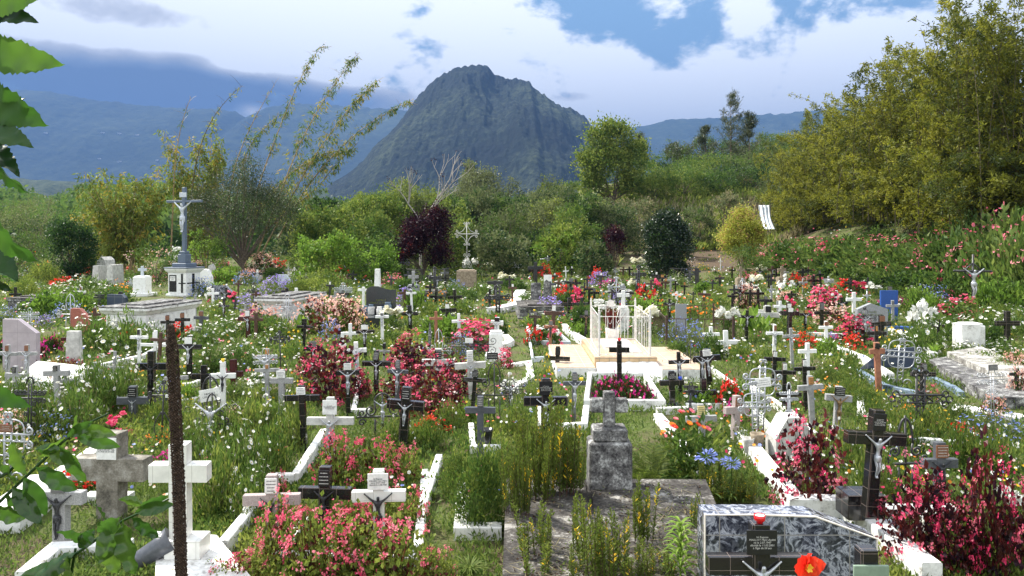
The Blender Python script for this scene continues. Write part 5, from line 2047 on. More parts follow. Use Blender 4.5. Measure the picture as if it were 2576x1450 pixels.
def platform_tomb():
    root = empty('tiled_tomb', (2.35, 15.8, 0))
    prop(root, 'tiled peach platform tomb with raised middle and whitewashed sloping front', 'tomb')
    o = root.location

    def W(name, mat, x0, x1, y0, y1, z0, z1, c=0.006):
        mb = MB()
        mb.box(x0, x1, y0, y1, z0, z1, c)
        return mb.build(name, mat, root, loc=(-o.x, -o.y, 0))
    W('left_wing', MAT['dirtywhite'], 0.88, 1.66, 14.55, 17.70, -.1, .235)
    W('left_wing_tiles', MAT['peach'], 0.885, 1.655, 14.56, 17.69, .2352, .247, 0.002)
    W('right_wing', MAT['dirtywhite'], 2.93, 3.80, 14.35, 17.3, -.1, .235)
    W('right_wing_tiles', MAT['peach'], 2.935, 3.795, 14.36, 17.29, .2352, .247, 0.002)
    W('podium', MAT['peachv'], 1.665, 2.925, 14.80, 17.60, -.1, .40)
    W('podium_tiles', MAT['peach'], 1.67, 2.92, 14.805, 17.59, .4002, .412, 0.002)
    mb = MB()
    vs = []
    R = random.Random(3)
    nx, ny = 14, 6
    for j in range(ny):
        for i in range(nx):
            t = j / (ny - 1)
            vs.append((1.70 + (1.20 + 0.15 * t) * i / (nx - 1) - 0.05 * t, 14.795 - 0.55 * t, .315 - .33 * t ** 1.4 + R.uniform(-.012, .012)))
    fs = [(j * nx + i + nx, j * nx + i + nx + 1, j * nx + i + 1, j * nx + i) for j in range(ny - 1) for i in range(nx - 1)]
    k = len(vs)
    mb.add(vs, fs)
    low = [(v[0], v[1], -0.1) for v in vs]
    mb.add([vs[i] for i in range(0, nx * ny, nx)] + [low[i] for i in range(0, nx * ny, nx)], [(i, i + 1, i + ny + 1, i + ny) for i in range(ny - 1)])
    mb.add([vs[i + nx - 1] for i in range(0, nx * ny, nx)] + [low[i + nx - 1] for i in range(0, nx * ny, nx)], [(i + ny, i + ny + 1, i + 1, i) for i in range(ny - 1)])
    mb.build('sloping_front', MAT['dirtywhite'], root, loc=(-o.x, -o.y, 0))
    # marble slabs lying inside the fence
    for i, (x0, x1, y0, y1) in enumerate(((2.02, 2.68, 16.0, 17.1), (2.24, 2.70, 15.3, 15.95))):
        mb = MB()
        mb.box(x0, x1, y0, y1, .4145, .445, .004)
        s = mb.build('marble_slab', MAT['white'])
        prop(s, ['larger white marble slab lying inside the white fence', 'smaller white marble slab lying nearer the front inside the white fence'][i], 'slab')
    f = empty('grave_fence', (2.32, 16.1, .412))
    prop(f, 'white painted iron fence with curled hooks around the tiled tomb', 'fence')
    P4 = [(1.77, 14.92), (2.80, 14.92), (2.90, 17.3), (1.86, 17.3)]
    loc = [(x - 2.32, y - 16.1, 0) for x, y in P4]
    rod_fence(f, [loc[0], loc[3]], .86, .006, 3.8, MAT['whiteiron'])
    rod_fence(f, [loc[1], loc[2]], .86, .006, 3.8, MAT['whiteiron'])
    rod_fence(f, [loc[0], loc[1]], .86, .0065, 6, MAT['whiteiron'])
    rod_fence(f, [loc[3], loc[2]], .86, .0065, 6, MAT['whiteiron'])
    for x, y, _ in loc:
        mb = MB()
        mb.box(x - .02, x + .02, y - .02, y + .02, 0, .90, .003)
        mb.lathe([(.012, .9), (.026, .92), (.012, .94), (.02, .955), (.001, 1.0)], 8, Matrix.Translation((x, y, 0)))
        mb.build('post', MAT['whiteiron'], f)
    mb = MB()
    mb.lathe([(.001, 0), (.085, .002), (.085, .012), (.001, .014)], 20, Matrix.Translation((.0, 1.17, .86)) @ Matrix.Rotation(PI / 2, 4, 'X'))
    mb.build('round_plate', MAT['whiteiron'], f)
    v = empty('flower_pot', (2.42, 17.75, 0.0))
    prop(v, 'white square planter with dry reddish stems behind the white fence', 'planter')
    mb = MB()
    vs = []
    for z, s in ((0, .10), (.62, .155)):
        vs += [(-s, -s, z), (s, -s, z), (s, s, z), (-s, s, z)]
    mb.add(vs, [(0, 1, 5, 4), (1, 2, 6, 5), (2, 3, 7, 6), (3, 0, 4, 7), (3, 2, 1, 0), (4, 5, 6, 7)])
    mb.build('pot', MAT['white'], v)
    lv = Leaves(41)
    k = 90
    A = np.zeros((k, 3)) + lv.R.randn(k, 3) * np.array([.05, .05, 0]) + np.array([0, 0, .6])
    lv.leaves(A, lv.R.randn(k, 3) * .35 + np.array([0, 0, 1.3]), .5, .035, 0)
    obj('stems', lv.mesh('stems', [MAT['wine']]), v)


def headstone(name, label, px, top, base, wpx, Y, mat, outline, d=0.10, yaw=0.0, z=0.0, text=None, tm='gold', cat='headstone', tz=0.5, tw=0.7):
    X = (px - CX) / F * Y
    gz = TZ(X, Y) + z
    h = H - (top - HY) / F * Y - gz
    w = wpx / F * Y
    root = empty(name, (X, Y, gz), yaw)
    prop(root, label, cat)
    mb = MB()
    mb.prism([(x * w / 2, -0.1 if zz == 0 else zz * h) for x, zz in outline], -d / 2, d / 2)
    mb.build('stele', MAT[mat], root)
    if text:
        lettering(root, text, (0, -d / 2 - 0.002, tz * h), 0.06, MAT[tm], tw * w)
    return root, w, h, X, Y, gz


def tombs():
    # marble tiled headstone in the near right corner
    r, w, h, X, Y, gz = headstone('marble_headstone', 'blue and white veined marble tiled headstone in the lower right foreground', 1976, 1282, 1500, 425, 5.3, 'bluemarble',
                                  [(-1, 0), (1, 0), (1, .80), (.28, .985), (-.35, 1.0), (-1, 1.0)], d=0.20, yaw=0.0)
    # rim strips along the front edge
    mb = MB()
    pts = [(-w / 2, 0), (-w / 2, h), (-.35 * w / 2, h), (.28 * w / 2, .985 * h), (w / 2, .8 * h), (w / 2, 0)]
    mb.tube([(p[0], -0.103, p[1]) for p in pts], 0.008, 5)
    mb.build('edge_trim', MAT['wax'], r)
    # grey plate on a black post beside it
    p = empty('grave_marker', at(2179, 1450, 4.75))
    p.location.z = 0
    prop(p, 'short black post carrying a blank grey plate, right of the marble headstone', 'grave marker')
    hh = H - (1378 - HY) / F * 4.75
    mb = MB()
    mb.box(-.055, .055, -.05, .05, 0, hh, .004)
    mb.build('post', MAT['black'], p)
    mb = MB()
    mb.box(-.112, .112, -.075, -.055, hh - .32, hh - .085, .003)
    mb.build('plate', MAT['p_green'], p)
    c = empty('candle', at(1911, 1320, 4.86))
    prop(c, 'red glass votive candle on top of the near black cross', 'candle')
    c.location.z = H - (1317 - HY) / F * 4.86 + 0.002
    mb = MB()
    mb.lathe([(.018, 0), (.021, .004), (.024, .012), (.036, .022), (.038, .055), (.034, .055), (.032, .03)], 18)
    mb.build('glass', MAT['redglass'], c, True)
    mb = MB()
    mb.lathe([(.031, .028), (.033, .050), (.002, .051)], 18)
    mb.build('wax', MAT['wax'], c)
    # weathered slab tomb with pillar and stone cross
    t = empty('slab_tomb', (0.35, 6.9, 0))
    prop(t, 'dark weathered flat slab tomb overgrown with ferns in the centre foreground', 'tomb')
    mb = MB()
    z = 0.30
    c4 = [G(1262, 1500, z), G(1900, 1500, z), G(1775, 1206, z), G(1274, 1204, z)]
    pts = [(p.x - .35, p.y - 6.9) for p in c4]
    mb.prism(pts, -.1, z, axis='z')
    mb.build('base', MAT['slab'], t)
    R = random.Random(4)
    for i in range(3):
        a0, a1 = i / 3 + .015, (i + 1) / 3 - .015
        mb = MB()
        q = []
        for u, v in ((a0, .1), (a1, .1), (a1, .93), (a0, .93)):
            u2 = 0.13 + u * 0.82
            x = (pts[0][0] * (1 - u2) + pts[1][0] * u2) * (1 - v) + (pts[3][0] * (1 - u2) + pts[2][0] * u2) * v
            y = (pts[0][1] * (1 - u2) + pts[1][1] * u2) * (1 - v) + (pts[3][1] * (1 - u2) + pts[2][1] * u2) * v
            q.append((x, y))
        mb.prism(q, z + .001, z + .018 + R.uniform(0, .012), axis='z')
        mb.build('cover_slab', MAT['slab'], t)
    root = empty('stone_cross', (0, 0, 0))
    Yp = 7.42
    Xp = (1532 - CX) / F * Yp
    root.location = (Xp, Yp, z)
    prop(root, 'lichen blackened stone cross on a two step pillar at the head of the slab tomb', 'stone cross')

    def zz(py):
        return H - (py - HY) / F * Yp - z
    s = Yp / F
    mb = MB()
    mb.box(-53 * s, 53 * s, -.16, .16, -.02, zz(1105), .02)
    mb.build('pillar', MAT['oldstone'], root)
    mb = MB()
    mb.box(-43 * s, 43 * s, -.13, .13, zz(1105) + .001, zz(1072), .018)
    mb.build('step', MAT['oldstone'], root)
    mb = MB()
    mb.box(-14 * s, 14 * s, -.055, .055, zz(1072) - .01, zz(985), .008)
    mb.box(-46 * s, -14.2 * s, -.053, .053, zz(1036), zz(1002), .008)
    mb.box(14.2 * s, 46 * s, -.053, .053, zz(1036), zz(1002), .008)
    mb.build('cross', MAT['oldstone'], root)
    # calvary
    Yc = 36.0
    X = (464 - CX) / F * Yc
    root = empty('calvary_cross', (X, Yc, 0.0), -0.28)
    prop(root, 'tall slate blue wayside cross with life size pale figure on a white pedestal', 'crucifix')
    s = Yc / F

    def z_(py):
        return H - (py - HY) / F * Yc
    mb = MB()
    mb.box(-.70, .70, -.70, .70, -.2, z_(748) * 1 + .05, .02)
    mb.build('foot', MAT['bluegreyp'], root)
    mb = MB()
    for hw, za, zb in ((.60, z_(748) + .051, z_(738)), (.52, z_(738) + .001, z_(686))):
        mb.box(-hw, hw, -hw, hw, za, zb, .02)
    prof = [(.52, z_(686)), (.56, z_(683)), (.62, z_(679)), (.64, z_(675))]
    vs, fs = [], []
    for hw, zq in prof:
        vs += [(-hw, -hw, zq), (hw, -hw, zq), (hw, hw, zq), (-hw, hw, zq)]
    for i in range(3):
        for k in range(4):
            fs.append((i * 4 + k, i * 4 + (k + 1) % 4, i * 4 + 4 + (k + 1) % 4, i * 4 + 4 + k))
    fs.append((12, 13, 14, 15))
    mb.add(vs, fs)
    mb.build('pedestal', MAT['white'], root)
    mb = MB()
    mb.box(-.66, .66, -.66, .66, z_(675) + .001, z_(672), .01)
    mb.box(-.40, .40, -.40, .40, z_(672) + .001, z_(662), .02)
    mb.box(-.22, .22, -.22, .22, z_(662) + .001, z_(640), .02)
    mb.box(-.17, .17, -.17, .17, z_(640) + .001, z_(632), .02)
    mb.build('plinth', MAT['bluegreyp'], root)
    mb = MB()
    top = z_(472)
    mb.box(-.085, .085, -.085, .085, z_(632), top, .01)
    za = z_(507)
    mb.box(-1.02, -.086, -.06, .06, za - .06, za + .06, .008)
    mb.box(.086, 1.02, -.06, .06, za - .06, za + .06, .008)
    mb.build('cross', MAT['bluegreyp'], root)
    mb = MB()
    mb.box(-.20, .20, -.12, -.09, z_(497), z_(485), .008)
    mb.build('scroll_plate', MAT['c_pale'], root)
    o = obj('figure', CORP['p'], root)
    hs = z_(505) - z_(585)
    o.scale = (hs * .92, hs * 1.15, hs)
    o.location = (0, -.15, z_(585))
    # black panels
    mb = MB()
    mb.box(-.44, -.02, -.528, -.521, z_(733), z_(691), .002)
    mb.build('black_panel', MAT['p_black'], root)
    mb = MB()
    mb.box(.10, .51, -.527, -.521, z_(713), z_(710), .001)
    mb.box(.24, .36, -.529, -.5271, z_(735), z_(688), .001)
    mb.build('painted_cross', MAT['p_black'], root)
    mb = MB()
    mb.box(.521, .527, -.45, .45, z_(713), z_(710), .001)
    mb.box(.5271, .529, -.10, .08, z_(735), z_(688), .001)
    mb.build('painted_cross', MAT['p_black'], root)
    mb = MB()
    mb.box(-.39, -.08, -.535, -.5285, z_(706), z_(694), .004)
    pl = mb.build('plaque', MAT['p_white'], root)
    lettering(pl, ['JUBILE', '1951'], (-.235, -.537, z_(700)), .1, MAT['ink'], .25)

    def sarcophagus(label, px, py, Y, w, d, h, yaw, mats, cornice=.12, name='box_tomb'):
        X = (px - CX) / F * Y
        r = empty(name, (X, Y, TZ(X, Y)), yaw)
        prop(r, label, 'tomb', 'raised box tombs')
        mb = MB()
        mb.box(-w / 2 - .06, w / 2 + .06, -d / 2 - .06, d / 2 + .06, -.1, h * .12, .02)
        mb.box(-w / 2, w / 2, -d / 2, d / 2, h * .12 + .001, h * .74, .02)
        mb.build('body', MAT[mats[0]], r)
        mb = MB()
        prof = [(0, h * .74 + .001), (.03, h * .77), (cornice * .6, h * .84), (cornice, h * .88), (cornice, h * .95)]
        vs, fs = [], []
        for e, zq in prof:
            vs += [(-w / 2 - e, -d / 2 - e, zq), (w / 2 + e, -d / 2 - e, zq), (w / 2 + e, d / 2 + e, zq), (-w / 2 - e, d / 2 + e, zq)]
        for i in range(len(prof) - 1):
            for k in range(4):
                fs.append((i * 4 + k, i * 4 + (k + 1) % 4, i * 4 + 4 + (k + 1) % 4, i * 4 + 4 + k))
        n = len(vs)
        fs.append((n - 4, n - 3, n - 2, n - 1))
        mb.add(vs, fs)
        mb.build('cornice', MAT[mats[0]], r)
        mb = MB()
        mb.box(-w / 2 - cornice - .01, w / 2 + cornice + .01, -d / 2 - cornice - .01, d / 2 + cornice + .01, h * .95 + .001, h, .012)
        mb.box(-w * .3, w * .3, -d * .38, d * .38, h + .001, h + .05, .012)
        mb.build('top_slab', MAT[mats[1]], r)
        return r
    sarcophagus('large white box tomb with dark rimmed top below the calvary', 385, 800, 21.5, 1.25, 2.3, .93, -.18, ('curb', 'oldstone'))
    sarcophagus('white moulded box tomb with dark slab behind the pale pink flower heap', 735, 800, 23.8, .95, 2.2, 1.0, -.16, ('curb', 'oldstone'), .16)
    sarcophagus('low grey box tomb with weathered dark top in the left back rows', 122, 770, 29, 1.3, 2.4, .55, -.25, ('oldstone', 'slab'), .03)
    sarcophagus('dark two step slab tomb carrying a worn grey stele', 1355, 775, 27, 1.5, 2.6, .42, .03, ('oldstone', 'slab'), .04)
    sarcophagus('low dark slab tomb behind the stone cross pedestal', 1090, 760, 33, 1.1, 1.6, .4, 0, ('oldstone', 'slab'), .03)
    sarcophagus('low dark tomb block behind the rusty railing', 1630, 780, 29, .9, 1.4, .4, .1, ('oldstone', 'slab'), .03)
    # headstones
    headstone('headstone', 'lilac stone headstone with one sloping shoulder at the left edge', 54, 803, 870, 89, 15.5, 'lilac', [(-1, 0), (1, 0), (1, .74), (-.10, 1), (-1, 1)], .12, -.08)
    headstone('headstone', 'red granite headstone with sloping shoulder in the left middle', 203, 776, 820, 46, 21, 'redgran', [(-1, 0), (1, 0), (1, .7), (0, 1), (-1, 1)], .14, -.1)
    headstone('headstone', 'blue grey polished headstone behind a black cross left of the white box tomb', 295, 741, 780, 52, 26.5, 'bluegranite', [(-1, 0), (1, 0), (1, .86), (.7, 1), (-1, 1)], .16, -.25)
    headstone('headstone', 'dark marble headstone with angled corner right of the calvary', 561, 718, 750, 56, 32, 'bluemarble', [(-1, 0), (1, 0), (1, .55), (.3, 1), (-1, 1)], .14, -.1)
    headstone('headstone', 'pale grey granite headstone with sloping side near the violet asters', 719, 691, 720, 38, 40, 'paleblue', [(-1, 0), (1, 0), (1, .35), (.1, 1), (-1, 1)], .16, -.1)
    headstone('headstone', 'black headstone with small oval photographs far behind the yellow green dome', 775, 676, 700, 42, 46, 'darkgranite', [(-1, 0), (1, 0), (1, 1), (-1, .85)], .14, .1)
    headstone('headstone', 'grey headstone with gold lettering in the right middle', 2192, 763, 815, 80, 20.5, 'greygran', [(-1, 0), (1, 0), (1, .84), (-.1, 1), (-1, .84)], .14, .1, text=['Famille', 'VIRAMIN Daniel'], tz=.72, tw=.62)
    headstone('headstone', 'blue painted headstone behind a black cross at the right', 2236, 731, 762, 45, 25.5, 'bluepaint', [(-1, 0), (1, 0), (1, 1), (-1, 1)], .08, .1)
    headstone('headstone', 'small white blocky headstone beside the red begonia and silver cross', 1983, 1045, 1130, 92, 9.3, 'marble', [(-1, 0), (1, 0), (1, .55), (.62, 1), (-.35, 1), (-1, .55)], .3, .1)
    headstone('headstone', 'white tapered stele behind the maroon cross on the left', 187, 833, 892, 40, 15.9, 'marble', [(-1, 0), (1, 0), (.72, 1), (-.75, 1)], .12, 0)
    headstone('headstone', 'worn dark grey relief stele on the two step slab tomb', 1348, 712, 750, 25, 28, 'oldstone', [(-1, 0), (1, 0), (1, 1), (-1, 1)], .1, 0)
    headstone('headstone', 'small curved grey stone behind the worn relief stele', 1375, 704, 735, 24, 32, 'oldstone', [(-1, 0), (1, 0), (1, .3), (.6, .6), (.6, .9), (0, 1), (-.6, .9), (-.6, .6), (-1, .3)], .12, 0)
    headstone('headstone', 'blank white slab headstone in the back row left of centre right', 1378, 692, 712, 20, 38, 'white', [(-1, 0), (1, 0), (1, 1), (-1, 1)], .08, 0)
    headstone('headstone', 'small blank grey plate standing behind the rusty railing', 1713, 765, 800, 28, 20, 'greygran', [(-1, 0), (1, 0), (1, 1), (-1, 1)], .04, 0)
    headstone('headstone', 'rounded whitewashed hump stone at the far left back', 267, 646, 690, 26, 47, 'marble', [(-1, 0), (1, 0), (1, .6), (.7, .88), (0, 1), (-.7, .88), (-1, .6)], 1.0, -.1)
    headstone('headstone', 'whitewashed tapered tomb end left of the blue grey basin', 290, 666, 700, 22, 43, 'marble', [(-1, 0), (1, 0), (.6, 1), (-.6, 1)], 1.0, -.1)
    headstone('headstone', 'low white tomb end left of the hump stone', 250, 668, 700, 20, 44, 'marble', [(-1, 0), (1, 0), (.6, 1), (-.6, 1)], 1.0, .1)
    headstone('headstone', 'fan shaped white tomb with cross lines right of the calvary pedestal', 520, 677, 700, 34, 41, 'white', [(-1, 0), (1, 0), (.8, .6), (.3, .95), (-.3, 1), (-1, .8)], .3, -.2)
    headstone('headstone', 'small white niche stone with arched top right of the calvary', 532, 664, 685, 17, 46, 'marble', [(-1, 0), (1, 0), (1, .75), (.4, 1), (-.6, .9), (-1, .6)], .3, 0)
    headstone('wooden_stump', 'pointed weathered wooden stake among the red begonias', 1081, 811, 850, 9, 17.5, 'oldstone', [(-1, 0), (1, 0), (.9, .75), (.1, 1), (-.8, .7)], .06, 0, cat='stake')
    headstone('obelisk', 'white tapered obelisk behind the black family headstone', 950, 677, 720, 18, 30, 'white', [(-1, 0), (1, 0), (.62, 1), (-.62, 1)], .26, 0, cat='obelisk')
    headstone('headstone', 'pale lying book shaped stone inside the small left plot', 2431, 814, 870, 48, 17.3, 'dirtywhite', [(-1, 0), (1, 0), (1, 1), (-1, 1)], .35, .05).__class__
    # black family headstone with vases
    r, w, h, X, Y, gz = headstone('family_headstone', 'polished black family headstone with wavy top and gold lettering', 959, 720, 790, 74, 24.5, 'darkgranite',
                                  [(-1, 0), (1, 0), (1, .90), (.6, .89), (.2, .93), (-.2, .99), (-.6, 1.0), (-.9, .95), (-1, .9)], .14, .12, text=['FAMILLE', 'HEBERT et MAILLOT'], tz=.58, tw=.82)
    mb = MB()
    mb.box(-.5, .42, -1.6, -.08, -.05, .34, .01)
    mb.build('tomb_base', MAT['darkgranite'], r)
    R = random.Random(9)
    for i, (dx, dy, s_, mt, nm) in enumerate(((-.42, -.5, 1.0, 'bluegrey', 'blue grey stone vase at the left end'), (-.28, -.3, 1.1, 'bluegrey', 'second blue grey vase from the left'), (.12, -.4, .9, 'bluegrey', 'third blue grey vase from the left'),
                                            (.28, -.35, 1.4, 'bluegrey', 'tallest blue grey vase at the right end'), (.02, -.9, 1.0, 'p_black', 'black vase in front of the row'), (-.5, -.9, .9, 'p_black', 'black vase at the lower left'), (.14, -1.1, 1.1, 'p_white', 'white vase nearest the viewer'))):
        M_ = r.matrix_basis
        mb = MB()
        mb.lathe([(.05, 0), (.085, .03), (.085, .19), (.06, .23), (.075, .26), (.055, .26)], 12)
        v = mb.build('vase', MAT[mt], None, True)
        v.location = (X + dx, Y + dy, gz + .343)
        v.scale = (s_, s_, s_)
        prop(v, nm + ' on the black family tomb', 'vase', 'vases on the black family tomb')
    mb = MB()
    mb.box(-.16, .16, -.03, .03, 0, .26, .01)
    bk = mb.build('stone_book', MAT['marble'])
    bk.location = (X - .12, Y - .85, gz + .343)
    bk.rotation_euler = (-.3, 0, .1)
    prop(bk, 'open marble book plaque leaning between the vases on the black family tomb', 'plaque')
    # pedestals with crosses
    def pedestal_cross(label, px, ctop, cspan, carm, ptop, pw, base, Y, mat, pmat, steps=0):
        X = (px - CX) / F * Y
        gz = TZ(X, Y)
        s = Y / F
        r = empty('stone_cross', (X, Y, gz))
        prop(r, label, 'stone cross')
        z = lambda py: H - (py - HY) / F * Y - gz
        mb = MB()
        mb.box(-pw / 2 * s, pw / 2 * s, -pw / 2 * s, pw / 2 * s, -.1, z(ptop) - .05, .015)
        mb.box(-pw * .42 * s, pw * .42 * s, -pw * .42 * s, pw * .42 * s, z(ptop) - .049, z(ptop), .01)
        if steps:
            mb.box(-pw * .8 * s, pw * .8 * s, -pw * .8 * s, pw * .8 * s, -.1, .15, .015)
        mb.build('pedestal', MAT[pmat], r)
        if ctop:
            t = cspan * .15 * s
            mb = MB()
            mb.box(-t, t, -t * .8, t * .8, z(ptop) - .01, z(ctop), .01)
            mb.box(-cspan / 2 * s, -t - .001, -t * .75, t * .75, z(carm) - t, z(carm) + t, .01)
            mb.box(t + .001, cspan / 2 * s, -t * .75, t * .75, z(carm) - t, z(carm) + t, .01)
            mb.build('cross', MAT[mat], r)
        return r
    pedestal_cross('grey stone cross on a grey block pedestal in the back middle', 1040, 682, 26, 697, 716, 28, 760, 33, 'grey', 'greygran')
    pedestal_cross('ochre stone pedestal carrying the tall white iron cross', 1174, 0, 0, 0, 679, 48, 745, 41.5, 'ochre', 'ochre')
    pedestal_cross('whitewashed stone cross with moulded foot behind the white fence', 1568, 731, 31, 743, 772, 27, 820, 21.5, 'dirtywhite', 'dirtywhite')
    pedestal_cross('brown stone cross on a small rubble pedestal in the right back row', 1863, 671, 20, 680, 699, 22, 730, 41, 'ochre', 'ochre')
    pedestal_cross('pinkish stone cross holding red flowers on a rough pedestal', 1967, 670, 21, 679, 697, 24, 730, 42, 'ochre', 'ochre')
    pedestal_cross('small pale grey cross on a white columned pedestal in the left back', 358, 670, 21, 679, 694, 32, 735, 36, 'paleblue', 'white', 1)
    pedestal_cross('broken whitewashed stone block behind the daisies at the right', 2440, 0, 0, 0, 812, 48, 880, 18.2, 'dirtywhite', 'dirtywhite')
    pedestal_cross('white stepped block under a small white cross right of the red begonias', 1248, 0, 0, 0, 832, 34, 880, 17.0, 'white', 'white', 1)
    # blue grey open plot with triangular wall
    p = empty('blue_plot', (0, 0, 0))
    a, b, c_, d_ = G(2165, 935), G(2215, 905), G(2300, 960), G(2250, 985)
    prop(p, 'blue grey painted grave surround with a tiled triangular end wall at the right', 'grave surround')
    mb = MB()
    A, B, C_ = G(2162, 930, .12), G(2222, 925, .12), G(2222, 925, .12) + Vector((0, 0, .36))
    q = [A, B, C_]
    nrm = Vector((0.12, .25, 0)).normalized() * .10
    mb.add([tuple(v) for v in q] + [tuple(v + nrm) for v in q], [(0, 1, 2), (5, 4, 3), (0, 3, 4, 1), (1, 4, 5, 2), (2, 5, 3, 0)])
    q = [G(2222, 925, .12) + Vector((.02, 0, 0)), G(2300, 925, .12), G(2300, 925, .12) + Vector((0, 0, .42)), G(2222, 925, .12) + Vector((.02, 0, .36))]
    mb.add([tuple(v) for v in q] + [tuple(v + nrm) for v in q], [(0, 1, 2, 3), (7, 6, 5, 4), (0, 4, 5, 1), (1, 5, 6, 2), (2, 6, 7, 3), (3, 7, 4, 0)])
    mb.build('end_wall', MAT['bluegranite'], p)
    curb_mesh([(2160, 945), (2228, 985), (2330, 1010)], .14, .10).build('side_wall', MAT['bluegrey'], p)
    curb_mesh([(2300, 940), (2400, 985), (2420, 1000)], .10, .10).build('side_wall', MAT['bluegrey'], p)
    # stepped concrete platform at the right edge
    st = empty('stepped_tomb', (7.6, 13, 0))
    prop(st, 'long low weathered concrete tombs in steps along the right edge', 'tomb')
    for k, (P4, zt) in enumerate(((((2336, 905), (2500, 1000), (2700, 1000), (2480, 880)), .20), (((2382, 885), (2540, 955), (2640, 950), (2470, 872)), .32))):
        mb = MB()
        pts = [G(x, y, zt) for x, y in P4]
        mb.prism([(v.x, v.y) for v in pts], -.1, zt, axis='z')
        mb.build('step', MAT['concrete' if k else 'oldstone'], st, loc=(-7.6, -13, 0))
    # white low tomb with red succulents, left
    mb = MB()
    z = .28
    pts = [G(35, 952, z), G(150, 965, z), G(250, 925, z), G(95, 908, z)]
    mb.prism([(v.x, v.y) for v in pts], -.1, z, axis='z')
    prop(mb.build('low_tomb', MAT['curb']), 'low white flat tomb covered by reddish succulents at the left', 'tomb')
    mb = MB()
    pts = [G(390, 1500, .02), G(640, 1500, .02), G(545, 1380, .02), G(395, 1370, .02)]
    mb.prism([(v.x, v.y) for v in pts], -.1, .14, axis='z')
    prop(mb.build('white_slab', MAT['curb']), 'white painted slab under the white tiled cross in the near left', 'slab')
    pd = empty('cross_plinth', (-2.731, 6.08, .14))
    # plinth of the white tiled cross
    prop(pd, 'square white tiled plinth carrying the white tiled cross', 'plinth')
    mb = MB()
    mb.box(-.15, .15, 0, .22, .0, .156, .005)
    mb.build('block', MAT['whitetile'], pd)
    bl = empty('cross_plinth', G(2175, 1309, .16))
    prop(bl, 'square black tiled plinth under the large black cross at the right', 'plinth')
    mb = MB()
    mb.box(-.16, .19, -.02, .26, .0, .235, .006)
    mb.build('block', MAT['black'], bl)
    tk = empty('rolled_stone', G(2222, 1345, 0.02))
    prop(tk, 'pale green half round stone lying beside the black plinth', 'stone')
    mb = MB()
    mb.lathe([(.001, -.16), (.07, -.15), (.075, .0), (.07, .15), (.001, .16)], 14, Matrix.Translation((0, .05, .05)) @ Matrix.Rotation(PI / 2, 4, 'Y'))
    mb.build('roll', MAT['paleblue'], tk, True)
    # dark vase lying near the white plinth and the twin vases by the silver cross
    v = empty('tilted_urn', G(385, 1418, .10))
    v.rotation_euler = (0, math.radians(62), 0.4)
    v.location.z = .2
    prop(v, 'grey urn lying on its side left of the white tiled cross', 'urn')
    mb = MB()
    mb.lathe([(.05, -.16), (.075, -.10), (.085, .05), (.115, .16), (.10, .16), (.07, .04)], 16)
    mb.build('body', MAT['slate'], v, True)
    for i, (px, py, sc, nm, mt) in enumerate(((1905, 1138, 1.0, 'brown grey flower vase at the foot of the silver cross', 'ochre'), (1883, 1140, .8, 'frosted jar left of the brown grey vase', 'marble'), (1225, 1120, .9, 'black flower pot with clear wrap left of the slab tomb', 'p_black'))):
        mb = MB()
        mb.lathe([(.05, 0), (.06, .02), (.085, .20), (.092, .24), (.08, .24), (.07, .19)], 14)
        o = mb.build('flower_vase', MAT[mt], None, True)
        g_ = G(px, py, 0.08)
        o.location = g_
        o.scale = (sc, sc, sc)
        prop(o, nm, 'vase')
    c = empty('candle', (0, 0, 0))
    # rusty railings behind the fenced tomb
    rl = empty('grave_fence', G(1760, 870))
    prop(rl, 'low rusty iron railing enclosing a flower filled plot right of the white fence', 'fence')
    o = rl.location.copy()
    q = [G(1680, 872), G(1838, 868), G(1800, 812), G(1632, 812)]
    q[0] = at(1677, 870, 19.5)
    q[0].z = 0
    q[1] = at(1845, 870, 19.3)
    q[1].z = 0
    q[2] = at(1795, 800, 23.2)
    q[2].z = 0
    q[3] = at(1642, 800, 23.4)
    q[3].z = 0
    q = [v - o for v in q]
    for v in q:
        v.z = 0
    rod_fence(rl, [q[0], q[1], q[2], q[3], q[0]], .72, .009, 4.5, MAT['rust'], hook=False)
    for v in q:
        mb = MB()
        mb.box(v.x - .025, v.x + .025, v.y - .025, v.y + .025, 0, .76, .004)
        mb.build('post', MAT['rust'], rl)
    for lab, a, b, Y0, Y1, h, nm in (('black spiked iron grave fence before the glossy dark bush', 1685, 1760, 42, 42, 1.1, 4), ('black iron grave fence with a sagging top before the purple shrub', 1022, 1046, 44, 42, 1.0, 4), ('black iron grave fence left of the ochre pedestal', 1076, 1115, 42, 43, 1.0, 4)):
        A, B = at(a, 700, Y0), at(b, 700, Y1)
        A.z = B.z = 0.05
        f = empty('grave_fence', A)
        prop(f, lab, 'fence')
        B = B - A
        B2 = B + Vector((0.2, 2.0, 0))
        rod_fence(f, [Vector((0, 0, 0)), B, B2], h, .014, 5, MAT['iron'], hook=False)
    bpy.data.objects.remove(c)


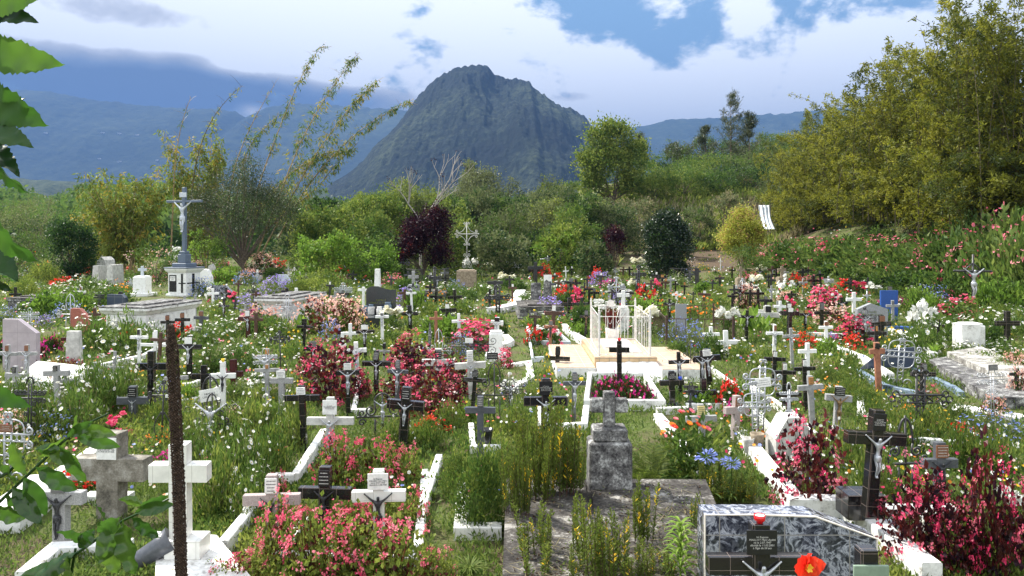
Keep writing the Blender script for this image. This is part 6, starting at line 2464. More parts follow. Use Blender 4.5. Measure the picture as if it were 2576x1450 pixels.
def curb_mesh(P_, hgt, wid, closed=False, world=False, z=0.0):
    """mitred kerb strip along ground points given in photograph pixels"""
    pts = [Vector(p) if world else G(p[0], p[1], z) for p in P_]
    # refine so that it follows the ground
    n = len(pts)
    offs = []
    for i in range(n):
        a = pts[i - 1] if (i > 0 or closed) else None
        b = pts[(i + 1) % n] if (i < n - 1 or closed) else None
        ds = []
        if a is not None:
            ds.append((pts[i] - a).normalized())
        if b is not None:
            ds.append((b - pts[i]).normalized())
        d = sum(ds, Vector()) / len(ds)
        if d.length < 0.1:
            d = ds[0]
        d.normalize()
        nrm = Vector((-d.y, d.x, 0))
        k = 1 / max(0.45, nrm.dot(Vector((-ds[0].y, ds[0].x, 0))))
        offs.append(nrm * k * wid / 2)
    mb = MB()
    vs = []
    c = 0.01
    for p, o in zip(pts, offs):
        gz = TZ(p.x, p.y) + z
        e = o * (1 - c * 2 / wid)
        vs += [(p.x - o.x, p.y - o.y, gz - .12), (p.x - o.x, p.y - o.y, gz + hgt - c), (p.x - e.x, p.y - e.y, gz + hgt), (p.x + e.x, p.y + e.y, gz + hgt), (p.x + o.x, p.y + o.y, gz + hgt - c), (p.x + o.x, p.y + o.y, gz - .12)]
    fs = []
    m = n if closed else n - 1
    for i in range(m):
        j = (i + 1) % n
        for k in range(5):
            fs.append((i * 6 + k, i * 6 + k + 1, j * 6 + k + 1, j * 6 + k)[::-1])
    if not closed:
        fs.append((0, 1, 2, 3, 4, 5))
        q = (n - 1) * 6
        fs.append((q + 5, q + 4, q + 3, q + 2, q + 1, q))
    mb.add(vs, fs)
    return mb


CURBS = [  # label look, points (px), height, width, closed, material
    ([(742, 1222), (700, 1222), (560, 1400)], .16, .12, 0, 'curb'),
    ([(815, 1106), (742, 1222)], .16, .12, 0, 'curb'),
    ([(1105, 1168), (1082, 1240), (1062, 1300)], .14, .11, 0, 'curb'),
    ([(770, 1330), (700, 1420), (1050, 1430), (1070, 1205)], .13, .11, 0, 'curb'),
    ([(1166, 1240), (1160, 1352), (1262, 1352)], .14, .14, 0, 'whitetile'),
    ([(1484, 962), (1622, 960), (1668, 1035), (1475, 1035)], .20, .10, 1, 'curb'),
    ([(1866, 1115), (2002, 1292), (2125, 1296), (2345, 1470)], .20, .17, 0, 'curb'),
    ([(2130, 1290), (2240, 1310), (2400, 1310)], .16, .14, 0, 'curb'),
    ([(1725, 1035), (1885, 1033), (1960, 1120)], .14, .10, 0, 'curb'),
    ([(1655, 1060), (1700, 1110), (1790, 1250)], .12, .14, 0, 'curb'),
    ([(1652, 1045), (1735, 1040)], .12, .10, 0, 'curb'),
    ([(1360, 1045), (1362, 1095), (1470, 1090), (1475, 1045)], .16, .12, 0, 'curb'),
    ([(1327, 828), (1340, 910), (1368, 908)], .13, .08, 0, 'paleblue'),
    ([(1395, 835), (1432, 868), (1345, 866), (1327, 828)], .13, .09, 0, 'paleblue'),
    ([(1420, 830), (1440, 850), (1490, 880)], .2, .16, 0, 'curb'),
    ([(2165, 1012), (2165, 1052), (2290, 1130), (2420, 1140)], .18, .13, 0, 'curb'),
    ([(2395, 1028), (2576, 1060)], .08, .32, 0, 'curb'),
    ([(1893, 985), (1990, 1050), (2050, 1110)], .14, .11, 0, 'curb'),
    ([(1790, 935), (1880, 1000)], .12, .10, 0, 'curb'),
    ([(2060, 868), (2170, 915), (2240, 960)], .18, .15, 0, 'curb'),
    ([(2240, 840), (2300, 870), (2350, 905)], .16, .16, 0, 'curb'),
    ([(1985, 865), (2060, 868)], .13, .1, 0, 'curb'),
    ([(1975, 843), (2120, 850)], .12, .1, 0, 'curb'),
    ([(330, 985), (480, 975), (560, 945)], .12, .10, 0, 'curb'),
    ([(395, 1030), (500, 1010), (560, 980)], .12, .10, 0, 'curb'),
    ([(0, 1345), (75, 1290), (120, 1250)], .28, .35, 0, 'curb'),
    ([(60, 1470), (140, 1400), (330, 1390)], .12, .14, 0, 'curb'),
    ([(135, 1215), (230, 1150), (270, 1120)], .12, .16, 0, 'curb'),
    ([(218, 1262), (330, 1262)], .10, .16, 0, 'curb'),
    ([(255, 925), (360, 900), (420, 870)], .13, .12, 0, 'curb'),
    ([(588, 830), (640, 805), (650, 800)], .14, .11, 0, 'curb'),
    ([(560, 833), (600, 831)], .10, .10, 0, 'curb'),
    ([(1240, 790), (1290, 778), (1310, 740)], .25, .5, 0, 'curb'),
    ([(1262, 880), (1285, 868), (1270, 852)], .16, .2, 0, 'curb'),
    ([(905, 965), (890, 1045), (930, 1045)], .12, .10, 0, 'curb'),
    ([(1185, 1085), (1190, 1140), (1260, 1140)], .12, .10, 0, 'curb'),
    ([(1265, 925), (1330, 915), (1335, 960), (1290, 985)], .08, .16, 0, 'curb'),
    ([(630, 742), (690, 738)], .12, .1, 0, 'grey'),
    ([(640, 780), (700, 760), (740, 750)], .14, .12, 0, 'curb'),
    ([(150, 790), (240, 782), (260, 790)], .10, .1, 0, 'curb'),
    ([(100, 815), (165, 800)], .10, .1, 0, 'curb'),
    ([(20, 752), (90, 744), (100, 756), (30, 764)], .10, .25, 0, 'white'),
    ([(1395, 745), (1430, 745), (1425, 770)], .16, .14, 0, 'white'),
    ([(1525, 742), (1590, 740)], .2, .3, 0, 'white'),
    ([(1600, 725), (1680, 722)], .14, .14, 0, 'white'),
    ([(1960, 728), (2000, 735)], .25, .3, 0, 'white'),
    ([(2230, 833), (2320, 838)], .16, .25, 0, 'bluepaint'),
]

for _l in IRON.strip().splitlines():
    iron(_l)
for _l in CROSSES.strip().splitlines():
    cross(_l)
# many more small crosses crowd the farthest rows
_R = random.Random(2024)
_k = 0
while _k < 56:
    _x, _t = _R.uniform(560, 2110), 668 + 68 * _R.random() ** 1.2
    if any(abs(_x - a[2]) < 9 and abs(_t - a[3]) < 14 for a in ALL) or (1540 < _x < 1650 and _t < 676) or (1140 < _x < 1210):
        continue
    cross('P %.0f %.0f %.0f %.0f 0 %s h%.2f %s' % (_x, _t, _R.uniform(17, 27) * (.6 + (_t - 600) / 220), _t + _R.uniform(7, 11), _R.choice('KKKkkGBWDK'), _R.uniform(.75, 1.0), _R.choice(['', '', 'pw1', 'pg1', 'pn1', 'cs'])))
    _k += 1
tombs()
platform_tomb()
for _k, (_p, _h, _w, _c, _m) in enumerate(CURBS):
    _mb = curb_mesh(_p, _h * .9, _w * (.8 if _w < .14 else 1), bool(_c))
    _me = _mb.mesh('grave_border', MAT[_m])
    _o = obj('grave_border', _me)
    _cx = sum(p[0] for p in _p) / len(_p)
    _cy = sum(p[1] for p in _p) / len(_p)
    ALL.append((_o, {'curb': 'whitewashed grave curb', 'whitetile': 'white tiled grave curb', 'paleblue': 'pale blue grave curb', 'grey': 'grey grave curb', 'white': 'white grave edging', 'bluepaint': 'blue painted grave edging'}[_m], min(2540, max(20, _cx)), _cy, 99, 'grave border', 'grave curbs and edgings'))


# ================================================================== plants
PR = {}


def dome(R, n, r, h, shell=0.5, lo=0.05):
    d = unit(R.randn(n, 3))
    d[:, 2] = np.abs(d[:, 2])
    k = shell + (1 - shell) * R.rand(n, 1) ** 0.5
    P = d * k * np.array([r, r, h * (1 - lo)])
    P[:, 2] += h * lo * R.rand(n)
    P *= 1 + 0.16 * R.randn(n, 1) * 0.6
    P[:, 2] = np.abs(P[:, 2])
    return P, d


def bush(seed, r, h, nleaf, leaf, lm, flowers=(), stems=0, upright=0.5, fold=True, per=9, clr=0.05, stemmat=None, shell=0.35, fl_out=0.03, mi2p=0.25, spikes=0.0):
    """list of (part name, mesh) for a leafy flowering plant"""
    lv = Leaves(seed)
    R = lv.R
    nc = max(6, nleaf // per)
    C, d = dome(R, nc, r * 0.9, h * 0.92, shell)
    if spikes:
        C[:, 2] *= 1 + spikes * (R.rand(nc) - 0.4)
    P = np.repeat(C, per, 0) + R.randn(nc * per, 3) * clr
    P[:, 2] = np.maximum(P[:, 2], 0.01)
    D = np.repeat(d, per, 0) * 0.6 + R.randn(nc * per, 3) * 0.6
    D[:, 2] += upright
    rc = np.repeat(R.rand(nc), per) * 0.55 + R.rand(nc * per) * 0.45
    two = len(lm) > 1
    s = np.repeat(R.rand(nc) < mi2p, per) if two else np.zeros(nc * per, bool)
    lv.leaves(P[~s], D[~s], leaf[0], leaf[1], 0, fold, rnd=rc[~s])
    if two:
        lv.leaves(P[s], D[s], leaf[0], leaf[1], 1, fold, rnd=rc[s])
    mats = [MAT[k] for k in lm]
    if stems:
        B = C[R.choice(nc, stems)]
        A = B * np.array([0.25, 0.25, 0]) + R.randn(stems, 3) * np.array([r * .1, r * .1, 0])
        mats.append(MAT[stemmat or lm[0]])
        lv.stems(A, B, 0.004, len(mats) - 1)
    parts = [('foliage', lv.mesh('foliage', mats))]
    fv = Leaves(seed + 500)
    fm = []
    R = fv.R
    for (mat, ncl, per2, rad, petals, cr, eye, hz, stalk) in flowers:
        P, d = dome(R, ncl, r * 0.95, h * hz, 0.85)
        P = P + d * fl_out
        P[:, 2] += np.abs(R.randn(ncl)) * stalk
        Q = np.repeat(P, per2, 0) + R.randn(ncl * per2, 3) * cr
        N = np.repeat(d, per2, 0) * 0.8 + R.randn(ncl * per2, 3) * (0.25 if eye else 0.7) + np.array([0, -0.35, 0.55])
        m0 = len(fm)
        fm.append(MAT[mat])
        ei = None
        if eye:
            fm.append(MAT['eye'])
            ei = m0 + 1
        fv.blossoms(Q, N, rad, petals, m0, 0.12 if eye else 0.5, ei, rnd=np.repeat(R.rand(ncl), per2) * .5 + R.rand(ncl * per2) * .5)
        if stalk:
            fm.append(MAT[stemmat or lm[0]])
            A = P * np.array([0.75, 0.75, 0.55])
            fv.stems(A, P, 0.0022, len(fm) - 1)
    if flowers:
        parts.append(('flowers', fv.mesh('flowers', fm)))
    return parts, 2 * r, h


def spikes_plant(seed, n, h, r, mats=('fern', 'fyellow')):
    """dense upright club shaped fronds"""
    lv = Leaves(seed)
    R = lv.R
    for k in range(n):
        a, b = R.uniform(0, 2 * PI), r * R.rand() ** .5
        base = np.array([math.cos(a) * b * .8, math.sin(a) * b * .8, 0])
        hh = h * (0.45 + 0.55 * R.rand())
        lean = np.array([math.cos(a), math.sin(a), 0]) * R.uniform(0.0, .22) * hh
        m = int(hh / 0.0042)
        t = np.linspace(.10, 1, m)
        P = base + t[:, None] * np.array([0, 0, hh]) + (t ** 1.5)[:, None] * lean
        d = unit(R.randn(m, 3) * np.array([1, 1, .15]))
        w = 0.026 * np.minimum(1, (1.08 - t) * 5)
        yel = (R.rand(m) < (.45 if R.rand() < .25 else .02)) & (np.abs(t - R.uniform(.3, .9)) < .14)
        D = d + np.array([0, 0, .75])
        lv.leaves(P[~yel], D[~yel], w[~yel] * 1.5, 0.012, 0, False, rnd=(R.rand(m) * .5 + t * .5)[~yel])
        lv.leaves(P[yel], D[yel], w[yel] * 1.4, 0.013, 1)
        lv.stems(base[None], (base + np.array([0, 0, hh]) + lean)[None], 0.0035, 2)
    return [('fronds', lv.mesh('fronds', [MAT[mats[0]], MAT[mats[1]], MAT['brown']]))], 2 * r, h


def frond_plant(seed, n, L, w, mat, arch=0.8, leafl=0.10, single=False, tip=0.3, lean=0.5):
    """feather or strap leaves springing from the base"""
    lv = Leaves(seed)
    R = lv.R
    for k in range(n):
        a = R.uniform(0, 2 * PI)
        l = L * R.uniform(.65, 1.1)
        out = np.array([math.cos(a), math.sin(a), 0])
        m = 14 if single else 34
        t = np.linspace(0, 1, m)
        lo = lean * R.uniform(.5, 1.3)
        P = out * (l * lo * (t ** 1.3))[:, None] + np.array([0, 0, 1]) * (l * (t - arch * .5 * t ** 2.4))[:, None]
        side = np.array([-math.sin(a), math.cos(a), 0])
        if single:
            W = w * np.sin(np.clip(t * .94 + .06, 0, 1) * PI) ** .6 * (1 - t * .4)
            for s in (-1, 1):
                A, B = P[:-1], P[1:]
                q = np.stack([A, A + side * s * W[:-1, None] + np.array([0, 0, .25]) * W[:-1, None], B + side * s * W[1:, None] + np.array([0, 0, .25]) * W[1:, None], B], 1)
                lv.put(q, 0, np.full(m - 1, R.rand()))
        else:
            T_ = unit(np.gradient(P, axis=0))
            for s in (-1, 1):
                D = side * s + T_ * .55 + R.randn(m, 3) * .05
                sc = np.sin(np.clip(t * .9 + .1, 0, 1) * PI) ** .5
                lv.leaves(P[2:], D[2:], leafl * sc[2:], w, 0, False, N=np.cross(D[2:], T_[2:]) + .01)
            lv.stems(P[:-1], P[1:], .004, 0)
    return [('fronds', lv.mesh('fronds', [MAT[mat]]))], 2 * L * lean, L


def canna(seed, n=16, h=.75, mat='lime'):
    lv = Leaves(seed)
    R = lv.R
    for k in range(n):
        b = R.randn(3) * np.array([.13, .13, 0])
        z = R.uniform(.15, .62) * h
        a = R.uniform(0, 2 * PI)
        D = np.array([[math.cos(a) * .6, math.sin(a) * .6, 1.0]])
        P = (b + np.array([0, 0, z]))[None]
        lv.leaves(P, D, .34, .15, 0, True, N=np.array([[math.cos(a), math.sin(a), -.6]]), wide=.5)
        lv.stems(b[None], P, .008, 0)
    return [('foliage', lv.mesh('foliage', [MAT[mat]]))], .6, h


def lily(seed, n=12, h=.7, col='fwhite'):
    p, w, hh = bush(seed, .2, h * .75, 260, (.12, .018), ('green',), stems=10, upright=.3, fold=False)
    fv = Leaves(seed + 3)
    R = fv.R
    a = R.uniform(0, 2 * PI, n)
    C = np.stack([np.cos(a) * .2 * R.rand(n), np.sin(a) * .2 * R.rand(n), h * (.72 + .28 * R.rand(n))], 1)
    N = np.stack([np.cos(a), np.sin(a) - .5, -.05 + .4 * R.rand(n)], 1)
    fv.blossoms(C, N, .085, 6, 0, 1.1, None, 1.0)
    fv.blossoms(C, N, .06, 6, 0, 1.5, None, 1.0)
    fv.stems(C * np.array([.2, .2, .3]), C, .004, 1)
    return p + [('flowers', fv.mesh('flowers', [MAT[col], MAT['green']]))], .45, h


def agapanthus(seed, h=.62):
    p, w, hh = frond_plant(seed, 24, .42, .013, 'green', 1.2, single=True)
    fv = Leaves(seed + 3)
    R = fv.R
    d = unit(R.randn(70, 3))
    C = np.array([[0, 0, h]]) + d * .045
    fv.leaves(C, d, .055, .016, 0, True, wide=.75)
    fv.leaves(np.array([[0, 0, h]]) + d * .0, d, .05, .003, 1)
    fv.stems(np.array([[0., 0, 0]]), np.array([[0., 0, h]]), .006, 1)
    return p + [('flowers', fv.mesh('flowers', [MAT['fblue'], MAT['green']]))], .3, h + .08


def zinnia(seed):
    p, w, h = bush(seed, .30, .85, 620, (.11, .042), ('green', 'ygreen'), stems=26, upright=.3, per=5, clr=.06, shell=.2)
    fv = Leaves(seed + 3)
    R = fv.R
    n = 15
    a = R.uniform(0, 2 * PI, n)
    rr = .32 * R.rand(n) ** .5
    C = np.stack([np.cos(a) * rr, np.sin(a) * rr, .78 + .16 * R.rand(n) - rr * .5], 1)
    N = np.stack([np.cos(a) * .3, np.sin(a) * .3 - .6, np.full(n, 1.)], 1)
    col = R.randint(0, 3, n)
    for k in range(3):
        for rd, cp in ((.038, .05), (.026, .35)):
            fv.blossoms(C[col == k], N[col == k], rd, 11, k, cp, 3 if rd < .03 else None, 1.1)
    fv.stems(C * np.array([.5, .5, .45]), C, .003, 4)
    return p + [('flowers', fv.mesh('flowers', [MAT['forange'], MAT['fpink'], MAT['fred'], MAT['eye'], MAT['green']]))], .6, .95


def protos():
    W = PR
    # name: list of variants per level of detail (near, far)
    def both(name, fn_near, fn_far=None, nv=2):
        W[name] = ([fn_near(s) for s in range(nv)], [(fn_far or fn_near)(s) for s in range(nv)])
    fl = lambda mat, n, per, rad, pet, cr, eye, hz=1.0, st=0.0: (mat, n, per, rad, pet, cr, eye, hz, st)
    both('daisy', lambda s: bush(10 + s, .36, .42, 1500, (.065, .017), ('green', 'sgrass'), [fl('fwhite', 34, 1, .024, 9, .01, True, 1.08, .08)], 60, .9, True, 8, .05, 'drygrass'),
         lambda s: bush(12 + s, .36, .42, 700, (.10, .022), ('green', 'sgrass'), [fl('fwhite', 40, 1, .032, 6, .01, True, 1.08, .05)], 0, .9, False, 9, .05))
    both('weed', lambda s: bush(14 + s, .36, .42, 1500, (.065, .018), ('green', 'ygreen'), [fl('fwhite', 11, 1, .023, 8, .01, True, 1.1, .10)], 60, 1.0, True, 7, .06, 'drygrass', mi2p=.45),
         lambda s: bush(16 + s, .36, .42, 760, (.085, .026), ('green', 'ygreen'), [fl('fwhite', 14, 1, .032, 6, .01, True, 1.1, .05)], 0, 1.1, False, 9, .06, mi2p=.5))
    both('rose', lambda s: bush(20 + s, .33, .66, 460, (.060, .050), ('wine', 'purple'), [fl('frose', 26, 12, .012, 4, .019, False, 1.0, .05), fl('fpink', 16, 11, .012, 4, .019, False, 1.0, .05)], 46, .2, True, 5, .06, 'wine', spikes=.9),
         lambda s: bush(22 + s, .33, .66, 420, (.075, .06), ('wine', 'green'), [fl('frose', 34, 4, .032, 4, .032, False, 1.0, .02), fl('fpink', 12, 3, .028, 4, .03, False, 1.0, .02)], 0, .2, False, 6, .05, 'wine', spikes=.5))
    both('pink', lambda s: bush(24 + s, .38, .5, 520, (.060, .050), ('ygreen', 'wine'), [fl('fpink', 26, 14, .0125, 4, .022, False, 1.05, .07), fl('frose', 10, 10, .012, 4, .019, False, 1.05, .06)], 50, .3, True, 5, .07, 'wine', mi2p=.12, spikes=.4),
         lambda s: bush(26 + s, .38, .5, 380, (.085, .07), ('green', 'wine'), [fl('fpink', 34, 4, .028, 4, .035, False, 1.05, .03), fl('frose', 8, 4, .026, 4, .03, False, 1.05, .02)], 0, .3, False, 6, .06, 'wine', mi2p=.12))
    both('blush', lambda s: bush(28 + s, .38, .42, 420, (.06, .045), ('green', 'wine'), [fl('fblush', 60, 6, .019, 4, .030, False, 1.05, .02)], 20, .3, True, 6, .05, 'wine', mi2p=.5))
    both('shrub', lambda s: bush(30 + s, .38, .6, 4200, (.042, .018), ('green', 'ygreen'), [], 34, .5, True, 12, .045, mi2p=.3, shell=.55, spikes=.25),
         lambda s: bush(32 + s, .38, .5, 1500, (.075, .032), ('green', 'dgreen'), [], 0, .5, False, 12, .045))
    both('lime', lambda s: bush(34 + s, .36, .42, 900, (.075, .045), ('lime', 'green'), [], 0, .6, True, 8, .05))
    both('dome', lambda s: bush(36 + s, .5, .5, 3200, (.055, .02), ('ygreen', 'green'), [], 0, .4, False, 14, .05, mi2p=.3, shell=.7))
    both('hedgepink', lambda s: bush(38 + s, .5, .8, 1500, (.15, .05), ('green', 'sgrass'), [fl('fpink', 26, 4, .030, 4, .045, False, 1.03, .03)], 0, .7, False, 9, .10, mi2p=.5))
    both('imp', lambda s: bush(40 + s, .36, .2, 700, (.06, .03), ('dgreen', 'wine'), [fl('fmagenta', 34, 1, .034, 5, .01, False, 1.1, .01), fl('frose', 16, 1, .03, 5, .01, False, 1.1, .01)], 0, .5, True, 6, .04, mi2p=.2))
    both('red', lambda s: bush(42 + s, .3, .3, 450, (.055, .03), ('green', 'dgreen'), [fl('fred', 34, 4, .028, 4, .03, False, 1.1, .02)], 0, .5, True, 6, .04))
    both('orange', lambda s: bush(44 + s, .32, .32, 500, (.055, .022), ('green', 'sgrass'), [fl('forange', 44, 1, .026, 7, .03, False, 1.1, .03)], 0, .7, False, 6, .04))
    both('yellow', lambda s: bush(46 + s, .3, .34, 500, (.055, .022), ('sgrass', 'green'), [fl('fyellow', 26, 1, .028, 7, .03, False, 1.1, .04)], 0, .7, False, 6, .04))
    both('blue', lambda s: bush(48 + s, .34, .4, 700, (.055, .012), ('greygreen', 'green'), [fl('fblue', 110, 2, .015, 5, .02, False, 1.1, .04)], 30, .9, False, 6, .05))
    both('violet', lambda s: bush(50 + s, .34, .5, 700, (.055, .014), ('greygreen', 'green'), [fl('fviolet', 80, 3, .020, 6, .03, False, 1.05, .03)], 0, .9, False, 6, .05))
    both('magenta', lambda s: bush(52 + s, .3, .34, 400, (.06, .03), ('green', 'dgreen'), [fl('fmagenta', 36, 4, .03, 5, .03, False, 1.08, .02)], 0, .6, False, 6, .04))
    both('bouquet', lambda s: bush(54 + s, .16, .3, 160, (.07, .03), ('green', 'dgreen'), [fl('frose', 14, 5, .034, 5, .02, False, 1.1, .0)], 0, .6, True, 5, .03))
    both('whiteb', lambda s: bush(56 + s, .18, .3, 160, (.07, .03), ('green', 'dgreen'), [fl('fwhite', 22, 5, .034, 5, .02, False, 1.1, .0)], 0, .6, True, 5, .03))
    both('succ', lambda s: bush(58 + s, .5, .14, 1400, (.05, .015), ('wine', 'pinky'), [], 0, .6, False, 7, .03, mi2p=.4))
    both('club', lambda s: spikes_plant(60 + s, 24, .62, .24), lambda s: spikes_plant(60 + s, 14, .5, .2))
    both('clublow', lambda s: spikes_plant(64 + s, 7, .44, .13))
    both('grass', lambda s: frond_plant(66 + s, 60, .36, .006, 'sgrass', 1.1, single=True, lean=.5))
    both('strap', lambda s: frond_plant(68 + s, 26, .55, .02, 'lime', .9, single=True, lean=.42))
    both('cycad', lambda s: frond_plant(70 + s, 9, .62, .008, 'fern', .6, .13, lean=.34))
    both('palmy', lambda s: frond_plant(72 + s, 34, .7, .03, 'dgreen', .7, single=True, lean=.6))
    both('dry', lambda s: frond_plant(74 + s, 46, .4, .008, 'drygrass', 1.3, single=True, lean=.7))
    both('canna', lambda s: canna(76 + s))
    both('lily', lambda s: lily(78 + s), None)
    both('cream', lambda s: lily(80 + s, 14, .6, 'fcream'))
    both('agap', lambda s: agapanthus(82 + s))
    both('zinnia', lambda s: zinnia(84 + s), None, 1)
    W['dracaena'] = ([dracaena()], [dracaena()])


def dracaena():
    lv = Leaves(90)
    R = lv.R
    for k in range(70):
        a = k * 2.4
        z = .05 + .50 * k / 70
        l = .30 * (1 - .35 * k / 70)
        out = np.array([math.cos(a), math.sin(a), 0])
        t = np.linspace(0, 1, 9)
        P = np.array([0, 0, z]) + out * (l * t * .85)[:, None] + np.array([0, 0, 1]) * (l * (.75 * t - .75 * t ** 2.2))[:, None]
        side = np.array([-math.sin(a), math.cos(a), 0])
        W_ = .014 * np.sin(np.clip(t + .12, 0, 1) * PI) ** .7
        for s in (-1, 1):
            q = np.stack([P[:-1], P[:-1] + side * s * W_[:-1, None] + np.array([0, 0, .4]) * W_[:-1, None], P[1:] + side * s * W_[1:, None] + np.array([0, 0, .4]) * W_[1:, None], P[1:]], 1)
            lv.put(q, 0, np.full(8, .3 + .7 * R.rand()))
    lv.stems(np.array([[0., 0, 0]]), np.array([[0., 0, .55]]), .012, 0)
    return [('leaves', lv.mesh('leaves', [MAT['lime']]))], .5, .72


PNAME = {'daisy': ('white daisy bush', 'daisy_bush', 'daisy bush'), 'weed': ('weedy green clump with few daisies', 'weed_clump', 'wild plant'), 'rose': ('dark red begonia with rose flowers', 'begonia', 'begonia'),
         'pink': ('green leaved pink begonia', 'begonia', 'begonia'), 'blush': ('pale blush begonia heap', 'begonia', 'begonia'), 'shrub': ('small leaved green shrub', 'shrub', 'shrub'), 'lime': ('bright green leafy plant', 'leafy_plant', 'plant'),
         'dome': ('yellow green rounded bush', 'round_bush', 'bush'), 'hedgepink': ('tall green bush with pink flowers', 'flowering_bush', 'bush'), 'imp': ('low magenta impatiens', 'impatiens', 'flowers'), 'red': ('red flowering plant', 'red_flowers', 'flowers'),
         'orange': ('orange flowering plant', 'orange_flowers', 'flowers'), 'yellow': ('yellow flowering plant', 'yellow_flowers', 'flowers'), 'blue': ('pale blue flowering plant', 'blue_flowers', 'flowers'), 'violet': ('violet aster clump', 'aster', 'flowers'),
         'magenta': ('magenta flowering plant', 'magenta_flowers', 'flowers'), 'bouquet': ('rose red artificial bouquet', 'bouquet', 'bouquet'), 'whiteb': ('white bouquet', 'bouquet', 'bouquet'), 'succ': ('mat of reddish succulents', 'succulent', 'succulent'),
         'club': ('clump of upright ferns', 'fern', 'fern'), 'clublow': ('short upright fern tuft', 'fern', 'fern'), 'grass': ('long grass tuft', 'grass_tuft', 'grass tuft'), 'strap': ('light green strap leaved plant', 'strap_plant', 'plant'),
         'cycad': ('feather leaved cycad', 'cycad', 'cycad'), 'palmy': ('dark spiky leaved plant', 'spiky_plant', 'plant'), 'dry': ('dry straw coloured tuft', 'dry_tuft', 'dry plant'), 'canna': ('broad leaved canna', 'canna', 'canna'),
         'lily': ('white lily', 'lily', 'lily'), 'cream': ('cream white flower bunch', 'lily', 'lily'), 'agap': ('blue agapanthus', 'agapanthus', 'agapanthus'), 'zinnia': ('tall zinnia plant with orange and pink blooms', 'zinnia', 'zinnia'),
         'dracaena': ('lime green spiky lily stem', 'spiky_plant', 'plant')}


def plant(kind, px, py, w, h, z=0.0, rnd=None):
    Y = F * (H - z) / (py - HY) if py > HY + 20 else 90.0
    if z < .05 and Y > 24:
        ys = np.linspace(18, 100, 400)
        tz = TH((px - CX) / F * ys, ys)
        hit = np.nonzero(H + (HY - py) / F * ys <= tz)[0]
        if len(hit):
            Y = float(ys[hit[0]])
    X = (px - CX) / F * Y
    gz = z + (TZ(X, Y) if z < .05 else 0)
    near, far = PR[kind]
    R = rnd or random.Random(int(px * 31 + py * 17))
    vs = near if Y < 15.5 else far
    parts, pw, ph = vs[R.randrange(len(vs))]
    sx = w / F * Y / pw
    sz = h / F * Y / ph
    nm = PNAME[kind]
    t = empty(nm[1], (X, Y, gz - 0.01), R.uniform(0, 2 * PI))
    sx2 = sx
    if kind in ('daisy', 'weed') and Y > 12:
        sz *= .72
    t.scale = (sx2, min(sx2, max(sz * 1.3, 0.6)) if Y > 20 else sx2, sz)
    for n, me in parts:
        o = bpy.data.objects.new(n, me)
        COL.objects.link(o)
        o.parent = t
    ALL.append((t, nm[0], px, py - h, Y, nm[2], nm[2] + ' plants among the graves' if nm[2] not in ('flowers',) else nm[0] + 's'))
    return t


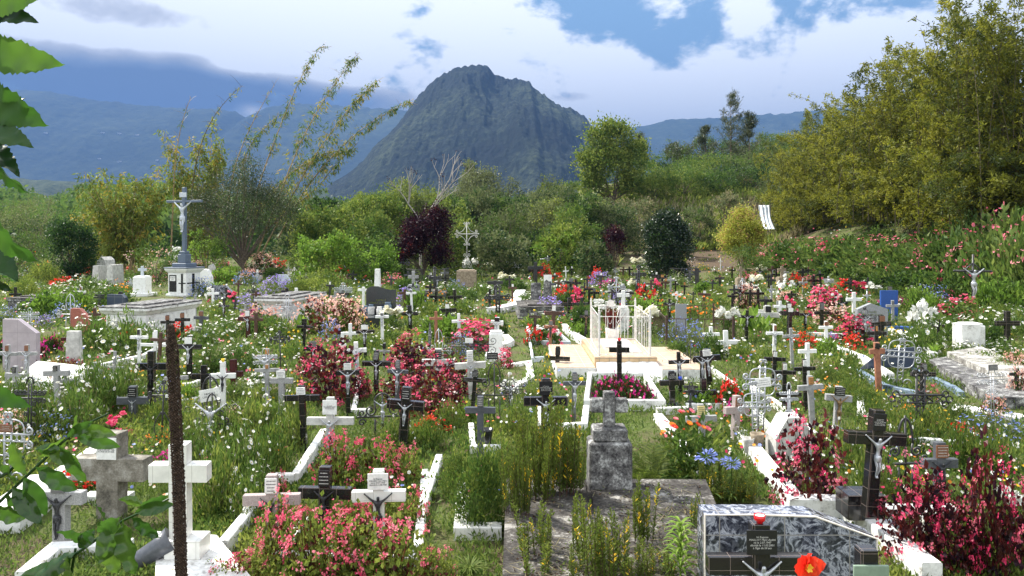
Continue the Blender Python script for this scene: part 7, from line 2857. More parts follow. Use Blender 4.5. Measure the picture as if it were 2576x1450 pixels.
PLANTS = """
rose 835 1010 150 150|rose 1035 935 125 95|rose 1090 1050 160 140|rose 1005 1010 95 95|rose 1195 885 110 78|rose 780 960 70 70|rose 1150 1000 90 90|rose 905 1005 60 70
rose 2035 1272 160 215|rose 2295 1405 150 240|rose 2405 1440 120 190|rose 2485 1445 130 300|rose 2565 1420 110 200|weed 2440 1400 90 120|shrub 2530 1380 70 120|rose 2072 812 85 85|rose 2150 868 85 70|rose 1270 925 40 50|rose 1455 790 40 45|rose 2350 1330 90 130
pink 850 1228 130 125|pink 945 1235 150 125|pink 1020 1225 90 95|pink 700 1420 150 150|pink 800 1460 190 170|pink 905 1450 190 150|pink 1000 1475 190 150|pink 1095 1465 110 80|pink 630 1470 120 85|pink 560 1480 90 60|pink 870 1360 140 100|pink 965 1350 140 110|pink 1040 1330 80 90|pink 760 1350 70 70
blush 795 838 120 78|blush 860 842 120 84|blush 890 836 50 50|blush 840 812 80 50|blush 657 692 80 46|blush 2562 1010 50 80|blush 2555 955 60 60|blush 30 1110 60 70|blush 495 702 70 40|blush 130 990 50 40
daisy 232 882 120 105|daisy 310 888 125 120|daisy 380 870 80 70|daisy 148 1030 120 120|daisy 232 1045 140 135|daisy 312 1035 110 115|daisy 190 1100 150 120|daisy 95 1100 130 120|daisy 60 1040 90 90
daisy 525 935 115 95|daisy 600 938 110 95|daisy 500 872 90 65|daisy 560 860 80 60|daisy 640 880 80 50|daisy 580 1010 90 70|daisy 210 735 110 52|daisy 160 745 70 40|daisy 265 745 70 40
daisy 2322 890 110 105|daisy 2400 862 110 85|daisy 2480 838 110 75|daisy 2550 850 90 85|daisy 2345 836 90 65|daisy 2290 930 80 70|daisy 2520 900 80 60|daisy 1330 762 70 32|daisy 1375 735 50 22|daisy 1215 745 70 42|daisy 1130 752 70 50|daisy 1020 800 60 30|daisy 2540 800 70 40
daisy 555 1130 120 110|weed 640 1120 120 120|daisy 600 1240 150 160|weed 680 1205 120 130|weed 540 1290 130 160|daisy 500 1190 110 130|lime 620 1090 80 50|yellow 700 1060 70 50|dry 500 1060 90 60|blush 590 1080 60 50|lime 500 1240 70 60|pink 690 1250 60 60|yellow 540 1160 60 60|orange 400 1120 60 40|dry 460 1150 80 90|whiteb 660 980 60 40|dry 690 990 90 50|blue 420 1000 60 40|lime 1060 1120 70 50|dry 1120 1130 60 50|lime 2180 1150 70 60|dry 2260 1080 80 60|dry 2140 1130 80 80|yellow 2220 1040 60 50|pink 2330 1010 60 40|red 2420 1110 70 40|orange 2300 1060 60 40|blush 2500 1050 60 50|daisy 690 1120 90 100|dry 620 1180 120 130|dry 560 1260 120 120|daisy 640 1280 110 110|dry 680 1120 80 90|weed 730 1130 90 100|weed 625 1310 110 100|weed 480 1110 90 90|weed 420 1060 90 90|weed 740 1070 80 80|weed 1000 1130 90 80|weed 1075 1130 80 80|weed 1130 1085 80 70
weed 2150 1010 100 90|weed 2120 930 90 80|weed 2080 960 70 60|weed 2200 1260 120 140|weed 2140 1190 100 120|weed 2260 1130 110 110|weed 2350 1120 120 100|weed 2420 1180 120 110|weed 2500 1200 120 120|weed 2200 1070 90 70|weed 2460 1100 100 60
weed 1820 1010 90 70|weed 1940 1010 80 60|weed 1870 905 80 60|weed 1930 930 90 70|weed 1650 940 60 40|weed 1340 1010 70 60|weed 1300 1090 80 80|weed 1240 960 60 50|weed 660 1010 80 70|weed 700 860 70 50|weed 740 900 80 60|weed 930 880 70 50|weed 1110 900 70 45
weed 420 950 80 70|weed 380 1000 90 60|weed 30 1000 80 60|weed 1730 1080 70 50|weed 1880 1130 70 60|weed 2400 1060 90 60|weed 980 860 70 45|weed 1080 800 70 55|weed 1120 815 60 60|weed 1050 830 70 45|weed 1170 790 80 45
shrub 1205 1330 150 205|shrub 1150 1250 90 120|shrub 1255 1250 90 130|shrub 670 850 90 60|shrub 120 650 100 60|shrub 965 815 70 40|shrub 1015 745 60 50|shrub 1340 1190 90 90|shrub 690 700 60 30|shrub 2140 985 90 70|shrub 2180 1030 80 60|shrub 2490 870 70 60
shrub 1255 845 50 60|shrub 2110 770 60 30|shrub 1790 900 70 60|shrub 340 855 90 50|shrub 1700 905 60 50|shrub 1460 820 60 55|shrub 1520 800 50 50
lime 130 800 110 70|lime 190 790 80 60|lime 560 715 80 40|lime 470 1010 60 50|lime 1045 790 60 65|lime 2310 790 70 70|lime 2345 800 60 60|lime 2520 790 110 90|lime 2560 760 80 100|lime 1170 1060 60 50|lime 1110 1010 60 60|lime 2080 900 60 50|lime 1770 1030 70 50|lime 1460 850 60 40|lime 1860 1010 60 50|lime 1990 760 50 40|lime 670 1060 90 50
dome 812 745 145 62|dome 745 750 70 50|dome 1802 745 60 26|dome 60 760 80 60|dome 2070 745 50 25|dome 110 720 90 60
weed 2420 905 90 50|weed 2480 930 90 60|weed 2540 960 80 60|strap 2440 925 50 60|daisy 2500 905 90 50
hedgepink 1935 676 100 52|hedgepink 1985 672 110 62|hedgepink 2045 678 130 70|hedgepink 2105 682 130 74|hedgepink 2170 688 130 76|hedgepink 2235 692 130 80|hedgepink 2300 700 130 84|hedgepink 2365 712 130 110|hedgepink 2430 730 130 140|hedgepink 2500 745 140 150|hedgepink 2565 760 130 160|hedgepink 2380 670 120 100|hedgepink 2460 680 130 130|hedgepink 2550 690 150 150|shrub 2440 690 120 100|hedgepink 2530 640 130 90|shrub 2590 700 120 120|shrub 2090 640 90 44|shrub 2150 636 90 50|strap 2060 650 70 40|shrub 2210 630 110 56|dome 2290 640 80 44|shrub 2020 636 70 40|shrub 2400 920 60 40|grass 2450 950 60 50|shrub 2520 950 70 50|weed 2440 905 80 50|weed 2560 930 80 60|hedgepink 2100 645 110 40|hedgepink 2200 650 120 50|hedgepink 2290 655 120 60|hedgepink 2010 648 80 36
shrub 2150 712 90 44|shrub 2220 722 100 46|shrub 2290 735 110 60|shrub 2350 750 110 70|shrub 2420 762 110 80|shrub 2080 702 80 34|shrub 2560 780 80 80|lime 2480 790 90 80|strap 2130 690 80 40|strap 2200 700 80 44|strap 2270 712 80 50|lime 2330 740 70 50|dome 2390 640 90 50|dome 2500 640 120 60|shrub 2330 640 100 50|shrub 2440 650 120 60|shrub 2560 650 120 70|shrub 2250 640 90 40
imp 1535 1012 95 44|imp 1590 1014 105 46|imp 1560 988 100 36|imp 1615 1022 70 38|lime 1640 1024 40 24|imp 20 910 80 48|imp 85 908 70 42|imp 130 890 50 36
red 205 1236 90 52|red 255 1232 70 40|red 325 875 70 40|red 450 860 60 40|red 720 800 60 40|red 1420 775 60 45|red 1340 868 42 42|red 1090 1095 90 40|red 2140 885 70 35|red 2000 730 50 30|red 700 680 40 24|red 225 705 60 26|red 1620 780 60 50|red 2130 740 60 30|red 920 690 40 24|red 1835 1030 70 60|red 1400 720 40 25|red 1370 700 40 25|red 1500 715 40 30|red 2020 880 70 34|red 860 705 50 26
orange 90 690 70 40|orange 1098 775 50 40|orange 1700 800 110 42|orange 1770 805 100 42|orange 1640 795 70 40|orange 350 960 70 30|orange 2110 840 70 30|orange 1180 830 50 30|orange 1490 770 60 40|orange 2080 1000 80 40|orange 460 735 40 30|orange 2020 850 50 26|orange 1900 665 40 20
yellow 740 890 60 50|yellow 2240 885 70 50|yellow 1375 965 34 60|yellow 2240 850 60 30|yellow 1850 1100 50 40|yellow 910 840 50 40|yellow 2360 1080 90 50|yellow 450 1020 60 50|yellow 760 1010 60 50
blue 1735 880 80 60|blue 150 1110 110 60|blue 2490 1110 150 65|blue 830 860 60 45|blue 20 820 50 40|blue 510 745 70 40|blue 1690 860 60 50|blue 620 720 60 30|blue 1150 740 50 30|blue 1160 900 60 50
violet 690 752 70 52|violet 730 735 50 30|violet 110 825 40 30|violet 2090 870 40 30|violet 1780 730 30 20
magenta 1523 735 34 24|magenta 1540 725 30 20|magenta 700 815 50 30|magenta 630 810 50 26|magenta 2245 775 60 26|magenta 1850 1060 60 40|magenta 690 1100 60 30|magenta 420 1180 70 40
bouquet 297 1098 62 48|bouquet 1395 870 34 40|bouquet 1450 780 42 46|bouquet 550 760 50 28|bouquet 2160 745 40 30|bouquet 1650 745 30 34|bouquet 1985 800 34 40|bouquet 580 765 40 26
whiteb 446 670 40 40|whiteb 207 725 36 20|whiteb 1280 1000 40 40|whiteb 535 760 36 32|whiteb 1560 745 30 22|whiteb 1410 735 30 24|whiteb 2070 745 30 24|whiteb 1890 750 40 34|whiteb 1195 880 26 36|whiteb 2335 1360 60 60|whiteb 1980 750 40 40
lily 1829 860 55 90|lily 2305 880 46 110|lily 2330 850 40 90|lily 1185 700 36 50|lily 1290 700 50 40|lily 2545 1330 60 100
cream 1590 738 40 34|cream 1276 725 46 36|cream 1230 690 36 30|cream 1920 700 46 30|cream 640 690 40 26|cream 1605 685 34 34|cream 2300 985 0.1 0.1
canna 1882 855 80 92|canna 1920 850 60 60|canna 1905 830 50 60|canna 760 850 46 60
club 1345 1240 110 230|club 1405 1245 130 260|club 1445 1240 80 170|club 1300 1290 80 190|club 1820 1262 120 90|club 1775 1262 60 110|club 1870 1270 70 80
clublow 1335 1385 90 150|clublow 1350 1455 80 130|clublow 1365 1400 60 130|clublow 1475 1420 80 210|clublow 1500 1455 90 170|clublow 1455 1400 50 170|clublow 1545 1465 90 170|clublow 1575 1450 70 180|clublow 1590 1465 80 140|clublow 1615 1375 70 190|clublow 1630 1370 50 150|clublow 1520 1420 50 120|club 1315 1300 60 170|club 1365 1262 80 200|clublow 1760 1390 40 160|clublow 1690 1460 60 90|clublow 1635 1465 60 100|clublow 1455 1470 60 100|clublow 1740 1330 40 100|clublow 1500 1330 30 70|clublow 1660 1440 50 80|clublow 1600 1310 24 80
cycad 1640 1235 130 140|cycad 1610 1245 90 110|palmy 2500 1018 60 50|palmy 1088 668 70 70
strap 545 735 70 50|strap 445 740 60 40|strap 375 757 0.1 0.1|strap 1330 820 50 50|strap 1370 850 40 40|strap 2350 900 60 60
grass 1620 1030 60 30|grass 2410 930 60 70|grass 2540 940 70 80|grass 1290 740 40 30|grass 2260 1020 60 50|grass 900 870 80 50|grass 640 960 80 60|grass 2200 880 60 40|grass 1090 1260 60 60|grass 1180 1440 120 60|grass 1290 1450 70 60|grass 700 1290 60 60|grass 330 1290 60 50|grass 1090 1390 60 60
dry 1560 860 60 40|dry 1620 860 50 30|dry 1770 860 90 40|dry 2500 1010 50 40|dry 2080 990 90 60|dry 1500 885 70 40|dry 1560 740 30 26|dry 660 1010 80 50|dry 1250 1160 60 40
zinnia 1735 1222 150 205|zinnia 1690 1190 80 130|agap 1778 1262 95 130|agap 1840 1265 85 115
succ 160 935 150 26|succ 1365 700 60 10
dracaena 1712 1455 130 190
"""


def build_plants():
    protos()
    for ln in PLANTS.strip().splitlines():
        kind = None
        for it in ln.split('|'):
            t = it.split()
            if len(t) == 5:
                kind = t[0]
                v = [float(q) for q in t[1:]]
            if v[2] < 1:
                continue
            z = 0.0
            px, py = v[0], v[1]
            if kind in ('clublow', 'dracaena') and 1300 < px < 1760 and py > 1225:
                z = 0.31
            if kind == 'club' and px < 1500:
                z = 0.31
            plant(kind, px, py, v[2], v[3], z)
    # filling between: flowers and clumps of the far rows
    R = random.Random(99)
    kinds = ['daisy'] * 6 + ['weed'] * 10 + ['pink', 'pink', 'blush', 'orange', 'red', 'yellow', 'blue', 'shrub', 'shrub', 'shrub', 'lime', 'lime', 'violet', 'whiteb', 'cream', 'lily', 'strap', 'grass', 'grass', 'dome']
    n = 0
    used = []
    while n < 170:
        py = 668 + 190 * R.random() ** 1.5
        px = R.uniform(-10, 2590)
        if inpoly(px, py, NOPLANT) or (px > 1900 and py < 690 + (px - 1900) * .13):
            continue
        k = R.choice(kinds)
        s = (py - 600) / 100
        w = R.uniform(34, 66) * s
        h = R.uniform(16, 30) * s * (1.25 if k in ('lily', 'rose') else 1) * (0.7 if k in ('whiteb', 'red', 'orange', 'yellow') else 1)
        w *= 0.55 if k in ('whiteb', 'cream', 'lily', 'magenta') else 1
        if any(abs(px - a) < w * .4 and abs(py - b) < 8 * s for a, b in used):
            continue
        used.append((px, py))
        plant(k, px, py, w, h, rnd=R)
        n += 1


NOPLANT = [
    [(1380, 830), (1770, 860), (1780, 960), (1380, 960)],
    [(1270, 740), (1330, 745), (1350, 900), (1290, 980), (1240, 960), (1290, 850)],
    [(310, 745), (520, 745), (500, 830), (330, 860)],
    [(660, 740), (780, 750), (770, 850), (670, 850)],
    [(1290, 730), (1410, 730), (1420, 790), (1290, 790)],
    [(910, 770), (1010, 770), (1010, 810), (910, 810)],
    [(420, 700), (510, 700), (520, 755), (410, 755)],
    [(1640, 800), (1840, 800), (1860, 880), (1660, 880)],
    [(0, 800), (110, 800), (110, 880), (0, 880)],
]
PATHS = [
    [(1270, 740), (1335, 745), (1350, 900), (1290, 1010), (1220, 960), (1290, 850)],
    [(1075, 1140), (1150, 1140), (1160, 1250), (1155, 1450), (1060, 1450), (1080, 1300)],
    [(1590, 1050), (1740, 1045), (1690, 1210), (1590, 1220)],
    [(0, 1310), (90, 1290), (330, 1270), (420, 1300), (350, 1390), (150, 1400), (60, 1460), (0, 1450)],
    [(2040, 1040), (2170, 1050), (2160, 1110), (2060, 1100)],
    [(1900, 1010), (1990, 1060), (2060, 1130), (1990, 1140), (1900, 1060)],
    [(1560, 600), (1640, 600), (1620, 668), (1560, 668)],
    [(1410, 880), (1440, 870), (1470, 870), (1470, 890), (1420, 900)],
    [(2330, 980), (2576, 1040), (2576, 1060), (2330, 1040)],
]
SOLID = [
    [(1386, 866), (1706, 874), (1765, 935), (1760, 965), (1390, 960)],
    [(1258, 1215), (1760, 1215), (1900, 1450), (1250, 1450)],
    [(1760, 1262), (2200, 1262), (2200, 1450), (1760, 1450)],
    [(395, 1365), (560, 1370), (640, 1450), (380, 1450)],
    [(330, 745), (505, 745), (480, 830), (330, 830)],
    [(2336, 880), (2576, 870), (2576, 1000), (2480, 1010)],
    [(410, 700), (515, 700), (515, 755), (410, 755)],
]


def inpoly1(x, y, P_):
    c = False
    j = len(P_) - 1
    for i in range(len(P_)):
        if (P_[i][1] > y) != (P_[j][1] > y) and x < (P_[j][0] - P_[i][0]) * (y - P_[i][1]) / (P_[j][1] - P_[i][1]) + P_[i][0]:
            c = not c
        j = i
    return c


def inpoly(x, y, L):
    return any(inpoly1(x, y, p) for p in L)


def ground_cover():
    """low wild growth, grass blades and scattered small blossoms: nobody could count them"""
    rs = np.random.RandomState(123)
    # sample evenly over the visible ground
    n = 11500
    py = 664 + (1470 - 664) * rs.rand(n) ** 1.25
    px = rs.uniform(-350, 2950, n)
    kind = np.array([0 if not (inpoly(a, b, SOLID)) else 9 for a, b in zip(px, py)])
    path = np.array([inpoly(a, b, PATHS) for a, b in zip(px, py)])
    ok = (kind == 0) & (~path | (rs.rand(n) < .10))
    px, py = px[ok], py[ok]
    Y = F * H / (py - HY)
    X = (px - CX) / F * Y
    Z = TH(X, Y)
    lv = Leaves(124)
    R = lv.R
    per = 22
    s = np.clip(0.05 + 0.0075 * Y, .08, .30)          # spread of a tuft
    C = np.stack([X, Y, Z], 1)
    hgt = np.clip((0.03 + 0.22 * fbm(X * .8, Y * .8, 31, 2) ** 1.5) * (1 + 0.006 * Y), .04, .26)
    P = np.repeat(C, per, 0)
    sp = np.repeat(s, per)[:, None]
    hh = np.repeat(hgt, per)
    P = P + R.randn(len(P), 3) * sp * np.array([1, 1, 0])
    P[:, 2] += hh * R.rand(len(P)) * .8
    D = R.randn(len(P), 3) * .6 + np.array([0, 0, .9])
    L = np.repeat(np.clip(.03 + .0042 * Y, .045, .24), per)
    nz = np.repeat(fbm(X * .5, Y * .5, 77, 3), per)
    t = nz + R.randn(len(P)) * .07
    for k, (a, b) in enumerate(((-9, .47), (.47, .60), (.60, 9))):
        q = (t >= a) & (t < b)
        lv.leaves(P[q], D[q], L[q], L[q] * (.26, .42, .34)[k], k, False, rnd=R.rand(q.sum()))
    prop(obj('ground_cover', lv.mesh('ground_cover', [MAT['sgrass'], MAT['green'], MAT['ygreen']])), kind='stuff')
    # grass blades, near part
    n = 72000
    py = 700 + 800 * rs.rand(n) ** .9
    px = rs.uniform(-300, 2900, n)
    Y = F * H / (py - HY)
    X = (px - CX) / F * Y
    keep = fbm(X * 1.3, Y * 1.3, 51, 3) + rs.randn(n) * .08 > .46
    keep &= ~np.array([inpoly(a, b, SOLID[1:4]) for a, b in zip(px, py)])
    X, Y = X[keep], Y[keep]
    gv = Leaves(125)
    R = gv.R
    P = np.stack([X, Y, TH(X, Y)], 1)
    D = R.randn(len(P), 3) * .55 + np.array([0, 0, 1.0])
    L = .035 + .05 * R.rand(len(P)) + .0015 * Y
    gv.leaves(P, D, L, .0045 + .0008 * Y, 0)
    prop(obj('grass', gv.mesh('grass', [MAT['sgrass']])), kind='stuff')
    # small blossoms over the wild growth
    fv = Leaves(126)
    R = fv.R
    n = 7500
    py = 664 + 620 * R.rand(n) ** 1.75
    px = R.uniform(-20, 2596, n)
    keep = ~np.array([inpoly(a, b, SOLID) or inpoly(a, b, PATHS) for a, b in zip(px, py)])
    px, py = px[keep], py[keep]
    n = len(px)
    Y = F * H / (py - HY)
    X = (px - CX) / F * Y
    keep = fbm(X * .55, Y * .55, 61, 3) + R.randn(n) * .045 > .50
    X, Y = X[keep], Y[keep]
    n = len(X)
    zz = TH(X, Y) + np.clip((.12 + .16 * R.rand(n)) * (1 + .008 * Y), .1, .42)
    C = np.stack([X, Y, zz], 1)
    rad = np.clip(.012 + .0011 * Y, .018, .060)
    reg = fbm(X * .35, Y * .35, 71, 2) + R.randn(n) * .16
    cols = ['fwhite', 'fcream', 'fpink', 'forange', 'fblue', 'frose', 'fyellow', 'fblush']
    pick = np.where(R.rand(n) < .40, 0, np.clip(((reg - .12) / .76 * 8).astype(int), 0, 7))
    N = R.randn(n, 3) * .3 + np.array([0, -.5, .8])
    for k in range(8):
        q = (pick == k) & (Y < 22)
        fv.blossoms(C[q], N[q], rad[q], 6, k, .15, 8 if k == 0 else None)
        fv.stems(C[q] * np.array([1, 1, 0]) + np.array([0, 0, .02]), C[q], .0022, 9)
        q = (pick == k) & (Y >= 22)
        fv.blossoms(C[q], N[q], rad[q], 4, k, .15)
    prop(obj('wild_flowers', fv.mesh('wild_flowers', [MAT[c] for c in cols] + [MAT['eye'], MAT['sgrass']])), kind='stuff')


def leaf_mesh(seed, L, W, serr=0.0, wave=0.0, curl=0.25, heart=0.0, fold=0.25, n=22):
    R = random.Random(seed)
    V, Fc = [], []
    for i in range(n + 1):
        t = i / n
        w = math.sin(PI * min(1, t * (1 - heart * .2) + heart * .2) ** (0.75 if heart else .95)) ** (.8 if heart else .9) * W / 2
        if i == n:
            w = 0
        if i == 0 and not heart:
            w = 0.001
        w *= 1 + serr * (0.5 if i % 2 else -0.5)
        z0 = -curl * L * t * t
        for j in (-2, -1, 0, 1, 2):
            u = j / 2
            V.append((t * L, u * w, z0 + abs(u) * w * fold * 2 + wave * W * math.sin(t * 21 + (3 if j < 0 else 0)) * abs(u) * .5))
    for i in range(n):
        for j in range(4):
            a = i * 5 + j
            Fc.append((a, a + 1, a + 6, a + 5))
    me = bpy.data.meshes.new('leaf')
    me.from_pydata(V, [], Fc)
    at_ = me.attributes.new('rnd', 'FLOAT', 'FACE')
    v = R.random()
    at_.data.foreach_set('value', [v] * len(Fc))
    me.shade_smooth()
    return me


def leaf_at(parent, base, tip, me, L0, mat, roll, name='leaf'):
    b, t = Vector(base), Vector(tip)
    d = t - b
    o = obj(name, me, parent, mat)
    q = d.to_track_quat('X', 'Z')
    o.rotation_mode = 'QUATERNION'
    from mathutils import Quaternion
    o.rotation_quaternion = q @ Quaternion((1, 0, 0), roll)
    s = d.length / L0
    o.scale = (s, s, s)
    o.location = b
    return o


def near_branches():
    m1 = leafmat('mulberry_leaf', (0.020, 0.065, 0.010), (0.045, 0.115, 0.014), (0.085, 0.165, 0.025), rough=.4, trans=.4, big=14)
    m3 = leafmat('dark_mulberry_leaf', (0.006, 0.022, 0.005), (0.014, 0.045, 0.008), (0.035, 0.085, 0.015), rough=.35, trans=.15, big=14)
    m2 = leafmat('coffee_leaf', (0.016, 0.052, 0.008), (0.042, 0.10, 0.013), (0.10, 0.165, 0.02), rough=.22, trans=.45, spec=.6, big=5)
    for m, sc in ((m1, 60), (m2, 45)):
        pass
    R = random.Random(6)
    Y = 1.35
    root = empty('mulberry_branch', at(-40, 300, Y))
    prop(root, 'broad toothed leaves on a branch hanging in at the upper left margin', 'branch')
    o = root.location
    mb = MB()
    mb.tube([at(-30, -60, Y) - o, at(-22, 200, Y + .02) - o, at(-14, 450, Y) - o, at(-20, 700, Y + .02) - o, at(-25, 1000, Y) - o], [.006, .005, .004, .004, .003], 6)
    mb.build('stem', MAT['bark'], root)
    for k, (x0, y0, x1, y1, w, roll, dy) in enumerate([(-40, 12, 88, -8, 70, .5, 0), (-30, 30, 82, 44, 62, -.6, .02), (-35, 130, 140, 160, 92, .35, .0), (-40, 150, 70, 125, 60, -.9, .03), (-45, 240, 100, 312, 100, .2, .01),
                                                  (-40, 262, 60, 262, 50, 1.2, .03), (-40, 320, 72, 358, 70, -.4, 0), (-35, 390, 55, 495, 80, .5, .01), (-40, 360, 48, 430, 60, -.9, .03), (-45, 560, 80, 668, 74, .25, -.1),
                                                  (-30, 610, 40, 700, 60, -.6, -.05), (-40, 650, 30, 720, 50, .8, 0), (-35, 560, 20, 600, 50, .1, .02), (-50, 975, 64, 1026, 56, -.3, 0), (-40, 690, 20, 735, 40, .4, .0)]):
        b, t = at(x0, y0, Y + dy) - o, at(x1, y1, Y + dy - .03) - o
        L = (t - b).length
        me = leaf_mesh(k, L, w / F * Y, serr=.16, wave=.12, heart=.9, curl=.12, fold=.12)
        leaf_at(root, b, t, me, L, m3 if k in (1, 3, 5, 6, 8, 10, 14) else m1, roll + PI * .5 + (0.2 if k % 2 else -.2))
    # glossy wavy leaves at the lower left
    Y = 1.9
    root = empty('coffee_branch', at(-20, 1250, Y))
    prop(root, 'glossy dark green wavy leaves on twigs in the lower left foreground', 'branch')
    o = root.location
    twigs = [[(-40, 1300), (60, 1205), (160, 1110), (215, 1068), (275, 1040)], [(60, 1480), (190, 1395), (310, 1310), (400, 1268), (425, 1255)], [(-40, 1220), (20, 1190), (60, 1150)], [(150, 1480), (180, 1440), (190, 1380)]]
    leaves = [(185, 1090, 302, 1128, 34), (170, 1100, 240, 1055, 26), (200, 1075, 290, 1095, 30), (150, 1120, 222, 1215, 34), (120, 1140, 200, 1160, 34), (90, 1175, 200, 1232, 44), (100, 1150, 170, 1100, 30), (60, 1200, 118, 1300, 40),
              (70, 1195, 18, 1110, 36), (30, 1225, 110, 1320, 40), (10, 1250, 76, 1262, 46), (-20, 1280, 72, 1300, 44), (200, 1100, 185, 1040, 22), (150, 1130, 90, 1130, 26), (40, 1220, -20, 1150, 50),
              (340, 1290, 438, 1268, 30), (350, 1275, 425, 1240, 24), (330, 1300, 408, 1350, 34), (310, 1305, 348, 1450, 62), (300, 1315, 245, 1420, 56), (260, 1345, 300, 1440, 44), (250, 1340, 300, 1300, 40),
              (200, 1380, 238, 1330, 34), (190, 1390, 60, 1470, 50), (170, 1400, 190, 1480, 60), (220, 1375, 150, 1330, 30), (150, 1430, 60, 1450, 40), (120, 1450, 170, 1500, 44), (360, 1270, 300, 1255, 24), (270, 1320, 240, 1270, 26)]
    for tw in twigs:
        mb = MB()
        mb.tube([at(x, y, Y + .01 * i) - o for i, (x, y) in enumerate(tw)], [.0045 * (1 - .12 * i) for i in range(len(tw))], 6)
        mb.build('twig', m2, root)
    for k, (x0, y0, x1, y1, w) in enumerate(leaves):
        dy = R.uniform(-.05, .05)
        b, t = at(x0, y0, Y) - o, at(x1, y1, Y + dy) - o
        L = (t - b).length
        me = leaf_mesh(50 + k, L, w / F * Y * 1.1, wave=.16, curl=R.uniform(-.1, .15), fold=.22)
        leaf_at(root, b, t, me, L, m2, PI * .5 + R.uniform(-.7, .7))
    # dry mullein spike
    Y = 1.75
    a, b = at(459, 1600, Y), at(430, 818, Y)
    root = empty('dry_flower_spike', a)
    prop(root, 'tall dark brown dried seed spike standing close in the left foreground', 'seed spike')
    d = b - a
    mb = MB()
    mb.tube([Vector(), d * .5 + Vector((.004, 0, 0)), d], [.009, .0085, .005], 8)
    lv_ = 0
    n = 2600
    for k in range(n):
        t = (k + .5) / n
        ang = k * 2.399
        p = d * t + Vector((.004 * math.sin(t * PI), 0, 0))
        r = .0125 * (1 if t < .93 else (1.05 - t) * 8) * R.uniform(.85, 1.1)
        c = p + Vector((math.cos(ang) * r, math.sin(ang) * r, 0))
        s = .0026 * R.uniform(.7, 1.3)
        q = [c + Vector(v) * s for v in ((1, 0, 0), (-1, 0, 0), (0, 1, 0), (0, -1, 0), (0, 0, 1.2), (0, 0, -1.2))]
        mb.add(q, [(0, 2, 4), (2, 1, 4), (1, 3, 4), (3, 0, 4), (2, 0, 5), (1, 2, 5), (3, 1, 5), (0, 3, 5)])
    mb.build('spike', MAT['seed'], root)
    # red blossom in front of the marble headstone
    fl = empty('red_blossom', at(2030, 1425, 3.6))
    prop(fl, 'large single orange red blossom hanging before the marble headstone', 'flower')
    pm = leafmat('blossom_petal', (0.60, 0.020, 0.010), (0.72, 0.055, 0.020), (0.80, 0.14, 0.05), rough=.45, trans=.35, big=8)
    for k, (ang, L_, W_) in enumerate(((95, .075, .075), (172, .085, .10), (10, .085, .095), (-60, .07, .06), (-118, .07, .065), (60, .06, .05))):
        a_ = math.radians(ang)
        me = leaf_mesh(90 + k, L_, W_, wave=.10, curl=.25, heart=.8, fold=.05)
        leaf_at(fl, Vector((0, 0, 0)), Vector((math.cos(a_) * L_, -.02 - .004 * k, math.sin(a_) * L_)), me, L_, pm, PI * .5, 'petal')
    lv = Leaves(8)
    C = np.array([[0., -.02, 0]])
    lv.blossoms(C, np.array([[.1, -1., .25]]), .022, 6, 0, .5, None, 1)
    obj('flower_centre', lv.mesh('flower_centre', [MAT['fyellow']]), fl)
    mb = MB()
    mb.tube([(0, .02, 0), (.02, .05, -.1), (.03, .08, -.5)], .004, 5)
    mb.build('stem', MAT['ygreen'], fl)


def debris():
    """dry stalks and litter lying on the dark slab tomb"""
    lv = Leaves(700)
    R = lv.R
    n = 2600
    px, py = R.uniform(1275, 1760, n), 1215 + 240 * R.rand(n)
    k = R.rand(n) < np.clip(.25 + ((px - 1500) / 300) * .5 + (py - 1300) / 300, .1, .9)
    px, py = px[k], py[k]
    n = len(px)
    Y = F * (H - .33) / (py - HY)
    P = np.stack([(px - CX) / F * Y, Y, .332 + .03 * R.rand(n) ** 2], 1)
    D = R.randn(n, 3) * np.array([1, 1, .06])
    lv.leaves(P[::2], D[::2], .17, .0065, 0, N=(np.tile([0, 0, 1.], (n, 1)) + R.randn(n, 3) * .2)[::2])
    P2 = P[R.rand(n) < .8] + R.randn((R.rand(1) * 0 + 1).astype(int)[0], 3) * .02
    lv.leaves(P2, R.randn(len(P2), 3) * np.array([1, 1, .2]), .03, .016, 1)
    lv.leaves(P2 + .03, R.randn(len(P2), 3) * np.array([1, 1, .2]), .02, .012, 2)
    prop(obj('plant_debris', lv.mesh('plant_debris', [MAT['drygrass'], MAT['brownleaf'], MAT['sgrass']])), kind='stuff')


MAT['brownleaf'] = leafmat('fallen_leaf', (0.02, 0.012, 0.008), (0.06, 0.035, 0.02), (0.16, 0.10, 0.06))
build_plants()
ground_cover()
debris()
near_branches()


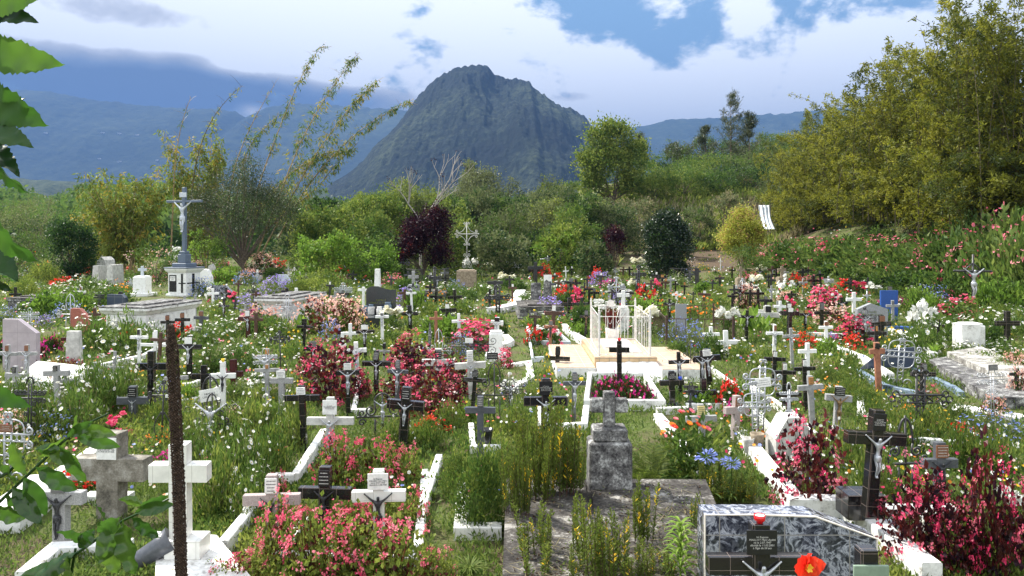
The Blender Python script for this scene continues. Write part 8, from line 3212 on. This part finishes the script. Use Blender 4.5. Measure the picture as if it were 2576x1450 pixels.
# ================================================================== labels that single each repeat out
LANDMARKS = [  # name, px, py
    ('calvary', 464, 710), ('lilac headstone', 54, 840), ('dark creeper bush', 182, 640), ('white box tomb', 385, 800), ('moulded box tomb', 735, 780), ('black family headstone', 959, 755), ('white iron cross', 1175, 640),
    ('ochre pedestal', 1174, 710), ('stone cross pedestal', 1040, 730), ('starred iron cross', 1252, 760), ('fenced tomb', 1570, 860), ('rusty railing', 1760, 840), ('glossy dark bush', 1678, 650), ('round yellow tree', 1866, 640),
    ('stele slab tomb', 1348, 760), ('grey gold lettered headstone', 2192, 790), ('blue headstone', 2236, 745), ('blue plot', 2230, 940), ('stepped tombs', 2450, 940), ('tall iron crucifix', 2445, 720), ('marble headstone', 1976, 1350),
    ('stone pillar cross', 1532, 1100), ('slab tomb', 1480, 1330), ('magenta flower bed', 1570, 1000), ('white tiled cross', 455, 1230), ('big black cross', 2205, 1150), ('dry flower spike', 455, 1000), ('lettered family plate', 532, 970),
    ('maroon cross', 180, 860), ('red granite headstone', 203, 800), ('dark purple shrub', 1065, 640), ('obelisk', 950, 700), ('lattice iron cross', 2315, 1000), ('white marble cross', 830, 1060), ('pale pink heap', 850, 790),
    ('white stele', 187, 862), ('dome bush', 805, 720), ('black book headstone', 775, 690), ('violet asters', 688, 730), ('white cross pair', 1888, 890), ('succulent tomb', 150, 940), ('white blocky stone', 1983, 1085)]
ORD = ['leftmost', 'second from left', 'third from left', 'fourth from left', 'fifth from left', 'sixth from left', 'seventh from left', 'eighth from left', 'ninth from left', 'tenth from left', 'eleventh from left', 'twelfth from left']


def write_labels():
    from collections import defaultdict
    G_ = defaultdict(list)
    for it in ALL:
        o, look, px, py, Y, cat, grp = it
        best = None
        for nm, lx, ly in LANDMARKS:
            if nm.split()[-1] in ('cross',) and abs(lx - px) < 6 and abs(ly - py) < 60:
                continue
            dx, dy = px - lx, (py + 20 - ly) * 2.0
            dd = math.hypot(dx, dy)
            if dd < 14:
                continue
            if best is None or dd < best[0]:
                rel = ('right of' if dx > 0 else 'left of') if abs(dx) > abs(dy) * 0.7 else ('below' if dy > 0 else 'above')
                best = (dd, rel, nm)
        G_[(look, best[1], best[2])].append(it)
    for (look, rel, nm), its in G_.items():
        its.sort(key=lambda t: t[2])
        for i, it in enumerate(its):
            lab = '%s, %s the %s' % (look, rel, nm)
            if len(its) > 1:
                lab += ', ' + (ORD[i] if i < len(its) - 1 or len(its) < 3 else 'rightmost')
                if len(its) == 2:
                    lab = lab.replace('second from left', 'rightmost')
            w = lab.split()
            if len(w) > 16:
                lab = lab.replace(' figure', '').replace('stained ', '').replace(' concrete', '')
            if len(lab.split()) > 16:
                lab = lab.replace(' coloured', '').replace(' and silver', '').replace(' and dark', '').replace(' and bronze', '').replace(' from left', '')
            prop(it[0], lab, it[5], it[6])
    cups = sorted(CUPS, key=lambda c: c[2])
    for k in ('y', 'r', 'b'):
        cs = [c for c in cups if c[1] == k]
        for i, c in enumerate(cs):
            tail = '' if len(cs) == 1 else (', leftmost of the %s cups' % {'y': 'yellow', 'r': 'red', 'b': 'blue'}[k] if i == 0 else (', rightmost of them' if i == len(cs) - 1 else ', number between the outer two'))
            c[0]['label'] = '%s glass candle cup standing on a cross%s' % ({'y': 'yellow', 'r': 'red', 'b': 'blue'}[k], tail)
            c[0]['group'] = 'candle cups on crosses'


write_labels()
